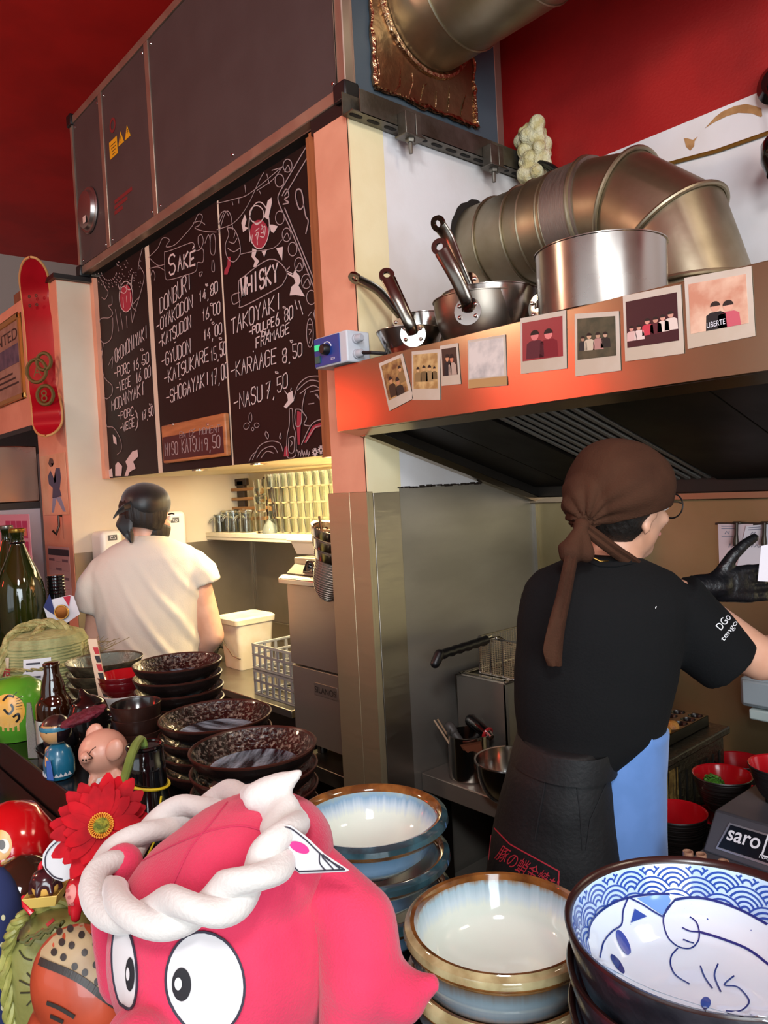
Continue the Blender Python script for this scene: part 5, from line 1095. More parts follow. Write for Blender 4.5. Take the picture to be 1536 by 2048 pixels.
# three squeeze bottles, only their tips above the near bowl
for k, (px, py) in enumerate(((1376, 1703), (1402, 1708), (1447, 1722))):
    p_ = U(px, py, Y=1.215); t = thing('squeeze_bottle', ('brown tube tip behind the cat bowl, leftmost of the three', 'brown tube tip behind the cat bowl, middle of the three', 'brown tube tip behind the cat bowl, rightmost of the three')[k], 'bottle', (p_.x, p_.y, RZ+.0005), 'squeeze bottles in front of the machine')
    obj('body', MB().lathe([(0, 0), (.02, 0), (.021, .01), (.021, .06), (.012, .075)], 20, (p_.x, p_.y, RZ+.0005)), mat('sauce_brown', '4A2A1E', .35), t)
    h = p_.z-RZ; obj('tip', MB().lathe([(.012, .075), (.0085, h), (.0065, h), (.008, .08), (0, .078)], 18, (p_.x, p_.y, RZ+.0005)), mat('tip_tan', 'A07860', .4), t)
# order tickets, clips, grey socket
PAPER = mat('ticket_paper', 'E6DCE2', .7); PINK = mat('ticket_pink', 'E2C4C6', .7); PEN = mat('pencil_grey', '8E8A98', .8)
RW_ = YB-.008
tag(obj('ticket_rail', MB().b2((U(1434, 1046, Y=RW_).x, RW_-.012, U(1434, 1047, Y=RW_).z-.003), (.3, RW_+.001, U(1434, 1047, Y=RW_).z+.003)), DARKST), 'thin steel ticket rail on the kitchen back wall', 'rail')
def ticket(label, c, m, y):
    P = [U(px, py, Y=y) for px, py in c]; n = V((0, -1, 0))
    t = tag(obj('order_ticket', MB().add(P+[p+n*.0006 for p in P], [(0, 1, 2, 3), (7, 6, 5, 4), (0, 4, 5, 1), (1, 5, 6, 2), (2, 6, 7, 3), (3, 7, 4, 0)]), m, None, smooth=0), label, 'ticket', 'order tickets on the rail')
    at = lambda u, v: P[0].lerp(P[1], u).lerp(P[3].lerp(P[2], u), v)+n*.001
    for u0, u1, v in ((.1, .45, .05), (.1, .5, .1), (.1, .45, .27)): obj('printed_line', MB().ribbon([at(u0, v), at(u1, v)], n, .0025, .0003), PEN, t, smooth=0, fix=False)
    b = MB()
    for s_ in (((.2, .22), (.25, .16), (.3, .22), (.33, .16)), ((.3, .52), (.34, .44), (.38, .52), (.45, .46), (.5, .52), (.58, .5))): b.ribbon([at(u, v) for u, v in s_], n, .003, .0003)
    obj('handwriting', b, PEN, t, smooth=0, fix=False)
    return t
ticket('pinkish order ticket on the rail, left one', [(1436, 1048), (1506, 1048), (1508, 1138), (1439, 1138)], PINK, RW_-.013)
ticket('white order ticket clipped over the pink one, slightly turned', [(1492, 1052), (1560, 1046), (1545, 1140), (1474, 1132)], PAPER, RW_-.016)
for k, px in enumerate((1473, 1529)):
    a = U(px, 1046, Y=RW_-.022); c = U(px-1, 1092, Y=RW_-.03)
    t = thing('ticket_clip', ('dark metal clip holding the pink order ticket', 'dark metal clip holding the white order ticket')[k], 'clip', c, 'ticket clips on the rail')
    obj('lever', MB().tube([a, a.lerp(c, .5), c+V((0, 0, .01)), c], [.005, .005, .008, .007], 12), DARKST, t)
    obj('jaw', MB().box(a+V((0, .004, .0)), (.022, .012, .008)), DARKST, t, bevel=.002)
p_ = U(1536, 1392, Y=YB-.03)
t = thing('socket_box', 'pale grey weatherproof socket box on the kitchen back wall at the right edge', 'socket', (p_.x, YB, p_.z))
SOCK = mat('socket_grey', '8E9AA0', .45)
obj('housing', MB().box((p_.x+.01, YB-.034, p_.z+.01), (.15, .056, .085)), SOCK, t, bevel=.012, seg=3)
obj('lid', MB().box((p_.x+.01, YB-.066, p_.z+.012), (.13, .012, .07)), SOCK, t, bevel=.006)
obj('hinge', MB().box((p_.x+.01, YB-.05, p_.z-.05), (.10, .03, .03)), mat('socket_pale', 'A9BAB8', .45), t, bevel=.005)
# ------------------------------------------------------------------ people
SKIN = mat('skin', 'D9A58A', .5, col2='CE9679', scale=12)
TSB = mat('black_cotton', '08090B', .9, bump=.15, bscale=220, spec=.25)
TSW = mat('white_cotton', 'D8CDBE', .8, sheen=.2, bump=.1, bscale=260)
SCARF = mat('brown_cotton', '42281A', .9, col2='382014', scale=8, spec=.2, bump=.2, bscale=300)
def ring(y, xl, xr, D, hd, n=28, dz=0):
    c = U((xl+xr)/2, y, D=D); hw = (xr-xl)/2*D/FPX
    return [c+RT*(hw*cos(q))+FH*(hd*sin(q)) for q in [2*pi*k/n for k in range(n)]]
def folds(seed, amp, fx, fz, ax=V((1, 0, 0))):
    def f(co, n):
        p = V((co.dot(ax)*fx+seed, co.z*fz+co.dot(ax)*fz*.5, seed)); return amp*(noise.noise(p)+.5*noise.noise(p*2.1))
    return f
def hand(mb, w, d, pn, s=1.0, curl=.5, thumb=1, spread=.12):
    """palm and five separate bent fingers: w wrist, d pointing direction, pn back-of-hand normal"""
    w = V(w); d = V(d).normalized(); pn = V(pn); pn = (pn-d*pn.dot(d)).normalized(); sd_ = d.cross(pn)*thumb
    mb.cap(w-d*.03*s, w+d*.015*s, .026*s, .027*s)
    for k in range(4):
        o_ = (k-1.5)*.0195*s; mb.cap(w+d*.015*s-sd_*o_*.6*-1, w+d*.085*s+sd_*o_, .017*s, .0115*s)
    mb.ell(w+d*.05*s, (.036*s, .036*s, .016*s), Matrix((d, sd_, pn)).transposed())
    for k, L in enumerate((.072, .08, .074, .058)):
        o_ = (1.5-k)*.0195*s; p = w+d*.088*s+sd_*o_; dr = (d+sd_*spread*(1.5-k)*.5).normalized(); ang = 0
        for j, fr_ in enumerate((.45, .32, .23)):
            ang += curl*(.55 if j == 0 else .8); q = p+(dr*cos(ang)-pn*sin(ang))*(L*fr_*s)
            mb.cap(p, q, (.0098-.0008*j)*s, (.0090-.0008*j)*s, 10); p = q
    p = w+d*.025*s+sd_*.03*s; dr = (d*.62+sd_*.78).normalized()
    for j, L in enumerate((.04, .032, .026)):
        q = p+dr*(L*s); mb.cap(p, q, (.0145-.0018*j)*s, (.0125-.0015*j)*s, 10); p = q; dr = (dr+d*.35-pn*.1*curl).normalized()
    return mb
def face(parent, c, f, s=1.0, skin=SKIN):
    """eyes, brows and mouth of a head centred at c looking along f"""
    f = V(f).normalized(); r_ = f.cross(ZU).normalized(); u_ = r_.cross(f)
    for e in (-1, 1):
        p = c+f*.088*s+r_*(.031*e*s)+u_*.0*s
        ey_ = obj('eye', MB().ell(p, .0115*s, n=14, m=10), mat('eye_white', 'E8E2DA', .2), parent)
        obj('iris', MB().ell(p+f*.0075*s, .0055*s, n=12, m=8), mat('eye_dark', '20140E', .1), ey_)
        obj('eyebrow', MB().tube([p+r_*(-.016*s)+u_*.018*s+f*.006*s, p+u_*.022*s+f*.009*s, p+r_*(.016*s)+u_*.018*s+f*.004*s], .003*s, 6), mat('brow_dark', '20140E', .8), parent)
    obj('mouth', MB().tube([c+f*.090*s+r_*(-.022*s)-u_*.058*s, c+f*.100*s-u_*.057*s, c+f*.090*s+r_*(.022*s)-u_*.058*s], .0042*s, 8), mat('lip', 'B06A5C', .5), parent)
def head_vol(mb, c, f, s=1.0):
    f = V(f).normalized(); r_ = f.cross(ZU).normalized(); u_ = r_.cross(f); R = Matrix((r_, f, u_)).transposed()
    mb.ell(c+u_*.025*s-f*.008*s, (.074*s, .092*s, .092*s), R).ell(c-u_*.035*s+f*.022*s, (.058*s, .066*s, .078*s), R).ell(c-u_*.085*s+f*.055*s, (.03*s, .03*s, .026*s), R)
    mb.cap(c+f*.088*s+u_*.0*s, c+f*.108*s-u_*.028*s, .009*s, .013*s)
    for e in (-1, 1): mb.ell(c+r_*(.074*e*s)-f*.008*s-u_*.008*s, (.010*s, .019*s, .032*s), R).ell(c+f*.066*s+r_*(.036*e*s)-u_*.028*s, (.022*s, .02*s, .02*s), R)
    return mb
def legs(mb, hip, D, toe, zfoot=FZ, sp=.085, r0=.085, ex=0):
    out = []
    for e in (-1, 1):
        h = V((hip.x, hip.y, hip.z))+RH*(sp*e); k = V((h.x, h.y, (h.z+zfoot)/2+.02))+toe*.02; a = V((h.x, h.y, zfoot+.09))
        mb.cap(h, k, r0, .058+ex).cap(k, a, .056+ex, .038+ex); out.append(a)
    return out
def shoe(parent, a, toe, m):
    b = MB(); z = FZ; b.cap((a.x, a.y, z+.035), (a.x+toe.x*.15, a.y+toe.y*.15, z+.03), .036, .03).cap((a.x, a.y, z+.08), (a.x, a.y, z+.04), .042, .04).b2((a.x-.03, a.y-.03, z+.0008), (a.x+.03, a.y+.03, z+.03))
    me = blob(b, .008, 4)
    for v in me.vertices: v.co.z = max(v.co.z, z+.001)
    obj('shoe', me, m, parent, fix=False)
def bis(me, co, no):
    """cut a mesh, keeping the side the normal points away from"""
    bm = bmesh.new(); bm.from_mesh(me); bmesh.ops.bisect_plane(bm, geom=bm.verts[:]+bm.edges[:]+bm.faces[:], plane_co=co, plane_no=no, clear_outer=True); bm.to_mesh(me); bm.free(); return me
def solid(o, th=.003):
    m = o.modifiers.new('thick', 'SOLIDIFY'); m.thickness = th; m.offset = 1; return o
def bvh_of(o):
    M = PM[o.name]; me = o.data; return BVHTree.FromPolygons([M @ v.co for v in me.vertices], [tuple(p.vertices) for p in me.polygons])
def cast(bvh, x, y, off=.0012):
    d = (RT*((x-768)/FPX)+UP*((1024-y)/FPX)+FW).normalized(); h = bvh.ray_cast(CAMP, d)
    if h[0] is None: return None, None
    n = h[1] if h[1].dot(d) < 0 else -h[1]; return h[0]+n*off, n
def drape(bvh, name, pxpolys, m, parent, wd, th=.0006, off=.0008):
    b = MB()
    for P in pxpolys:
        Q = []; N = []
        for i in range(len(P)-1):
            ln = max(2, int(sqrt((P[i+1][0]-P[i][0])**2+(P[i+1][1]-P[i][1])**2)/6))
            for j in range(ln): f = j/ln; h, n = cast(bvh, P[i][0]+(P[i+1][0]-P[i][0])*f, P[i][1]+(P[i+1][1]-P[i][1])*f, off); (Q.append(h), N.append(n)) if h is not None else None
        h, n = cast(bvh, *P[-1], off); (Q.append(h), N.append(n)) if h is not None else None
        if len(Q) > 1: b.ribbon(Q, N, wd, th)
    if b.v: return obj(name, b, m, parent, smooth=0, fix=False)
def drape_text(bvh, s, ox, oy, exx, exy, hpx, m, parent, name='lettering', off=.001, shear=0):
    """lettering laid on a curved cloth: baseline start and end in the photograph"""
    c = bpy.data.curves.new(name, 'FONT'); c.body = s; c.shear = shear; o = bpy.data.objects.new(name, c); COL.objects.link(o); dg = bpy.context.evaluated_depsgraph_get(); dg.update()
    me = bpy.data.meshes.new_from_object(o.evaluated_get(dg)); bpy.data.objects.remove(o); bpy.data.curves.remove(c); me.materials.clear()
    if not me.vertices: return
    W = max(v.co.x for v in me.vertices) or 1; L = sqrt((exx-ox)**2+(exy-oy)**2); ux, uy = (exx-ox)/L, (exy-oy)/L; bad = False
    for v in me.vertices:
        a, h = v.co.x/W*L, v.co.y*hpx; q, n = cast(bvh, ox+ux*a+uy*h, oy+uy*a-ux*h, off)
        if q is None: bad = True; continue
        v.co = q
    if not bad: obj(name, me, m, parent, smooth=0, fix=False)
# ---- the cook in black, seen from behind
D0 = 1.45
ck = thing('person', 'person in a brown headscarf, black T-shirt and black apron, back turned, reaching right', 'person', V((U(1170, 1400, D=D0).x, U(1170, 1400, D=D0).y, FZ)))
hf = (RH*.82+FH*.57-ZU*.12).normalized(); hc = U(1246, 1005, D=1.45)
b = MB(); head_vol(b, hc, hf, .96)
b.cap(U(1240, 1060, D=1.46), U(1212, 1165, D=1.47), .046, .062); b.ell(U(1292, 1050, D=1.385), (.010, .012, .020))
b.loft([ring(y, xl+14, xr-14, D0, hd-.016) for y, xl, xr, hd in ((1150, 1110, 1330, .085), (1200, 1060, 1375, .10), (1330, 1040, 1350, .11), (1460, 1040, 1325, .105), (1600, 1020, 1320, .11))])
shR, elR, wrR = U(1350, 1212, D=1.47), U(1520, 1318, D=1.47), U(1735, 1255, D=1.60)
b.cap(shR, elR, .055, .043).cap(elR, wrR, .042, .028)
shL, elL, wrL = U(1100, 1200, D=1.50), U(1210, 1290, D=1.70), U(1412, 1172, D=1.66)
b.cap(shL, elL, .05, .042).cap(elL, wrL, .04, .027)
la = legs(b, U(1165, 1760, D=1.48), 1.46, FH, FZ, .06, .06)
obj('body', blob(b, .007, 5), SKIN, ck, fix=False, smooth=80)
face(ck, hc, hf, .96)
shirt = MB().loft([ring(y, xl, xr, D, hd) for y, xl, xr, D, hd in ((1108, 1172, 1268, 1.46, .055), (1122, 1120, 1300, 1.46, .07), (1142, 1075, 1345, 1.455, .085), (1170, 1052, 1375, 1.45, .10), (1210, 1040, 1385, 1.45, .115), (1260, 1033, 1372, 1.45, .122), (1330, 1030, 1352, 1.45, .126), (1400, 1031, 1338, 1.45, .126), (1455, 1034, 1325, 1.45, .122), (1490, 1036, 1275, 1.445, .118), (1515, 1036, 1238, 1.44, .112))])
hem = U(1461, 1326, D=1.47); sv = (hem-U(1352, 1225, D=1.465)).normalized()
shirt.tube([U(1330, 1215, D=1.465), U(1375, 1252, D=1.465), U(1420, 1290, D=1.468), hem], [.085, .076, .07, .066], 24)
shirt.tube([shL, shL.lerp(elL, .35), shL.lerp(elL, .75)], [.068, .062, .058], 20)
me = blob(shirt, .006, 7, folds(3.1, .0035, 5, 9, RT))
sh = obj('shirt', me, TSB, ck, fix=False, smooth=80)
# headscarf
b = MB(); R = Matrix((RT, FH, UP)).transposed(); sc = U(1238, 975, D=1.45)
b.ell(sc, (.0985, .112, .090), R, 28, 20).ell(U(1232, 958, D=1.45), (.085, .1, .076), R, 24, 16).ell(U(1175, 1000, D=1.42), (.044, .06, .058), R)
b.cap(U(1165, 1005, D=1.40), U(1164, 1046, D=1.385), .034, .012)
KN = U(1165, 1046, D=1.40)
def gather(co, n):
    d = co-KN; l = d.length; a_ = atan2(d.dot(UP), d.dot(RT)); return .0055*sin(a_*15+3*noise.noise(co*9))*math.exp(-l/.075)*min(1, l/.025)+.0016*noise.noise(co*22)
me = blob(b, .004, 5, gather)
a, c = U(1160, 1056, D=1.42), U(1338, 1004, D=1.45); nrm_ = (c-a).cross(FH).normalized(); nrm_ = nrm_ if nrm_.z < 0 else -nrm_
me = bis(me, a+V((0, 0, -.0)), nrm_)
scf = obj('headscarf', me, SCARF, ck, fix=False, smooth=80); solid(scf, .003)
sb = bvh_of(scf)
drape(sb, 'seam', [[(1192, 935), (1180, 965), (1168, 1000), (1166, 1035)], [(1338, 965), (1280, 960), (1215, 985), (1175, 1020)], [(1205, 915), (1270, 900), (1325, 935)]], mat('scarf_seam', '28150C', .9), scf, .0034)
# hair at the nape
b = MB(); b.ell(hc+V((0, 0, .018))-hf*.012, (.080, .089, .098), Matrix((hf.cross(ZU).normalized(), hf, ZU)).transposed()); me = b.to_mesh('hair')
me = bis(me, U(1240, 1052, D=1.45)+V((0, 0, .03)), V((0, 0, 1))); me = bis(me, U(1240, 1086, D=1.42), V((0, 0, -1))); me = bis(me, hc-hf*.015, hf)
solid(obj('hair', me, mat('hair_black', '17110D', .6, bump=.8, bscale=60, bstretch=(1, 1, .1)), ck, fix=False, smooth=80), .004)
b = MB(); P = [U(1164, 1050, D=1.375), U(1150, 1085, D=1.35), U(1140, 1130, D=1.335), U(1128, 1190, D=1.325), U(1114, 1250, D=1.318), U(1106, 1300, D=1.318), U(1110, 1332, D=1.32)]
def strip(mb, P, W, th=.003, side=RT):
    Q, WW = [], []
    for i in range(len(P)-1):
        p0, p1, p2, p3 = P[max(i-1, 0)], P[i], P[i+1], P[min(i+2, len(P)-1)]
        for j in range(6): f = j/6; Q.append(.5*((2*p1)+(p2-p0)*f+(2*p0-5*p1+4*p2-p3)*f*f+(3*p1-p0-3*p2+p3)*f**3)); WW.append(W[i]+(W[i+1]-W[i])*f)
    Q.append(P[-1]); WW.append(W[-1]); rings = []
    for p, w_ in zip(Q, WW): rings.append([p-side*w_-FH*.0, p-side*w_*.4-FH*th*1.6, p+side*w_*.1-FH*th*.4, p+side*w_*.5-FH*th*1.7, p+side*w_, p+side*w_+FH*th, p-side*w_+FH*th])
    return mb.loft(rings)
strip(b, P, [.010, .013, .012, .013, .015, .017, .012])
obj('scarf_tail', b, SCARF, ck, smooth=60)
b = MB(); strip(b, [U(1166, 1052, D=1.372), U(1195, 1075, D=1.372), U(1235, 1105, D=1.385), U(1272, 1130, D=1.41), U(1290, 1150, D=1.44)], [.010, .012, .012, .012, .010], .003, (RT*.5+UP*.8).normalized())
obj('scarf_tail', b, SCARF, ck, smooth=60)
b = MB(); b.ell(U(1163, 1050, D=1.375), (.016, .014, .014)).cap(U(1160, 1058, D=1.372), U(1142, 1105, D=1.355), .012, .022).cap(U(1150, 1085, D=1.36), U(1132, 1098, D=1.36), .014, .014).cap(U(1165, 1062, D=1.37), U(1172, 1108, D=1.36), .010, .016)
obj('scarf_knot', blob(b, .004, 3, folds(8, .002, 30, 30, RT)), SCARF, ck, fix=False, smooth=80)
# spectacles, necklace, neck strap
gr = hf.cross(ZU).normalized(); gu = gr.cross(hf); b = MB()
for e in (-1, 1): b.torus(hc+hf*.108+gr*(.032*e)+gu*.0, .024, .0016, hf, 24, 6)
b.tube([hc+hf*.110+gr*-.008, hc+hf*.114, hc+hf*.110+gr*.008], .0015, 6)
for e in (-1, 1): b.tube([hc+hf*.108+gr*(.056*e)+gu*.004, hc+hf*.06+gr*(.078*e)+gu*.004, hc+hf*-.005+gr*(.079*e)], .0015, 6)
obj('spectacles', b, BLACK, ck)
shb = bvh_of(sh)
drape(shb, 'neck_band', [[(1178, 1122), (1200, 1130), (1230, 1130), (1262, 1124)]], TSB, sh, .012, .002)
obj('necklace', MB().tube([U(1180, 1112, D=1.40), U(1200, 1122, D=1.395), U(1222, 1123, D=1.40), U(1243, 1116, D=1.41)], .0016, 6), mat('gold', 'D8A050', .25, 1), ck)
drape_text(shb, 'DGo', 1441, 1262, 1462, 1236, 22, mat('print_white_cloth', 'E4E4E6', .7), sh); drape_text(shb, 'tengo', 1447, 1283, 1475, 1246, 15, mat('print_white_cloth', '', .7), sh)
drape(shb, 'lint', [[(1310, 1217), (1312, 1213)]], mat('print_white_cloth', '', .7), sh, .0014)
# blue apron panel, black apron, belt
b = MB().loft([ring(y, xl, xr, 1.465, .115) for y, xl, xr in ((1440, 1180, 1328), (1470, 1120, 1329), (1540, 1060, 1327), (1620, 1050, 1329), (1700, 1040, 1331), (1800, 1035, 1331), (1960, 1035, 1330))])
BLUE = mat('blue_cotton', '5E86C4', .8, col2='5880BC', scale=20, sheen=.2)
me = blob(b, .008, 3, folds(5, .002, 5, 5, RT)); obj('blue_panel', me, BLUE, ck, fix=False, smooth=80)
b = MB().loft([ring(y, xl, xr, 1.432, .118) for y, xl, xr in ((1472, 1042, 1195), (1500, 1032, 1218), (1540, 1016, 1228), (1600, 1002, 1240), (1660, 988, 1250), (1720, 976, 1260), (1800, 968, 1272), (1960, 960, 1290))])
AP = mat('black_apron', '090A0D', .65, bump=.12, bscale=120)
def afold(co, n): q = co.dot(RT)*34+co.z*6; return .006*sin(q)*max(0, min(1, (1.05-co.z)*3))+.004*noise.noise(co*14)
ap = obj('apron', blob(b, .007, 4, afold), AP, ck, fix=False, smooth=80)
apb = bvh_of(ap)
obj('belt', MB().loft([ring(y, xl, xr, 1.432, .126) for y, xl, xr in ((1474, 1040, 1222), (1478, 1036, 1226), (1516, 1024, 1234), (1522, 1022, 1232))], True, False), AP, ck, smooth=60).matrix_basis = Matrix()
RSTI = mat('apron_red', 'B02838', .7)
drape(apb, 'red_border', [[(985, 1652), (1020, 1688), (1118, 1742), (1116, 1790)], [(985, 1652), (978, 1720)]], RSTI, ap, .0022)
drape_text(apb, '豚の蛸金焼だ', 990, 1714, 1106, 1786, 36, RSTI, ap)
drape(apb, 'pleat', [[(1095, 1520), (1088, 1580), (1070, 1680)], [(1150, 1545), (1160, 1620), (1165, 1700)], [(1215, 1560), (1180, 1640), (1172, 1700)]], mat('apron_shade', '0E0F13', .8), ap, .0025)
# gloves
GLV = mat('black_glove', '121114', .35, bump=.25, bscale=70)
b = MB(); hand(b, wrL+RT*.012, (RT*1.0+UP*.05+FH*.1), -FH, 1.06, .28, -1, .1)
obj('glove', blob(b, .0045, 2), GLV, ck, fix=False, smooth=80)
b = MB(); hand(b, wrR+(wrR-elR).normalized()*.02, (wrR-elR), UP, 1.0, .5, 1)
obj('glove', blob(b, .0045, 2), GLV, ck, fix=False, smooth=80)
b = MB()
for a_ in la: pass
legs(b, U(1165, 1760, D=1.48), 1.46, FH, FZ, .06, .07, .012); obj('trousers', blob(b, .012, 3), mat('trouser_black', '16161A', .8), ck, fix=False, smooth=80)
for a_ in la: shoe(ck, a_, FH, BLACK)
P = [U(1522, 1092, D=1.66), U(1575, 1080, D=1.66), U(1570, 1165, D=1.655), U(1515, 1162, D=1.655)]
tag(obj('order_ticket', MB().add(P+[p-FH*.0006 for p in P], [(0, 1, 2, 3), (7, 6, 5, 4), (0, 4, 5, 1), (1, 5, 6, 2), (2, 6, 7, 3), (3, 7, 4, 0)]), PAPER, None, smooth=0), 'white order ticket held in the black gloved hand', 'ticket')
# ---- the man in white at the sink
D1 = 2.85
mn = thing('person', 'person in a black bandana and white T-shirt, back turned, working at the sink', 'person', V((U(290, 1300, D=D1).x, U(290, 1300, D=D1).y, FZ)))
mf = (FH*.8+RH*.45-ZU*.25).normalized(); hc = U(294, 1028, D=D1)
b = MB(); head_vol(b, hc, mf, .98)
b.cap(U(292, 1055, D=D1), U(290, 1110, D=D1), .055, .07)
b.loft([ring(y, xl+10, xr-10, D1, hd-.015) for y, xl, xr, hd in ((1095, 210, 385, .10), (1140, 180, 420, .115), (1230, 190, 405, .12), (1330, 205, 400, .12))])
sR, eR, wR = U(388, 1140, D=D1), U(425, 1272, D=D1+.02), U(372, 1345, D=D1+.14)
sL, eL, wL = U(206, 1150, D=D1), U(192, 1290, D=D1+.02), U(240, 1350, D=D1+.16)
b.cap(sR, eR, .052, .045).cap(eR, wR, .045, .031).cap(sL, eL, .052, .045).cap(eL, wL, .045, .031)
hand(b, wR, (wR-eR), UP, 1.05, .45, 1); hand(b, wL, (wL-eL), UP, 1.05, .45, -1)
lm = legs(b, U(300, 1420, D=D1), D1, FH, FZ, .085, .08)
obj('body', blob(b, .008, 5), mat('skin_fair', 'E2AE94', .5, col2='D69E84', scale=12), mn, fix=False, smooth=80)
face(mn, hc, mf, .98)
b = MB().loft([ring(y, xl, xr, D1, hd) for y, xl, xr, hd in ((1068, 266, 322, .062), (1078, 250, 345, .085), (1092, 222, 380, .10), (1112, 196, 404, .115), (1140, 180, 414, .122), (1175, 180, 408, .13), (1220, 192, 402, .138), (1270, 202, 397, .14), (1322, 208, 396, .138))])
b.tube([U(360, 1122, D=D1), U(384, 1130, D=D1), U(400, 1146, D=D1), U(408, 1168, D=D1+.005)], [.045, .062, .070, .068], 20)
b.tube([U(240, 1122, D=D1), U(212, 1138, D=D1), U(191, 1170, D=D1), U(182, 1222, D=D1+.005)], [.045, .060, .068, .064], 20)
def mfold(co, n):
    q = co.dot(RT)*62+co.z*40+2*noise.noise(co*5); k = max(0, sin(q))**2; return .0075*k*max(0, min(1, (1.45-co.z)*4))*max(.35, min(1, (co-U(290, 1200, D=D1)).dot(RT)*5+.75))+.0035*noise.noise(co*9)
ms = obj('shirt', blob(b, .008, 6, mfold), TSW, mn, fix=False, smooth=80)
# beard, hair, bandana
HAIR = mat('hair_dark', '1A120E', .6, bump=.9, bscale=50, bstretch=(1, 1, .1))
mr = mf.cross(ZU).normalized(); mu = mr.cross(mf); Rm = Matrix((mr, mf, mu)).transposed()
b = MB().ell(hc+mu*.01-mf*.012, (.084, .096, .10), Rm); me = b.to_mesh('h'); me = bis(me, hc+mu*.03, mu); me = bis(me, hc-mu*.062, -mu); me = bis(me, hc+mf*.02, mf)
for v in me.vertices: v.co += V((noise.noise(v.co*60), noise.noise(v.co*60+V((9, 0, 0))), noise.noise(v.co*60+V((0, 9, 0)))))*.006
solid(obj('hair', me, HAIR, mn, fix=False, smooth=80), .004)
b = MB().ell(hc-mu*.045+mf*.03, (.066, .072, .08), Rm); me = b.to_mesh('h'); me = bis(me, hc-mu*.035, mu); me = bis(me, hc-mf*.01, -mf)
solid(obj('beard', me, HAIR, mn, fix=False, smooth=80), .003)
b = MB(); bc = U(291, 1008, D=D1)
b.ell(bc, (.088, .104, .080), Matrix((RT, FH, UP)).transposed(), 26, 18).ell(U(275, 1020, D=D1-.03), (.06, .07, .05), Matrix((RT, FH, UP)).transposed())
me = blob(b, .006, 3, folds(4, .003, 12, 14, RT)); a, c = U(250, 1046, D=D1-.05), U(338, 1022, D=D1); nn_ = (c-a).cross(FH).normalized(); nn_ = nn_ if nn_.z < 0 else -nn_
BND = mat('black_bandana', '0E0E10', .45, sheen=.3)
solid(obj('bandana', bis(me, a, nn_), BND, mn, fix=False, smooth=80), .003)
b = MB(); strip(b, [U(255, 1030, D=D1-.09), U(248, 1050, D=D1-.10), U(256, 1070, D=D1-.10), U(263, 1086, D=D1-.10)], [.026, .03, .02, .004], .004); obj('bandana_tail', b, BND, mn, smooth=60)
b = MB(); strip(b, [U(262, 1010, D=D1-.1), U(248, 1016, D=D1-.12), U(236, 1024, D=D1-.13), U(227, 1036, D=D1-.135)], [.016, .014, .010, .003], .004, UP); obj('bandana_tail', b, BND, mn, smooth=60)
NAVY = mat('navy_cotton', '1E2A55', .8)
b = MB().loft([ring(y, xl, xr, D1, hd) for y, xl, xr, hd in ((1308, 204, 400, .142), (1325, 202, 402, .146), (1420, 196, 408, .15), (1560, 190, 414, .15))]); obj('apron', b, NAVY, mn, smooth=60)
b = MB(); legs(b, U(300, 1420, D=D1), D1, FH, FZ, .085, .1, .018); obj('trousers', blob(b, .012, 3), mat('trouser_navy', '1C2030', .8), mn, fix=False, smooth=80)
for a_ in lm: shoe(mn, a_, FH, BLACK)
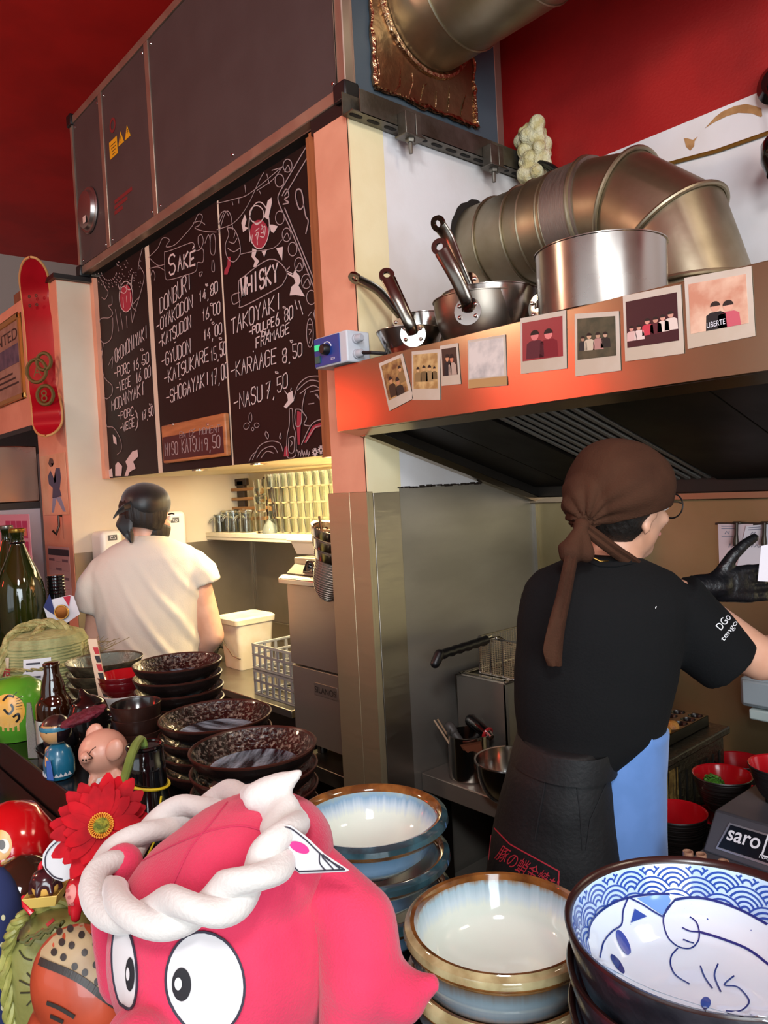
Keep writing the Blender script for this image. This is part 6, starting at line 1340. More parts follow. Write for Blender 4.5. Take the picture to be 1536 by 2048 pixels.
# ------------------------------------------------------------------ the bar
LZ, TZ = .98, 1.05
BARM = mat('bar_black_lacquer', '120E0D', .22, col2='1A1312', scale=4)
t = thing('bar_counter', 'black bar counter with a raised rear ledge in the foreground', 'counter', (-1, .5, FZ))
obj('ledge', MB().prism([(-3.15, .485), (1.3, .485), (1.3, .70), (-1.18, .72), (-1.30, .85), (-1.42, .965), (-3.15, .965)], (0, 0, FZ), (1, 0, 0), (0, 1, 0), TZ-.0005-FZ), BARM, t, bevel=.004)
obj('front_top', MB().b2((-3.15, .10, LZ-.04), (1.3, .484, LZ-.0005)), BARM, t, bevel=.004)
obj('front_panel', MB().b2((-3.15, .14, FZ), (1.3, .46, LZ-.041)), mat('bar_panel', '1B1413', .5), t)
def glaze(name, stops, drip=.006, freq=9, z0=0, z1=.08, rough=.08, speck=None):
    if name in _M: return _M[name]
    m = bpy.data.materials.new(name); m.use_nodes = True; nt = m.node_tree; N = nt.nodes; L = nt.links; b = N['Principled BSDF']
    b.inputs['Roughness'].default_value = rough; b.inputs['Coat Weight'].default_value = .5; b.inputs['Coat Roughness'].default_value = .04
    tc = N.new('ShaderNodeTexCoord'); sx = N.new('ShaderNodeSeparateXYZ'); L.new(tc.outputs['Object'], sx.inputs[0])
    cx = N.new('ShaderNodeCombineXYZ'); L.new(sx.outputs[0], cx.inputs[0]); L.new(sx.outputs[1], cx.inputs[1])
    nm = N.new('ShaderNodeVectorMath'); nm.operation = 'NORMALIZE'; L.new(cx.outputs[0], nm.inputs[0])
    nz = N.new('ShaderNodeTexNoise'); nz.inputs['Scale'].default_value = freq; nz.inputs['Detail'].default_value = 6; nz.inputs['Roughness'].default_value = .65; L.new(nm.outputs[0], nz.inputs['Vector'])
    s1 = N.new('ShaderNodeMath'); s1.operation = 'MULTIPLY_ADD'; L.new(nz.outputs['Fac'], s1.inputs[0]); s1.inputs[1].default_value = drip*2; s1.inputs[2].default_value = -drip
    ad = N.new('ShaderNodeMath'); L.new(s1.outputs[0], ad.inputs[0]); L.new(sx.outputs[2], ad.inputs[1])
    mr = N.new('ShaderNodeMapRange'); mr.inputs[1].default_value = z0; mr.inputs[2].default_value = z1; L.new(ad.outputs[0], mr.inputs[0])
    r = N.new('ShaderNodeValToRGB'); L.new(mr.outputs[0], r.inputs[0]); el = r.color_ramp.elements
    while len(el) < len(stops): el.new(.5)
    for e, (p, c) in zip(el, stops): e.position = p; e.color = lin(c)
    L.new(r.outputs[0], b.inputs['Base Color'])
    n2 = N.new('ShaderNodeTexNoise'); n2.inputs['Scale'].default_value = 40; L.new(tc.outputs['Object'], n2.inputs['Vector']); bp = N.new('ShaderNodeBump'); bp.inputs['Strength'].default_value = .06; bp.inputs['Distance'].default_value = .004; L.new(n2.outputs['Fac'], bp.inputs['Height']); L.new(bp.outputs[0], b.inputs['Normal'])
    _M[name] = m; return m
def crockery(name, prof, mats, n=72):
    me = MB().lathe(prof, n).to_mesh(name)
    bm = bmesh.new(); bm.from_mesh(me); bmesh.ops.remove_doubles(bm, verts=bm.verts, dist=1e-6); bmesh.ops.recalc_face_normals(bm, faces=bm.faces); bm.to_mesh(me); bm.free()
    for m in mats: me.materials.append(m)
    me.polygons.foreach_set('use_smooth', [True]*len(me.polygons)); me.set_sharp_from_angle(angle=radians(50)); return me
def stack(name, me, c, ztop, n, pitch, labels, cat, group, wob=.0015):
    out = []
    for k in range(n):
        o = bpy.data.objects.new(name, me); put(o); o.location = (c[0]+jit(wob)*(k > 0), c[1]+jit(wob)*(k > 0), ztop-pitch*k); o.rotation_euler = (0, 0, random.random()*6)
        tag(o, labels[k], cat, group if n > 1 else None); out.append(o)
    return out
NTH = ['topmost', 'second from the top', 'third from the top', 'fourth from the top', 'fifth from the top', 'sixth from the top', 'lowest']
# -- speckled black plates: three stacks (the mesh's own zero is the rim height)
def tenmoku(name, inner):
    m = mat(name, '0D0A08', .12, col2='8F8072', scale=150, lo=.50, hi=.74, bump=.5, bscale=130, coat=.6) if inner else mat(name, '1C1311', .3, col2='120D0C', scale=20, bump=.2, bscale=60)
    return m
TIN_, TOUT = tenmoku('speckled_glaze', True), tenmoku('dark_clay', False)
TRIM_ = mat('rust_rim', '3A1D16', .3); TCEN = mat('plate_centre_painted_sheen', '14171B', .14, col2='A6B8C6', scale=9, stretch=(1, 6, 1), lo=.40, hi=.66, bump=.4, bscale=90, coat=.6)  # pale streaks in the centre colour stand for bluish reflected light
def plate(r, h):
    return crockery('serving_dish', [(0, -h, 1), (r*.55, -h, 1), (r*.58, -h+.004, 1), (r*.74, -h+.010, 1), (r*.93, -h*.42, 1), (r, -.004, 2), (r+.0005, -.001, 2), (r-.002, 0, 2), (r-.005, -.003, 0), (r*.885, -h*.42, 0), (r*.80, -h*.50, 0), (r*.77, -h*.58, 0), (r*.70, -h+.013, 3), (r*.4, -h+.007, 3), (0, -h+.006, 3)], [TIN_, TOUT, TRIM_, TCEN])
pA, pB, pC = plate(.10, .046), plate(.11, .046), plate(.10, .044)
stack('serving_dish', pA, (-1.629, .774), 1.242, 6, .0292, [f'glossy speckled black plate, {NTH[k]} of the tallest stack nearest the man' for k in range(6)], 'plate', 'black plates in the tallest stack')
stack('serving_dish', pB, (-1.35, .714), 1.187, 4, .0303, [f'glossy speckled black plate, {NTH[k]} of the middle black stack' for k in range(4)], 'plate', 'black plates in the middle stack')
stack('serving_dish', pC, (-1.041, .613), 1.222, 5, .0319, [f'glossy speckled black plate, {NTH[k]} of the black stack nearest the pale bowls' for k in range(5)], 'plate', 'black plates in the nearest stack')
# -- pale blue-white bowls: two stacks
GIN = glaze('glaze_white_inside', [(0, 'D6E4D8'), (.52, 'DCE9DE'), (.66, 'BFD3DE'), (.80, '7FA3BF'), (.9, '8FA6A8'), (.97, 'A0703C')], .010, 11, -.07, 0)
GOUT = glaze('glaze_blue_outside', [(0, '2A1E16'), (.22, '5E7E98'), (.5, '86AACB'), (.74, '6A93B4'), (.84, '9A6A38'), (.9, '2E4A52')], .005, 9, -.07, 0)
GRIM = mat('glaze_brown_rim', '8A5A2C', .1, col2='5E3A1C', scale=30, coat=.5); GTEAL = mat('glaze_teal', '31505A', .1, col2='24383E', scale=40, coat=.5)
r, h = .1, .068
wbm = crockery('rice_bowl', [(0, -h, 1), (.04, -h, 1), (.042, -h+.005, 1), (.06, -h+.012, 1), (.078, -.04, 1), (.087, -.022, 1), (.094, -.017, 2), (r, -.010, 3), (r-.001, -.004, 3), (r-.006, -.002, 3), (r-.008, 0, 2), (r-.012, -.001, 2), (r-.016, -.008, 0), (.074, -.038, 0), (.058, -.052, 0), (.03, -.060, 0), (0, -.062, 0)], [GIN, GOUT, GRIM, GTEAL])
stack('rice_bowl', wbm, (-.73, .588), 1.213, 3, .0472, ['pale blue-white bowl with a brown rim, top of the rear stack', 'blue glazed bowl under the top one of the rear pale stack', 'lowest blue glazed bowl of the rear pale stack'], 'bowl', 'rear stack of pale glazed bowls')
GIN2 = glaze('glaze_pale_inside', [(0, 'DAE8DE'), (.52, 'DCEBE2'), (.66, 'C4DCE6'), (.84, '9DBCCB'), (.93, '8C7048'), (.97, '8A5426')], .009, 13, -.068, 0)
GOUT2 = glaze('glaze_grey_outside', [(0, 'D2BCA8'), (.22, 'C0A896'), (.34, '8C9CA6'), (.6, '7A8C94'), (.76, '6E5A44'), (.84, '7A4A22')], .006, 12, -.068, 0)
GCRM = mat('glaze_cream_band', 'B5AA80', .1, col2='8F7F58', scale=30, coat=.5)
wfm = crockery('serving_bowl', [(0, -h, 1), (.06, -h, 1), (.064, -h+.004, 1), (.085, -h+.014, 1), (.0945, -.030, 1), (.0955, -.018, 2), (r, -.013, 2), (r+.001, -.010, 3), (r-.001, -.004, 3), (r-.005, -.0025, 3), (r-.007, 0, 2), (r-.011, -.0008, 2), (r-.0135, -.006, 0), (.080, -.040, 0), (.066, -.053, 0), (.03, -.060, 0), (0, -.061, 0)], [GIN2, GOUT2, GRIM, GCRM])
stack('serving_bowl', wfm, (-.516, .583), 1.167, 2, .0495, ['white bowl with pale blue glaze and brown rim, next to the cat bowl', 'grey-brown glazed bowl under the white bowl next to the cat bowl'], 'bowl', 'front stack of pale glazed bowls')
# -- the cat bowls
CATW = mat('porcelain_white', 'DCE9F2', .1, coat=.6, col2='D4E4F0', scale=6); CATB = mat('porcelain_blue_ground', 'B4CFEA', .1, coat=.6); COUT = mat('cat_bowl_outside', '1A1A20', .28, col2='2C2A30', scale=30, bump=.2, bscale=40, coat=.3); CRIM = mat('cat_bowl_rim', '2A1614', .25)
COB = mat('cobalt', '2A4CA0', .15, coat=.5); COBD = mat('cobalt_dark', '1C3076', .15, coat=.5); COBL = mat('cobalt_wash', '6C9AD8', .15, coat=.5)
CR, CH = .105, .088; zfl = -.044; rfl = .083
cprof = [(0, -CH, 1), (.045, -CH, 1), (.047, -CH+.006, 1), (.072, -CH+.016, 1), (.094, -.045, 1), (.103, -.012, 1), (CR, -.002, 2), (CR-.001, 0, 2), (CR-.004, -.0008, 2), (CR-.006, -.005, 3), (.094, -.026, 3), (rfl, zfl, 3), (.068, -.056, 0), (.04, -.0625, 0), (0, -.064, 0)]
catm = crockery('cat_bowl', cprof, [CATW, COUT, CRIM, CATB], 96)
cc, cz_ = (-.276, .546), 1.275
cs = stack('cat_bowl', catm, cc, cz_, 5, .0342, ['blue and white bowl painted with waves and a cat, top of its dark stack', 'dark outside of the bowl right under the painted cat bowl', 'dark bowl third from the top in the cat bowl stack', 'dark bowl fourth from the top in the cat bowl stack', 'lowest dark bowl of the cat bowl stack'], 'bowl', 'stack of cat bowls', 0)
for o in cs: o.rotation_euler = (0, 0, 0)
top = cs[0]; PM[top.name] = Matrix.Translation(V((cc[0], cc[1], cz_)))
# wave scales on the inner wall
wall = [(CR-.006, -.005), (.094, -.026), (rfl, zfl), (.075, -.0505)]
seg = [sqrt((wall[i+1][0]-wall[i][0])**2+(wall[i+1][1]-wall[i][1])**2) for i in range(len(wall)-1)]; TOT = sum(seg)
def wpt(v):
    v = max(0, min(TOT-1e-6, v)); i = 0
    while v > seg[i]: v -= seg[i]; i += 1
    f = v/seg[i]; return wall[i][0]+(wall[i+1][0]-wall[i][0])*f, wall[i][1]+(wall[i+1][1]-wall[i][1])*f, i
def wp3(u, v, off):
    rr, zz, i = wpt(v); dr, dz = wall[i+1][0]-wall[i][0], wall[i+1][1]-wall[i][1]; l = sqrt(dr*dr+dz*dz); nr, nz = dz/l, -dr/l
    if nr > 0: nr, nz = -nr, -nz
    return V((cc[0]+(rr+nr*off)*cos(u), cc[1]+(rr+nr*off)*sin(u), cz_+zz+nz*off)), V((nr*cos(u), nr*sin(u), nz))
NC = 15; du = 2*pi/NC; Rs = .5*du*.094; rowh = Rs*.55; vmax = .0445
b = MB(); bl = MB()
for row in range(-3, 8):
    vc = .008+rowh*row
    for i in range(NC):
        uc = (i+.5*(row % 2))*du
        for fr_ in (1.0, .80, .60, .40, .2):
            rr = Rs*fr_; pts = []; nn = []
            def flush():
                if len(pts) > 2: b.ribbon(pts, list(nn), .0014 if fr_ == 1 else .0017, .00015)
            for k in range(17):
                a_ = pi*k/16; du_, dv = rr*cos(a_), -rr*sin(a_); v = vc+dv
                ok = 0.001 < v < vmax
                if ok:
                    for (ro, off_) in ((1, -.5), (1, .5), (2, 0), (2, -1), (2, 1)):
                        cxx = off_*du*.094; cyy = rowh*ro
                        if (du_-cxx)**2+(dv-cyy)**2 < (Rs*1.0)**2 and vc+cyy-Rs < vmax: ok = False; break
                if ok: p_, n_ = wp3(uc+du_/.094, v, .0003); pts.append(p_); nn.append(n_)
                else: flush(); pts = []; nn = []
            flush()
obj('wave_pattern', b, COB, top, smooth=0, fix=False)
ME = catm; cb = BVHTree.FromPolygons([V((cc[0], cc[1], cz_))+v.co for v in ME.vertices], [tuple(p.vertices) for p in ME.polygons])
def K7(x, y): return 1100+x*.28385, 1480+y*.28385
def csm(P, n=6):
    Q = []
    for i in range(len(P)-1):
        p0, p1, p2, p3 = [V((*P[j], 0)) for j in (max(i-1, 0), i, i+1, min(i+2, len(P)-1))]
        for j in range(n): f = j/n; q = .5*((2*p1)+(p2-p0)*f+(2*p0-5*p1+4*p2-p3)*f*f+(3*p1-p0-3*p2+p3)*f**3); Q.append((q.x, q.y))
    return Q+[tuple(P[-1])]
def cat(pl, wd, m=COBD, nm='cat_line'): drape(cb, nm, [[K7(*p) for p in csm(q)] for q in pl], m, top, wd, .00015, .0013)
def drape_fill(bvh, name, poly, m, parent, off=.0007, rings=5, cent=None):
    cx_ = sum(p[0] for p in poly)/len(poly) if cent is None else cent[0]; cy_ = sum(p[1] for p in poly)/len(poly) if cent is None else cent[1]
    vs, fs = [], []; n = len(poly); c0, _ = cast(bvh, cx_, cy_, off)
    if c0 is None: return None
    vs.append(c0); last = c0
    for r_ in range(1, rings+1):
        for p in poly:
            q, _ = cast(bvh, cx_+(p[0]-cx_)*r_/rings, cy_+(p[1]-cy_)*r_/rings, off); q = q if q is not None else last; last = q; vs.append(q)
    for k in range(n): fs.append((0, 1+k, 1+(k+1) % n))
    for r_ in range(rings-1):
        for k in range(n): a, a2 = 1+r_*n+k, 1+r_*n+(k+1) % n; fs.append((a, a+n, a2+n, a2))
    return obj(name, MB().add(vs, fs), m, parent, smooth=60, fix=False)
def ep(cx, cy, rx, ry, rot=0, n=28): return [(cx+rx*cos(2*pi*k/n)*cos(rot)-ry*sin(2*pi*k/n)*sin(rot), cy+rx*cos(2*pi*k/n)*sin(rot)+ry*sin(2*pi*k/n)*cos(rot)) for k in range(n)]
drape_fill(cb, 'cat_body', [K7(*p) for p in csm([(300, 1560), (265, 1400), (275, 1305), (330, 1225), (430, 1155), (545, 1112), (700, 1088), (840, 1085), (1000, 1110), (1150, 1130), (1350, 1200), (1536, 1300), (1680, 1400), (1760, 1560), (1760, 1850), (1700, 1985), (1500, 1980), (1250, 1925), (1000, 1855), (700, 1752), (440, 1622), (300, 1560)], 3)[:-1]], CATW, top, .00045, 14, K7(950, 1480))
drape_fill(cb, 'blue_band', [K7(*p) for p in ((610, 1115), (720, 1095), (830, 1090), (850, 1130), (820, 1190), (790, 1235), (700, 1175))], COBL, top, .0010)
cat([[(262, 1400), (275, 1305), (330, 1225), (430, 1155), (545, 1112), (700, 1088), (840, 1085)]], .0017)
cat([[(545, 1112), (510, 1200), (497, 1300), (430, 1350), (375, 1420), (345, 1540)], [(560, 1115), (640, 1155), (720, 1205), (790, 1245)], [(790, 1245), (850, 1160), (880, 1125)]], .0014)
drape_fill(cb, 'ear_mark', [K7(*p) for p in ((592, 1188), (630, 1212), (680, 1242), (620, 1265), (562, 1288), (578, 1235))], COB, top, .0014)
cat([[(880, 1125), (815, 1200), (797, 1290), (830, 1395), (900, 1462), (985, 1476), (1038, 1435), (1052, 1365), (1032, 1290), (982, 1245)], [(930, 1325), (985, 1350), (1050, 1355)], [(935, 1410), (975, 1428), (1015, 1440)], [(900, 1475), (855, 1530), (850, 1600), (890, 1670), (985, 1730)], [(1060, 1600), (1090, 1680), (1145, 1760)], [(1185, 1585), (1160, 1660), (1175, 1720), (1205, 1785)], [(1300, 1670), (1230, 1735), (1320, 1750), (1390, 1820), (1400, 1870), (1340, 1920), (1240, 1920)]], .0012)
cat([[(880, 1125), (1000, 1110), (1150, 1130), (1350, 1200), (1536, 1300)], [(1050, 1355), (1200, 1400), (1400, 1480), (1560, 1600)]], .002)
drape_fill(cb, 'nose_mark', [K7(*p) for p in ep(1098, 1862, 36, 42)], COB, top, .0014)
drape_fill(cb, 'leaf_mark', [K7(*p) for p in ep(512, 1432, 34, 98, -.45)], COB, top, .0014); drape_fill(cb, 'leaf_mark', [K7(*p) for p in ep(472, 1585, 24, 84, -.62)], COBD, top, .0014)
# -- other bowls at the back of the bar
GMOT = mat('mottled_green_glaze', '6E7A70', .2, col2='4A3E30', scale=22, lo=.45, hi=.62, bump=.3, bscale=120, coat=.4); GMO = mat('mottled_brown_outside', '3C3226', .35, col2='5A4E3A', scale=26, bump=.3, bscale=80)
gm = crockery('ramen_bowl', [(0, -.062, 1), (.045, -.062, 1), (.048, -.056, 1), (.08, -.035, 1), (.097, -.006, 1), (.1, -.001, 1), (.0985, 0, 1), (.095, -.004, 0), (.078, -.034, 0), (.04, -.054, 0), (0, -.056, 0)], [GMOT, GMO])
stack('ramen_bowl', gm, (-2.03, .757), 1.196, 4, .028, [f'mottled grey-green bowl, {NTH[k]} of the stack beside the straw barrel' for k in range(4)], 'bowl', 'mottled green bowls')
rm = crockery('soup_bowl', [(0, -.05, 1), (.03, -.05, 1), (.032, -.044, 1), (.055, -.026, 1), (.0615, -.002, 1), (.061, 0, 0), (.058, -.002, 0), (.05, -.026, 0), (.026, -.042, 0), (0, -.044, 0)], [mat('glossy_red', 'A8121A', .12, coat=.6), mat('dark_red_outside', '5E0C12', .25, coat=.4)])
stack('soup_bowl', rm, (-1.862, .738), 1.185, 2, .0125, ['glossy red bowl on top of the white bowls', 'dark red edge of the second red bowl under the glossy one'], 'bowl', 'red bowls on the white ones')
WB = mat('white_porcelain', 'D8D4D0', .25)
wm = crockery('soup_bowl', [(0, -.045, 0), (.03, -.045, 0), (.033, -.04, 0), (.055, -.024, 0), (.062, -.001, 0), (.061, 0, 0), (.058, -.002, 0), (.05, -.024, 0), (.026, -.038, 0), (0, -.04, 0)], [WB])
stack('soup_bowl', wm, (-1.862, .738), 1.139, 3, .0218, ['white bowl right under the red bowls', 'white bowl second below the red bowls', 'lowest white bowl below the red bowls'], 'bowl', 'white bowls under the red ones')
BRB = mat('brown_bowl', '2E1A14', .3, col2='241410', scale=14)
bm_ = crockery('small_bowl', [(0, -.045, 0), (.034, -.045, 0), (.047, -.032, 0), (.0495, -.004, 0), (.05, -.001, 0), (.0485, 0, 0), (.0465, -.004, 1), (.043, -.032, 1), (.03, -.041, 1), (0, -.041, 1)], [BRB, mat('bowl_dark_inside', '1A1514', .2, coat=.4)])
stack('small_bowl', bm_, (-1.502, .618), 1.205, 5, .0274, [f'small dark brown bowl, {NTH[k]} of the stack left of the black plates' for k in range(5)], 'bowl', 'small brown bowls')
# ------------------------------------------------------------------ bottles and straw sake barrel
def bottle(name, label, c, prof, m, group=None, capm=None, caph=0, capr=.016):
    t = thing(name, label, 'bottle', c, group); c = V(c)
    obj('glass_body', MB().lathe([(0, 0)]+prof+[(0, prof[-1][1])], 36, c), m, t, smooth=60)
    zt = prof[-1][1]
    if capm: obj('cap', MB().lathe([(capr, zt-caph), (capr+.001, zt-caph+.002), (capr+.001, zt), (capr-.002, zt+.003), (0, zt+.003)], 28, c), capm, t)
    return t, zt
BGREEN = mat('bottle_green', '20280C', .05, coat=.6, col2='363E12', scale=3, trans=.35); BBLK = mat('bottle_black', '0B0B0C', .08, coat=.6); BBLUE = mat('bottle_blue', '0E1C5A', .06, coat=.6); BBRN = mat('bottle_brown', '2E1205', .05, coat=.6, trans=.3)
big = lambda H, R: [(R*.94, 0), (R, .012), (R, H*.52), (R*.93, H*.60), (R*.72, H*.70), (R*.46, H*.80), (R*.30, H*.88), (R*.265, H*.90), (R*.265, H*.95), (R*.30, H*.955), (R*.30, H)]
CAPG = mat('cap_gold', 'A8843A', .3, .9); CAPS = mat('cap_silver', '8E8A80', .3, .9)
p = U(38, 1058, D=2.72); t, zt = bottle('sake_bottle', 'big green sake bottle with a gold cap behind the straw barrel', (p.x, .80, TZ), big(p.z-TZ, .082), BGREEN, 'big bottles at the left end of the bar', CAPG, .012, .026)
obj('neck_ring', MB().torus((p.x, .80, TZ+(p.z-TZ)*.9), .0235, .004, n=28, m=8), BBLK, t)
p2 = U(14, 1052, D=2.95); t, zt = bottle('sake_bottle', 'green sake bottle with a silver cap and yellow label, second from the gold capped one', (p2.x, .84, TZ), big(p2.z-TZ, .072), BGREEN, 'big bottles at the left end of the bar', CAPS, .012, .024)
q = U(12, 1165, D=2.86); obj('diamond_label', MB().prism([(-.05, 0), (0, -.06), (.05, 0), (0, .06)], q, RH, ZU, .001), mat('label_yellow', 'E0A21C', .5), t)
p3 = U(-14, 1048, D=2.75); t, zt = bottle('sake_bottle', 'black sake bottle cut off by the left edge', (p3.x-.03, .66, TZ), big(p3.z-TZ, .065), BBLK, 'big bottles at the left end of the bar', BBLK, .012, .022)
p4 = U(-26, 1165, D=2.2); t, zt = bottle('sake_bottle', 'dark blue bottle at the left edge in front of the green ones', (p4.x-.02, .545, TZ), big(p4.z-TZ, .055), BBLUE, 'big bottles at the left end of the bar', CAPS, .01, .018)
q = U(-5, 1250, D=2.15); obj('label', MB().box(q, (.02, .002, .05), Matrix.Rotation(.5, 3, 'Y')), mat('label_white', 'D8D4CC', .5), t)
# dark bottle with a folded tricolour collar and medal
p = U(111, 1150, D=2.80)
t, zt = bottle('wine_bottle', 'dark bottle with a black screw neck and a folded tricolour collar', (p.x, p.y, TZ), [(.036, 0), (.037, .01), (.037, .16), (.03, .20), (.0285, .23), (.0285, p.z-TZ)], BBLK)
b = MB()
for k in range(6): b.torus((p.x, p.y, p.z-.006-.012*k), -.0005+.0295, .003, n=26, m=6)
obj('screw_neck', b, BBLK, t)
Yc = U(123, 1215, D=2.36); nf = -FH
def card(name, pts, m, off): return obj(name, MB().prism([(0, 0)], V((0, 0, 0)), RT, UP, .001) if False else MB().add([U(x, y, D=2.70-off) for x, y in pts]+[U(x, y, D=2.701-off) for x, y in pts], [tuple(range(len(pts))), tuple(reversed(range(len(pts), 2*len(pts))))]+[(i, (i+1) % len(pts), len(pts)+(i+1) % len(pts), len(pts)+i) for i in range(len(pts))]), m, t, smooth=0)
cr = card('collar_card', [(87, 1214), (103, 1199), (140, 1190), (147, 1192), (160, 1228), (128, 1250), (98, 1247)], mat('card_white', 'E6E4EA', .5), 0)
card('blue_corner', [(87, 1214), (99, 1188), (103, 1200), (112, 1232), (96, 1222)], mat('card_blue', '27306E', .5), .002); card('red_corner', [(126, 1194), (141, 1191), (138, 1214)], mat('card_red', 'C01E3A', .5), .003)
q = U(124, 1224, D=2.692); md = obj('medal', MB().lathe([(.025, 0), (.025, .003), (.021, .004), (0, .003)], 32, q, (-FW)), mat('medal_gold', '9A5A28', .25, .9), t)
obj('medal_ring', MB().torus(q-FW*.004, .024, .0024, -FW, 28, 6), mat('gold', 'D8A050', .25, 1), md)
# straw-wrapped barrel
bc = V((U(95, 1320, D=2.15).x-.035, .685, TZ)); BR, BH = .122, .168
t = thing('sake_barrel', 'straw-wrapped sake barrel with rope and paper label at the left', 'barrel', bc)
STRAW = mat('straw_mat', 'A8A874', .75, col2='8E9060', scale=30, stretch=(1, 1, .2), bump=.7, bscale=40, bstretch=(1, 1, 6)); ROPE = mat('straw_rope', 'B4AA70', .8, col2='8F8650', scale=60, bump=.8, bscale=110)
prof = [(0, .001), (BR*.9, .001)]
for k in range(22): f = k/21; rr = BR*(.93+.09*sin(pi*f)); prof += [(rr+.003, .005+BH*f), (rr, .005+BH*(f+.02))]
prof += [(BR*.86, BH+.028), (BR*.6, BH+.04), (0, BH+.044)]
obj('barrel_body', MB().lathe(prof, 48, bc), STRAW, t)
def rope(mb, P, r, tw=60):
    Q = []; 
    for i in range(len(P)-1):
        p0, p1, p2, p3 = [V(P[j]) for j in (max(i-1, 0), i, i+1, min(i+2, len(P)-1))]
        for j in range(10): f = j/10; Q.append(.5*((2*p1)+(p2-p0)*f+(2*p0-5*p1+4*p2-p3)*f*f+(3*p1-p0-3*p2+p3)*f**3))
    Q.append(V(P[-1])); L = [0]
    for i in range(1, len(Q)): L.append(L[-1]+(Q[i]-Q[i-1]).length)
    for s_ in range(3):
        pts = []
        for i, p in enumerate(Q):
            tg = (Q[min(i+1, len(Q)-1)]-Q[max(i-1, 0)]).normalized(); x = tg.orthogonal() if abs(tg.z) > .95 else tg.cross(ZU); x.normalize(); y = tg.cross(x); a_ = L[i]*tw+2*pi*s_/3
            pts.append(p+x*(r*.55*cos(a_))+y*(r*.55*sin(a_)))
        mb.tube(pts, r*.58, 7)
    return mb
b = MB()
rope(b, [bc+V((BR*1.02*cos(a), BR*1.02*sin(a), BH*.72)) for a in [2*pi*k/16 for k in range(17)]], .006, 90)
obj('hoop_rope', b, ROPE, t)
b = MB(); d1 = RH
rope(b, [bc+d1*-BR*.62-FH*BR*.85+V((0, 0, .02)), bc+d1*-BR*.62-FH*BR*.88+V((0, 0, BH*.75)), bc+d1*-BR*.5-FH*BR*.5+V((0, 0, BH+.04)), bc+d1*-BR*.1+V((0, 0, BH+.058)), bc+d1*BR*.5+V((0, 0, BH+.042)), bc+d1*BR*.98-FH*BR*.2+V((0, 0, BH*.8)), bc+d1*BR*1.0-FH*BR*.2+V((0, 0, BH*.5))], .014, 55)
rope(b, [bc-FH*BR*.8+V((0, 0, BH+.02)), bc+V((0, 0, BH+.05)), bc+FH*BR*.8+V((0, 0, BH+.02))], .011, 60)
obj('carrying_rope', b, ROPE, t)
b = MB()
for k in range(46):
    s_ = bc+d1*BR*(.98+jit(.05))-FH*BR*.2+V((0, 0, BH*.85+jit(.02))); e_ = s_+d1*(.02+random.random()*.07)+V((jit(.03), jit(.03), jit(.05))); b.tube([s_, s_.lerp(e_, .5)+V((0, 0, jit(.01))), e_], .0008, 4)
obj('straw_wisp', b, mat('straw_wisp', '8E7A50', .8), t)
def on_barrel(a0, a1, z0, z1, off=.006, n=10):
    vs = []; fs = []
    for k in range(n+1):
        a = a0+(a1-a0)*k/n
        for z in (z0, (z0+z1)/2, z1): rr = BR*(.93+.09*sin(pi*z/BH))+off; vs.append(bc+V((rr*cos(a), rr*sin(a), z)))
    for k in range(n):
        for j in range(2): fs.append((3*k+j, 3*k+3+j, 3*k+4+j, 3*k+1+j))
    return MB().add(vs, fs)
af = atan2(-FH.y, -FH.x)
o = obj('paper_label', on_barrel(af-.05, af+.52, .045, .15, .007), mat('label_grey', 'DCDCE0', .6), t, fix=False)
b = MB()
for k in range(5): a = af+.0; q0, q1 = [bc+V(((BR*(.93+.09*sin(pi*(.138-.018*k)/BH))+.0085)*cos(x), (BR*(.93+.09*sin(pi*(.138-.018*k)/BH))+.0085)*sin(x), (.138-.018*k))) for x in (af+.02, af+.30+.15*(k % 2))]; b.box((q0+q1)/2, ((q1-q0).length, .001, .005), Matrix.Rotation(atan2((q1-q0).y, (q1-q0).x), 3, 'Z'))
obj('label_print', b, mat('label_ink', '3A3A44', .6), o)
o = obj('painted_label', on_barrel(af-1.15, af-.42, .01, .155, .007), mat('label_cream', 'DCCBB4', .6, col2='CDB89E', scale=10), t, fix=False)
for (dz, s_) in ((.085, '福'),):
    a = af-.62; q = bc+V(((BR*1.02+.0085)*cos(a), (BR*1.02+.0085)*sin(a), dz)); text(s_, .055, mat('label_red', 'A02830', .6), o, q, V((-sin(a), cos(a), 0)), ZU, name='lettering')
a = af-1.0; q = bc+V(((BR*1.02+.009)*cos(a), (BR*1.02+.009)*sin(a), .15)); obj('leaf_print', MB().ell(q, (.018, .018, .014), n=12, m=8), mat('leaf_green', '3E7A3A', .6), o)
# red and black paper strip standing by the bowls
q = V((-1.79, .63, TZ)); a, c = U(184, 1278, D=1.88), U(211, 1415, D=1.86)
t = thing('paper_charm', 'tall red, black and cream patterned paper strip leaning by the mottled bowls', 'charm', c)
obj('strip', MB().loft([[a-RT*.011, a+RT*.011, a+RT*.011+FH*.004, a-RT*.011+FH*.004], [c-RT*.012, c+RT*.012, c+RT*.012+FH*.004, c-RT*.012+FH*.004]]), mat('charm_cream', 'D8B89A', .6), t)
for k in range(7):
    f0, f1 = .12+k*.125, .12+k*.125+.1; m_ = [mat('charm_red', 'B01A22', .5), mat('charm_black', '1A1214', .5)][k % 2]
    p0, p1 = a.lerp(c, f0), a.lerp(c, f1); obj('painted_patch', MB().loft([[p0-RT*(.002), p0+RT*.0105, p0+RT*.0105-FH*.001, p0-RT*.002-FH*.001], [p1+RT*.001, p1+RT*.0115, p1+RT*.0115-FH*.001, p1+RT*.001-FH*.001]]), m_, t)
obj('stick', MB().tube([c, V((c.x, c.y, TZ+.0005))], .003, 6), mat('charm_black', '1A1214', .5), t)
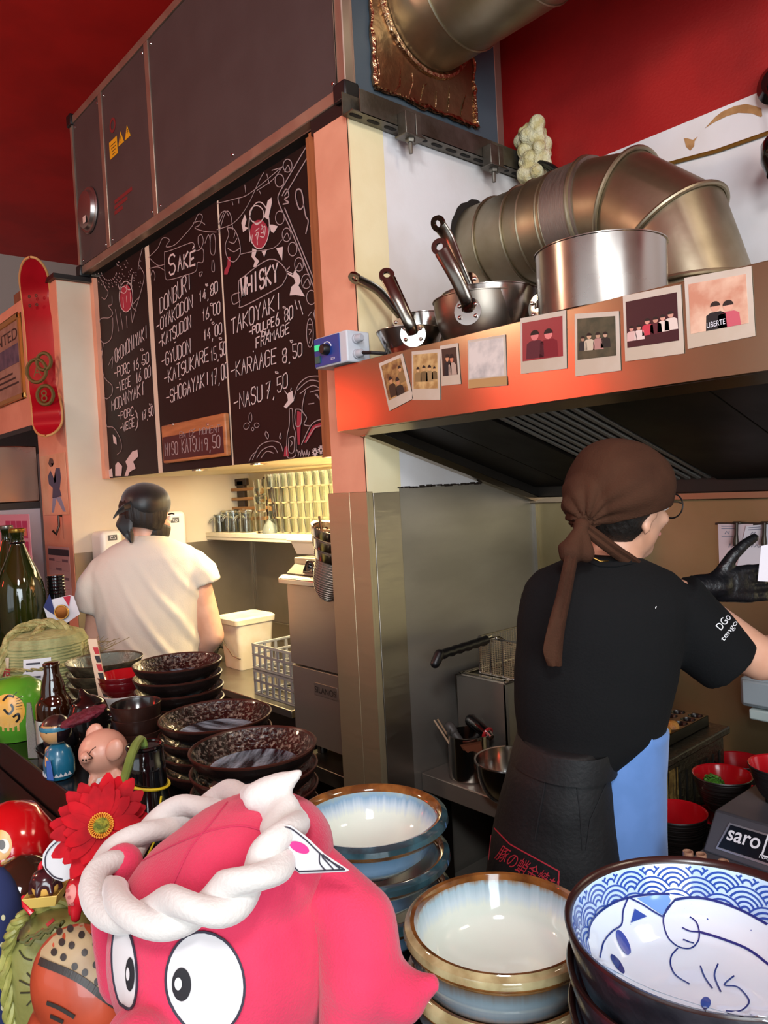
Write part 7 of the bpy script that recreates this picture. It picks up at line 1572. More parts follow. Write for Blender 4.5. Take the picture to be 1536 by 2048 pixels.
# brown beer bottle
bx = V((-1.84, .562, TZ+.0005)); hb_ = U(112, 1318, D=1.80).z-TZ
t, zt = bottle('beer_bottle', 'empty brown beer bottle standing among the figurines', bx, [(.038, 0), (.041, .006), (.041, hb_*.48), (.0395, hb_*.53), (.033, hb_*.585), (.028, hb_*.63), (.0265, hb_*.69), (.0255, hb_*.74), (.021, hb_*.81), (.0172, hb_*.88), (.0165, hb_*.955), (.019, hb_*.96), (.019, hb_*.985), (.016, hb_)], BBRN)
obj('label', MB().lathe([(.0416, .004), (.0418, hb_*.36)], 24, bx, None, af-1.3, af+.4), mat('bottle_label', 'C4CCC4', .5), t)
# ------------------------------------------------------------------ figurines on the ledge
def disc_on(bvh, nm, px, py, rx, ry, m, par, rot=0, off=.0008): return drape_fill(bvh, nm, ep(px, py, rx, ry, rot), m, par, off, 4)
# green daruma
dc = V((-2.01, .545, TZ)); DGR = mat('daruma_green', '5EA028', .2, coat=.5, col2='52922A', scale=5)
t = thing('daruma_doll', 'green daruma doll with a gold painted face at the left of the ledge', 'doll', dc)
ctr = U(32, 1422, D=1.86)
db = obj('doll_body', MB().lathe([(0, .001), (.045, .001), (.05, .01), (.058, .02), (.07, .045), (.077, .075), (.074, .105), (.06, .132), (.035, .148), (0, .153)], 40, V((ctr.x, ctr.y, TZ))), DGR, t, smooth=60)
dv = bvh_of(db); GOLD = mat('doll_gold', 'E0A23C', .35, col2='D8AA66', scale=16); BLK = mat('paint_black', '14100E', .3)
fcp = drape_fill(dv, 'painted_face', ep(16, 1422, 34, 34), GOLD, t, .0008, 6)
drape(dv, 'painted_line', [csm(q) for q in ([(6, 1402), (16, 1392), (28, 1394)], [(8, 1418), (18, 1428), (26, 1418), (22, 1408)], [(26, 1434), (36, 1428), (38, 1436), (32, 1444)])], BLK, t, .0052)
drape(dv, 'painted_line', [[(32, 1398+5*k), (44, 1393+6*k)] for k in range(5)]+[[(26, 1392), (34, 1384)]], BLK, t, .0014)
drape(dv, 'gold_stripe', [[(x, 1446), (x+1, 1462)] for x in (6, 16, 26, 36)], GOLD, t, .005)
q = U(60, 1450, D=1.70); tag(obj('sachet', MB().loft([[q+V((0, 0, .05))-RT*.004, q+V((0, 0, .05))+RT*.004, q+V((0, 0, .05))+RT*.004+FH*.004, q+V((0, 0, .05))-RT*.004+FH*.004], [q-RT*.009, q+RT*.008, q+RT*.008+FH*.006, q-RT*.009+FH*.006], [V((q.x, q.y, TZ+.001))-RT*.009, V((q.x, q.y, TZ+.001))+RT*.012, V((q.x, q.y, TZ+.001))+RT*.012+FH*.006, V((q.x, q.y, TZ+.001))-RT*.009+FH*.006]]), mat('frosted_plastic', 'C8BCB4', .2, trans=.7), None), 'small frosted plastic sachet standing in front of the green daruma', 'sachet')
# wooden doll in a blue robe
fc_ = V((-1.63, .52, TZ)); pk = lambda x, y, D=1.58: U(x, y, D=D)
t = thing('wooden_doll', 'round-headed wooden doll in a blue robe with a topknot band', 'doll', fc_)
hd_ = pk(112, 1460); hb2 = obj('doll_head', MB().ell(hd_, (.031, .031, .029), n=28, m=18), mat('doll_skin', 'C99A66', .3, coat=.4), t)
obj('doll_hair', bis(bis(MB().ell(hd_, .0322, n=28, m=18).to_mesh('h'), hd_+RT*.008-FH*.004, (-RT-FH*.25).normalized()), hd_+V((0, 0, -.02)), V((0, 0, -1))), mat('doll_hair', '1E1418', .25, coat=.4), t, fix=False)
obj('doll_cap', bis(MB().ell(hd_, .0318, n=28, m=18).to_mesh('h'), hd_+V((0, 0, .016)), V((0, 0, -1))), mat('doll_cap_brown', '3A2420', .3, coat=.3), t, fix=False)
obj('head_band', MB().lathe([(.0318, -.004), (.0326, 0), (.0312, .005)], 30, hd_+V((0, 0, .008))), mat('band_blue', '3A7A92', .3), t)
v_ = bvh_of(hb2); disc_on(v_, 'eye', 93, 1463, 3, 5, BLK, t); drape(v_, 'brow', [[(86, 1452), (96, 1449), (104, 1454)]], BLK, t, .0012)
bd = pk(118, 1520); TEAL = mat('robe_teal', '1F6A88', .3, coat=.3)
obj('doll_robe', MB().lathe([(0, TZ+.001-bd.z), (.026, TZ+.001-bd.z), (.031, -.025), (.031, 0), (.024, .024), (.014, .034), (0, .036)], 28, bd), TEAL, t, smooth=60)
b = MB()
for k in range(9): a = af-1.2+.28*k; q = bd+V((.0312*cos(a), .0312*sin(a), -.026)); b.prism([(-.005, 0), (.005, 0), (0, .008)], q, V((-sin(a), cos(a), 0)), ZU, .0006)
obj('robe_zigzag', b, mat('robe_white', 'D8DADC', .4), t)
obj('doll_arm', MB().cap(pk(98, 1500), pk(96, 1530, 1.55), .008, .006), mat('doll_skin', '', .3), t)
obj('doll_fan', MB().loft([[pk(92, 1522, 1.54), pk(101, 1520, 1.54), pk(101, 1520, 1.545), pk(92, 1522, 1.545)], [pk(94, 1560, 1.53), pk(108, 1562, 1.53), pk(108, 1562, 1.535), pk(94, 1560, 1.535)]]), mat('fan_blue', '1E4FA0', .35), t, bevel=.001)
# pig figurine
pc_ = U(207, 1503, D=1.47); PIGM = mat('pig_pink', 'DDA890', .35, col2='D69C84', scale=8)
t = thing('pig_figurine', 'pink pig figurine in a white vest with tightly shut eyes', 'figurine', (pc_.x, pc_.y, TZ))
b = MB().ell(pc_, (.046, .046, .043), n=28, m=18).ell(U(180, 1512, D=1.44), (.02, .02, .018), n=16, m=12).cap(U(178, 1513, D=1.43), U(172, 1515, D=1.42), .011, .0115)
b.cap(pc_+V((0, 0, -.03)), U(214, 1545, D=1.47), .024, .028).cap(U(214, 1545, D=1.47), V((U(214, 1560, D=1.47).x, U(214, 1560, D=1.47).y, TZ+.028)), .032, .028)
for sx_ in (-1, 1): b.cap(U(214+22*sx_, 1548, D=1.45), U(214+30*sx_, 1568, D=1.44), .009, .008); b.cap(V((U(214, 1560, D=1.45).x+.014*sx_, U(214, 1560, D=1.45).y, TZ+.03)), V((U(214, 1560, D=1.45).x+.016*sx_, U(214, 1560, D=1.45).y-.01, TZ+.011)), .012, .010)
pg = obj('pig_body', blob(b, .003, 4), PIGM, t, fix=False, smooth=80)
for (x0, y0_, x1, y1_, D_) in ((196, 1478, 182, 1458, 1.49), (232, 1512, 226, 1488, 1.42)):
    e0, e1 = U(x0, y0_, D=D_), U(x1, y1_, D=D_); b = MB(); mid = (e0+e1)/2
    b.ell(mid, (.017, .010, .022), Matrix((RT, FH, UP)).transposed() @ Matrix.Rotation(.35, 3, 'Y'), 20, 14); obj('pig_ear', blob(b, .0025, 2), PIGM, t, fix=False, smooth=80)
v_ = bvh_of(pg); drape(v_, 'eye_crease', [csm(q) for q in ([(176, 1508), (184, 1516), (176, 1518)], [(192, 1494), (184, 1500), (178, 1508)], [(186, 1516), (180, 1512), (174, 1506)])], BLK, t, .0012)
for sx_ in (-3, 3): disc_on(v_, 'nostril', 169+sx_, 1520, 1.6, 2.4, BLK, t)
vb = U(214, 1560, D=1.47); obj('vest', MB().lathe([(.0335, -.02), (.0345, -.006), (.0335, .006), (.030, .018)], 28, V((vb.x, vb.y, vb.z)), None), mat('vest_white', 'DCDAD6', .6), t)
drape(bvh_of(t.children[-1]), 'vest_edge', [csm([(196, 1572), (204, 1560), (212, 1552)])], BLK, t, .0015)
# black glossy ornament with a crest, wine-red leaf parasol
oc = U(178, 1428, D=1.74)
t = thing('black_ornament', 'glossy black rounded ornament with a pointed crest behind the pig figurine', 'ornament', (oc.x, oc.y, TZ))
b = MB().lathe([(0, TZ+.001-oc.z), (.035, TZ+.001-oc.z), (.046, -.03), (.048, 0), (.036, .03), (.015, .042), (0, .044)], 30, oc); b.cap(oc+V((0, 0, .02)), U(162, 1382, D=1.74), .022, .007).cap(oc+RH*.02, oc+RH*.055+V((0, 0, -.01)), .02, .012)
obj('ornament_body', blob(b, .004, 4), mat('ornament_black', '14100F', .15, coat=.5), t, fix=False, smooth=80)
t = thing('paper_parasol', 'wine-red leaf-shaped paper parasol on a thin stick beside the pig', 'parasol', U(177, 1560, D=1.53))
a, c = U(120, 1454, D=1.52), U(214, 1412, D=1.55); b = MB(); mid = (a+c)/2; ax = (c-a).normalized(); R = Matrix((ax, ax.cross(ZU).normalized(), ax.cross(ZU).normalized().cross(ax))).transposed()
me = blob(MB().ell(mid, ((c-a).length/2, .03, .010), R, 26, 14), .0025, 1, lambda co, n: .0025*noise.noise(co*140)+.001*sin((co-mid).dot(ax)*5+ (co-mid).dot(R.col[1])*500))
obj('canopy', me, mat('parasol_maroon', '6A1428', .7, col2='54101E', scale=40, stretch=(1, 1, 1), bump=.6, bscale=90), t, fix=False)
sp_ = U(177, 1440, D=1.53); obj('stick', MB().tube([sp_, V((sp_.x, sp_.y, TZ+.0005))], .0016, 6), BLK, t)
# black round toy with a ringed eye sitting in a black bowl
tc_ = U(2, 1512, D=1.62); tz0 = TZ
bw_ = tag(obj('small_dish', MB().lathe([(0, .001), (.03, .001), (.045, .012), (.052, .028), (.0525, .030), (.050, .029), (.043, .014), (.028, .005), (0, .004)], 36, V((tc_.x, .545, TZ))), mat('dish_black', '141212', .15, coat=.5), None), 'small glossy black dish at the left edge of the ledge', 'dish')
t = thing('toy_figure', 'black round-headed toy with a white-ringed eye sitting in the small dish', 'toy', (tc_.x, .545, TZ+.0045))
obj('toy_head', MB().ell((tc_.x, .545, tc_.z+.004), .034, n=26, m=18), mat('toy_black', '1C1C22', .35), t)
obj('toy_body', MB().lathe([(0, .0045), (.02, .0045), (.026, .02), (.02, .042), (0, .05)], 20, V((tc_.x, .545, TZ))), mat('toy_orange', 'D8863A', .4), t)
q = U(4, 1526, D=1.62); hv = bvh_of(t.children[0]); disc_on(hv, 'eye_ring', 4, 1524, 9, 10, mat('toy_white', 'DAD8DC', .4), t); disc_on(hv, 'eye_pupil', 3, 1525, 6, 7, BLK, t, 0, .0014)
obj('toy_scarf', MB().torus((tc_.x, .545, TZ+.036), .021, .007, n=26, m=8), mat('toy_blue', '2A4A80', .5), t)
# ------------------------------------------------------------------ vase bottle and gerbera
vt = U(290, 1492, D=1.02); vx = V((vt.x, vt.y, LZ+.0005)); hv_ = vt.z-LZ
t, zt = bottle('bottle_vase', 'black bottle tied with yellow cord serving as a flower vase', vx, [(.034, 0), (.036, .01), (.036, hv_*.62), (.031, hv_*.72), (.0265, hv_*.80), (.025, hv_*.9), (.0255, hv_*.93), (.024, hv_*.94), (.024, hv_)], BBLK)
obj('mouth_ring', MB().torus(vx+V((0, 0, hv_)), .0225, .003, n=28, m=8), BBLK, t)
YC = mat('yellow_cord', 'D8C020', .5)
b = MB().torus(vx+V((0, 0, hv_*.84)), .029, .002, (.1, .2, 1), 30, 6)
b.tube([vx-FH*.033+RT*.028+V((0, 0, hv_*.82)), vx-FH*.038+RT*.018+V((0, 0, hv_*.64)), vx-FH*.04+RT*.004+V((0, 0, hv_*.55))], .0014, 6).tube([vx-FH*.033-RT*.03+V((0, 0, hv_*.70)), vx-FH*.04-RT*.008+V((0, 0, hv_*.58)), vx-FH*.04+RT*.004+V((0, 0, hv_*.55))], .0014, 6)
obj('cord', b, YC, t); obj('cord_tag', MB().cap(vx-FH*.041+RT*.004+V((0, 0, hv_*.55)), vx-FH*.041+RT*.005+V((0, 0, hv_*.50)), .003, .003), mat('tag_silver', 'D0CCC4', .3, .8), t)
fcen = U(204, 1652, D=.74); fn = (-FW*.8+RT*.18+UP*.42).normalized()
t = thing('gerbera', 'red gerbera drooping out of the black bottle over the headband', 'flower', fcen)
fx_ = fn.orthogonal().normalized(); fy_ = fn.cross(fx_)
PET = mat('petal_red', 'AE0616', .7, col2='880310', scale=30, spec=.15)
FR = .0455
def petal(L, wd, a, lift, base, bend):
    ra = fx_*cos(a)+fy_*sin(a); sd_ = fn.cross(ra); rings = []
    for k in range(8):
        f = k/7; w_ = wd*(sin(pi*min(.97, .12+.80*f)))**.7*(1 if k < 7 else .45); c_ = fcen+ra*(base+L*f)+fn*(lift+bend*f*f); rings.append([c_-sd_*w_+fn*.0012, c_-sd_*w_*.3-fn*.0004, c_+sd_*w_*.3-fn*.0004, c_+sd_*w_+fn*.0012, c_+sd_*w_*.3+fn*.0006, c_-sd_*w_*.3+fn*.0006])
    return MB().loft(rings)
for k in range(22): obj('petal', petal(FR-.006+jit(.005), .0085, 2*pi*k/22+jit(.06), -.003+jit(.001), .008, -.006+jit(.006)), PET, t, smooth=60)
for k in range(18): obj('petal', petal(FR-.016+jit(.005), .0070, 2*pi*k/18+.12+jit(.06), .002+jit(.001), .007, .004+jit(.004)), PET, t, smooth=60)
obj('flower_centre', MB().ell(fcen+fn*.003, (.0085, .0085, .004), Matrix((fx_, fy_, fn)).transposed(), 22, 12), mat('gerbera_centre', 'A8A02C', .8, col2='5E6A1C', scale=120, bump=1, bscale=300), t)
b = MB()
for k in range(30): a = 2*pi*k/30; ra = fx_*cos(a)+fy_*sin(a); b.tube([fcen+ra*.007+fn*.004, fcen+ra*.0110+fn*.0075], .0007, 4)
for k in range(30): a = 2*pi*k/30+.1; ra = fx_*cos(a)+fy_*sin(a); b.ell(fcen+ra*.0112+fn*.0078, .0009, n=6, m=4)
obj('stamen_ring', b, mat('stamen_yellow', 'D8902A', .6), t)
stem = [vx+V((0, 0, hv_*.6)), vx+V((0, 0, hv_-.002)), vx-RT*.006+V((0, 0, hv_+.008)), U(262, 1512, D=.94), U(245, 1570, D=.86), U(225, 1625, D=.78), fcen-fn*.003]
obj('stem', MB().tube([stem[0], stem[1], stem[1].lerp(stem[2], .5)+V((0, 0, .004)), stem[2], stem[2].lerp(stem[3], .5)+V((0, 0, .003))]+stem[3:], [.004, .0045, .0055, .006, .006, .0055, .005, .0045, .003], 10), mat('stem_green', '7E9A48', .5, col2='6C8A3A', scale=20), t)
# ------------------------------------------------------------------ things on the customer side of the bar
q = U(203, 1612, D=1.22); tag(obj('lacquer_cup', MB().lathe([(0, .001), (.025, .001), (.03, .02), (.042, q.z-LZ-.01), (.043, q.z-LZ+.012), (.040, q.z-LZ+.010), (.028, .03), (0, .025)], 36, V((q.x, min(q.y, .43), LZ))), mat('glossy_red', '', .12), None), 'glossy red cup standing behind the gerbera below the pig', 'cup')
# red daruma at the left edge
rc = U(22, 1680, D=1.08); t = thing('daruma_doll', 'big glossy red daruma doll cut off by the left edge', 'doll', (rc.x, rc.y, LZ))
hh = U(25, 1600, D=1.08).z-LZ
rb = obj('doll_body', MB().lathe([(0, .001), (.04, .001), (.052, .02), (.064, hh*.35), (.066, hh*.55), (.058, hh*.78), (.036, hh*.94), (0, hh)], 36, V((rc.x, rc.y, LZ))), mat('daruma_red', 'C01016', .14, coat=.6), t, smooth=60)
v_ = bvh_of(rb); disc_on(v_, 'painted_face', 2, 1690, 22, 30, mat('doll_gold', '', .35), t); disc_on(v_, 'painted_eye', 8, 1692, 11, 14, mat('doll_eye_white', 'DCD8CC', .4), t, 0, .0014); disc_on(v_, 'pupil', 4, 1690, 7, 10, BLK, t, 0, .002)
# glass jar with dark contents
jc = U(48, 1800, D=1.0); jh = U(60, 1708, D=1.0).z-LZ
t = thing('glass_jar', 'round brown glass jar behind the little takoyaki toy', 'jar', (jc.x, jc.y, LZ))
obj('jar_body', MB().lathe([(0, .001), (.045, .001), (.055, .02), (.058, jh*.45), (.05, jh*.75), (.03, jh*.94), (0, jh)], 36, V((jc.x, jc.y, LZ))), mat('jar_glass', '6A4A38', .05, trans=.75, ior=1.3, coat=.5), t, smooth=60)
obj('jar_contents', MB().lathe([(0, .006), (.045, .008), (.05, .03), (.048, jh*.5), (0, jh*.52)], 28, V((jc.x, jc.y, LZ))), mat('jar_contents', '4A2012', .6, col2='2A120A', scale=30), t)
# olive ceramic with a rope edge, speckled fish ornament
gc = U(105, 1935, D=.84); OLV = mat('olive_ceramic', '86854A', .4, col2='74743C', scale=8, lo=.3, hi=.7, coat=.2, bump=.2, bscale=40)
t = thing('ceramic_ornament', 'olive green ceramic ornament with a moulded rope edge at the bottom left', 'ornament', (gc.x, gc.y, LZ))
gk = lambda x, y, D=.84: U(x, y, D=D)
b = MB().ell(gk(110, 1930), (.050, .038, .062), Matrix((RT, FH, UP)).transposed(), 28, 20).ell(gk(120, 1860), (.040, .034, .026), Matrix((RT, FH, UP)).transposed()); base = gk(110, 1950); b.cap((base.x, base.y, LZ+.04), (base.x, base.y, base.z), .042, .045).b2((base.x-.03, base.y-.025, LZ+.001), (base.x+.03, base.y+.025, LZ+.03))
og = obj('ornament_body', blob(b, .004, 4), OLV, t, fix=False, smooth=80)
v_ = bvh_of(og); rp = []
for (x, y) in csm([(24, 2046), (18, 1990), (14, 1930), (22, 1870), (45, 1835), (85, 1812), (130, 1806), (170, 1815)], 4):
    q, _ = cast(v_, x+6, y+6, .004); rp.append(q if q is not None else gk(x, y, .81))
b = MB(); rope(b, rp[::2], .0065, 110); obj('rope_edge', b, mat('olive_rope', '98964E', .5, col2='7E7C3C', scale=60), t)
drape(v_, 'glaze_crack', [csm(q) for q in ([(40, 1960), (60, 1970), (78, 1975)], [(42, 1985), (62, 1984), (78, 1980)], [(55, 2010), (68, 1995), (78, 1985)], [(40, 1900), (50, 1915), (65, 1920)], [(55, 1945), (66, 1958), (76, 1970)], [(30, 1880), (45, 1882), (60, 1870)])], mat('crack_brown', '2E2A14', .7), t, .0014)
drape(v_, 'red_bar', [[(62, 1878), (88, 1860)], [(94, 1852), (108, 1840)]], mat('ornament_red', 'B83A3A', .5), t, .0042)
b = MB(); P = [gk(40+k*11, 1885-5*k+(3 if k % 2 else -3), .795) for k in range(9)]; b.tube(P, [.002+.0012*(k % 2) for k in range(9)], 7); P = [gk(50+k*10, 1890-6*k+(4 if k % 2 else -2), .79) for k in range(8)]; b.tube(P, [.0015+.001*(k % 2) for k in range(8)], 7)
obj('moulded_twig', b, mat('olive_dark', '55562A', .5), t)
fk = lambda x, y, D=.73: U(x, y, D=D)
t = thing('fish_ornament', 'painted ornament with a black-dotted beige head and orange-red body', 'ornament', fk(160, 2040))
b = MB().ell(fk(170, 1975), (.048, .038, .060), Matrix((RT, FH, UP)).transposed() @ Matrix.Rotation(-.45, 3, 'Y'), 30, 22).ell(fk(150, 2060), (.046, .036, .04), Matrix((RT, FH, UP)).transposed()); q = fk(160, 2070); b.cap((q.x, q.y, LZ+.03), q, .03, .036).b2((q.x-.025, q.y-.02, LZ+.001), (q.x+.025, q.y+.02, LZ+.03))
me = blob(b, .0035, 4); FRED = mat('fish_red', 'AE4426', .45, col2='98391F', scale=14, coat=.25)
fb = obj('fish_body', me, FRED, t, fix=False, smooth=80); v_ = bvh_of(fb)
BEI = mat('fish_beige', 'A8926E', .5, col2='92795A', scale=18)
hp_ = [(78, 1930), (84, 1900), (96, 1868), (110, 1838), (130, 1818), (160, 1822), (185, 1860), (205, 1880), (225, 1900), (240, 1930), (250, 1975), (254, 2012), (230, 2000), (205, 1985), (175, 1965), (150, 1950), (120, 1938)]
drape_fill(v_, 'beige_head', hp_, BEI, t, .001, 8, (185, 1925))
drape(v_, 'dark_band', [csm([(82, 1922), (100, 1930), (125, 1940), (150, 1952), (175, 1968), (200, 1988), (228, 2008), (254, 2022)])], mat('fish_dark', '2A2420', .5), t, .0062, .0012, .0012)
for (x, y) in ((163, 1872), (144, 1892), (190, 1890), (128, 1915), (169, 1906), (110, 1905), (150, 1933), (191, 1930), (214, 1908), (170, 1945), (194, 1963), (224, 1948), (226, 1980), (141, 1860), (125, 1886), (120, 1865)): disc_on(v_, 'black_dot', x, y, 6.2, 7.5, mat('fish_dark', '2A2420', .5), t, .2, .0018)
drape(v_, 'gill_mark', [csm([(96, 2004), (120, 2014), (150, 2032)]), csm([(103, 2030), (116, 2036), (128, 2042)])], mat('fish_dark', '', .5), t, .0034, .0008, .0012)
# dotted navy cloth at the very edge
q = U(2, 1920, D=.86); t = thing('cloth_bundle', 'navy cloth with cream dots at the bottom left edge', 'cloth', (q.x, q.y, LZ))
b = MB().ell(q+V((0, 0, .02)), (.022, .03, .09)); b.b2((q.x-.022, q.y-.022, LZ+.001), (q.x+.016, q.y+.022, q.z))
cbd = obj('cloth', blob(b, .005, 4), mat('navy_cloth', '16204A', .9), t, fix=False, smooth=80); v_ = bvh_of(cbd)
for (x, y) in ((6, 1835), (4, 1890), (1, 1950), (9, 1930), (8, 1985), (5, 2015)): disc_on(v_, 'cream_dot', x, y, 4, 6, mat('cloth_dot', 'B8B08A', .8), t)
# little takoyaki boat toy and red octopus toy
kc = U(95, 1790, D=.80); t = thing('takoyaki_toy', 'toy takoyaki ball with dark sauce in a yellow boat tray', 'toy', kc)
YB_ = mat('toy_yellow', 'D8B65E', .4)
bx_a, bx_b = U(58, 1790, D=.80), U(128, 1782, D=.80); ax = (bx_b-bx_a).normalized()
def boat(z, w_, e): c0 = (bx_a+bx_b)/2+V((0, 0, z)); h_ = (bx_b-bx_a).length/2*e; s_ = ax.cross(ZU).normalized(); return [c0-ax*h_-s_*w_, c0+ax*h_-s_*w_, c0+ax*h_+s_*w_, c0-ax*h_+s_*w_]
obj('boat_tray', MB().loft([boat(-.010, .010, .7), boat(.004, .017, 1.0), boat(.004, .015, .94), boat(-.007, .009, .68)]), YB_, t, bevel=.001)
bm0 = (bx_a+bx_b)/2+V((0, 0, .010)); obj('ball', MB().ell(bm0, (.0155, .0145, .014), n=22, m=14), mat('toy_dough', 'C89A4A', .35), t)
b = MB().ell(bm0+V((0, 0, .004)), (.0158, .0150, .0125), n=20, m=12)
for k in range(7): a = 2*pi*k/7; b.cap(bm0+V((.0135*cos(a), .0125*sin(a), .004)), bm0+V((.0158*cos(a), .0148*sin(a), -.004-.003*(k % 2))), .0035, .003)
me = blob(b, .0016, 2); me = bis(me, bm0+V((0, 0, -.006)), V((0, 0, -1))); obj('sauce', me, mat('toy_sauce', '35191C', .2, coat=.4), t, fix=False, smooth=80)
obj('ginger_topping', MB().torus(bm0+V((0, 0, .018)), .005, .0025, (1, .3, .2), 14, 8, 0, pi), mat('toy_red', 'C01C28', .25, coat=.4), t)
obj('tray_band', MB().tube([bx_a+V((.0, -.003, .0))+RT*-.002, bx_a+V((0, -.012, -.006))+RT*.008, bx_a+V((0, -.013, -.014))+RT*.016], .003, 8), mat('toy_red', '', .25), t)
oc = U(160, 1782, D=.78); t = thing('octopus_toy', 'tiny red octopus toy with pink suckers tucked beside the plush', 'toy', oc)
b = MB().ell(oc, (.016, .014, .018), n=20, m=14).cap(oc+V((-.008, -.004, -.01)), oc+V((-.008, -.006, -.022)), .006, .005).cap(oc+V((.004, -.006, -.01)), oc+V((.006, -.008, -.022)), .006, .005)
ob_ = obj('toy_body', blob(b, .002, 3), mat('toy_red', '', .25), t, fix=False, smooth=80); v_ = bvh_of(ob_)
pt = drape_fill(v_, 'pink_underside', ep(142, 1790, 10, 22, .25), mat('toy_pink', 'D88A80', .35), t, .0006)
for (x, y) in ((137, 1781), (140, 1794), (146, 1807)): disc_on(v_, 'sucker', x, y, 3.4, 3.4, mat('toy_sucker', 'B05A58', .4), t, 0, .0012)
# ------------------------------------------------------------------ the octopus plush
PK = mat('plush_pink', 'CC3052', .95, col2='C2284C', scale=14, sheen=.2, bump=.25, bscale=500)
P_ = lambda x, y, D=.62: U(x, y, D=D); S_ = lambda px, D=.62: px*D/FPX
pc0 = P_(455, 1890)
t = thing('octopus_plush', 'big pink octopus plush with a twisted white headband in the foreground', 'plush toy', (pc0.x, pc0.y, LZ))
Rc = Matrix((RT, FH, UP)).transposed()
b = MB().ell(P_(455, 1880), (S_(232), .088, S_(235)), Rc, 34, 24).ell(P_(485, 1735), (S_(190), .075, S_(130)), Rc @ Matrix.Rotation(-.35, 3, 'Y'), 30, 20)
b.ell(P_(600, 1900, .64), (S_(110), .06, S_(190)), Rc)
arm = MB(); arm.cap(P_(622, 1735, .615), P_(712, 1850, .592), S_(58), S_(80)).cap(P_(712, 1850, .592), P_(722, 1950, .58), S_(80), S_(82)).cap(P_(722, 1950, .58), P_(800, 1990, .575), S_(78), S_(52)).cap(P_(800, 1990, .575), P_(862, 1968, .575), S_(48), S_(20)).cap(P_(712, 1940, .58), P_(700, 2060, .575), S_(70), S_(60))
arm2 = MB(); arm2.cap(P_(245, 1730, .66), P_(220, 1830, .665), S_(46), S_(42)).cap(P_(220, 1830, .665), P_(245, 1960, .66), S_(42), S_(50))
b.ell(P_(290, 2085, .535), (.030, .030, .026), Rc).cap(P_(300, 2080, .56), P_(280, 2090, .52), .026, .022)
for k in range(7): a = 2*pi*k/7; q = V((pc0.x, pc0.y, LZ+.03)); b.cap(q+V((.05*cos(a), .04*sin(a), .07)), q+V((.085*cos(a), .062*sin(a), 0)), .032, .028)
b.cap((pc0.x, pc0.y, LZ+.05), pc0, .06, .085)
me = blob(b, .0045, 6)
for v in me.vertices: v.co.z = max(v.co.z, LZ+.001)
pb = obj('plush_body', me, PK, t, fix=False, smooth=80); pv = bvh_of(pb)
for a_ in (arm, arm2): obj('tentacle', blob(a_, .004, 7), PK, t, fix=False, smooth=80)
FELT = mat('felt_white', 'C8C4C4', .9, sheen=.3); OUTL = mat('outline_navy', '2A2634', .8)
def eye(px, py, rx, ry, rot, pup):
    e = drape_fill(pv, 'eye', ep(px, py, rx, ry, rot, 40), FELT, t, .0012, 8)
    drape(pv, 'eye_outline', [ep(px, py, rx, ry, rot, 40)+[ep(px, py, rx, ry, rot, 40)[0]]], OUTL, t, .0016, .0008, .0012)
    drape_fill(pv, 'pupil', ep(pup[0], pup[1], pup[2], pup[3], 0, 28), mat('felt_black', '17161B', .8), t, .0019, 4); drape_fill(pv, 'eye_glint', ep(pup[0]-pup[2]*.3, pup[1]-2, pup[2]*.38, pup[3]*.38, 0, 18), FELT, t, .0025, 3)
eye(411, 1966, 77, 103, -.12, (365, 1967, 19, 33)); eye(252, 1934, 24, 88, -.08, (264, 1948, 9, 34))
drape(pv, 'seam', [csm([(262, 1735), (350, 1690), (430, 1660), (500, 1655), (580, 1690)]), csm([(455, 1605), (420, 1650), (380, 1700), (345, 1775)])], mat('plush_seam', 'C03054', .95), t, .0012, .0004, .0004)
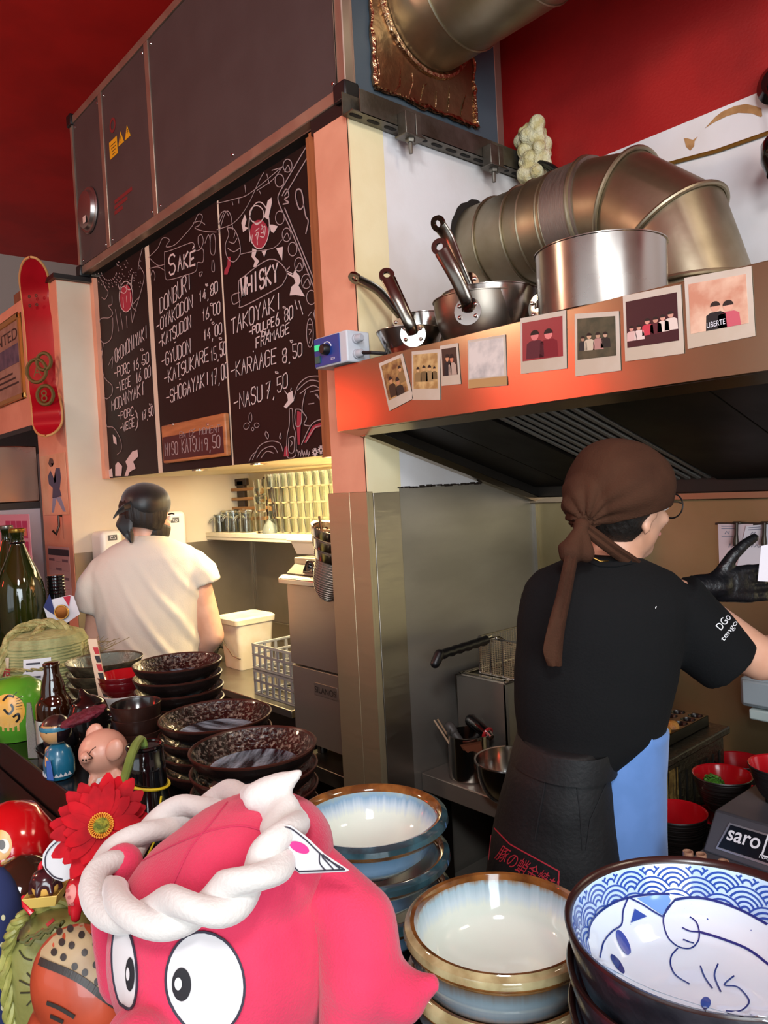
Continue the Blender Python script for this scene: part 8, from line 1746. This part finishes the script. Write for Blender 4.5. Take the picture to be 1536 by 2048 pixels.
# twisted headband
HB = [(203, 1772, .62), (232, 1815, .575), (300, 1826, .545), (380, 1818, .53), (455, 1795, .53), (520, 1745, .54), (562, 1690, .56), (572, 1640, .60), (540, 1606, .65), (470, 1598, .70), (395, 1615, .72), (320, 1650, .71), (255, 1698, .68), (215, 1735, .65)]
P = [U(x, y, D=D) for x, y, D in HB]; P.append(P[0]); n = len(P)-1; Q = []
for i in range(n):
    p0, p1, p2, p3 = P[(i-1) % n], P[i], P[i+1], P[(i+2) % n]
    for j in range(8): f = j/8; Q.append(.5*((2*p1)+(p2-p0)*f+(2*p0-5*p1+4*p2-p3)*f*f+(3*p1-p0-3*p2+p3)*f**3))
N_ = len(Q); HBM = mat('headband_white', 'C6C0BA', .9, sheen=.4, bump=.15, bscale=300)
b = MB()
for s_ in range(2):
    rings = []
    for i in range(N_+1):
        p = Q[i % N_]; tg = (Q[(i+1) % N_]-Q[(i-1) % N_]).normalized(); x = (p-pc0); x = (x-tg*x.dot(tg)).normalized(); y = tg.cross(x); a = 2*pi*4.5*i/N_+pi*s_
        c_ = p+x*(.0078*cos(a))+y*(.0078*sin(a)); rings.append([c_+x*(.0105*cos(w_))+y*(.0105*sin(w_)) for w_ in [2*pi*k/14 for k in range(14)]])
    b.loft(rings, True, False)
obj('headband', b, HBM, t, smooth=80)
b = MB().cap(P_(560, 1640, .595), P_(535, 1598, .62), .013, .013).cap(P_(548, 1655, .585), P_(572, 1618, .60), .011, .012).cap(P_(575, 1650, .59), P_(590, 1640, .60), .0095, .010).cap(P_(520, 1600, .62), P_(500, 1590, .63), .012, .009).cap(P_(515, 1592, .61), P_(560, 1570, .61), .012, .0105).cap(P_(560, 1570, .61), P_(598, 1546, .61), .0105, .0035)
obj('headband_knot', blob(b, .003, 2, folds(6, .0015, 60, 60, RT)), HBM, t, fix=False, smooth=80)
def felt(poly, D, cen, rot):
    n = len(poly); vs = [U(x, y, D=D) for x, y in poly]; vs2 = [U(x, y, D=D+.004) for x, y in poly]
    return obj('felt_flag', MB().add(vs+vs2, [tuple(range(n)), tuple(reversed(range(n, 2*n)))]+[(i, (i+1) % n, n+(i+1) % n, n+i) for i in range(n)]), FELT, t, smooth=0, bevel=.001)
fl1 = felt([(548, 1670), (553, 1656), (566, 1648), (582, 1650), (612, 1672), (650, 1708), (700, 1741), (690, 1744), (600, 1748), (590, 1740), (552, 1700)], .555, None, 0)
v1 = bvh_of(fl1); drape_fill(v1, 'pink_oval', ep(599, 1694, 21, 10, .42), mat('felt_pink', 'D02C78', .8), t, .0008); drape(v1, 'felt_line', [csm([(553, 1690), (552, 1668), (562, 1655), (580, 1655), (610, 1677), (648, 1712), (690, 1738)]), [(690, 1738), (598, 1742), (556, 1700)], csm([(640, 1705), (640, 1725), (652, 1740)]), [(644, 1712), (668, 1738)], [(646, 1708), (680, 1736)]], OUTL, t, .0008)
fl2 = felt([(84, 1728), (86, 1708), (98, 1690), (116, 1672), (134, 1662), (156, 1676), (160, 1700), (166, 1745), (126, 1764), (108, 1758), (94, 1746)], .765, None, 0)
v2 = bvh_of(fl2); drape(v2, 'felt_line', [csm([(92, 1735), (92, 1712), (104, 1692), (134, 1668)]), csm([(92, 1735), (108, 1752), (126, 1758)])], OUTL, t, .001)
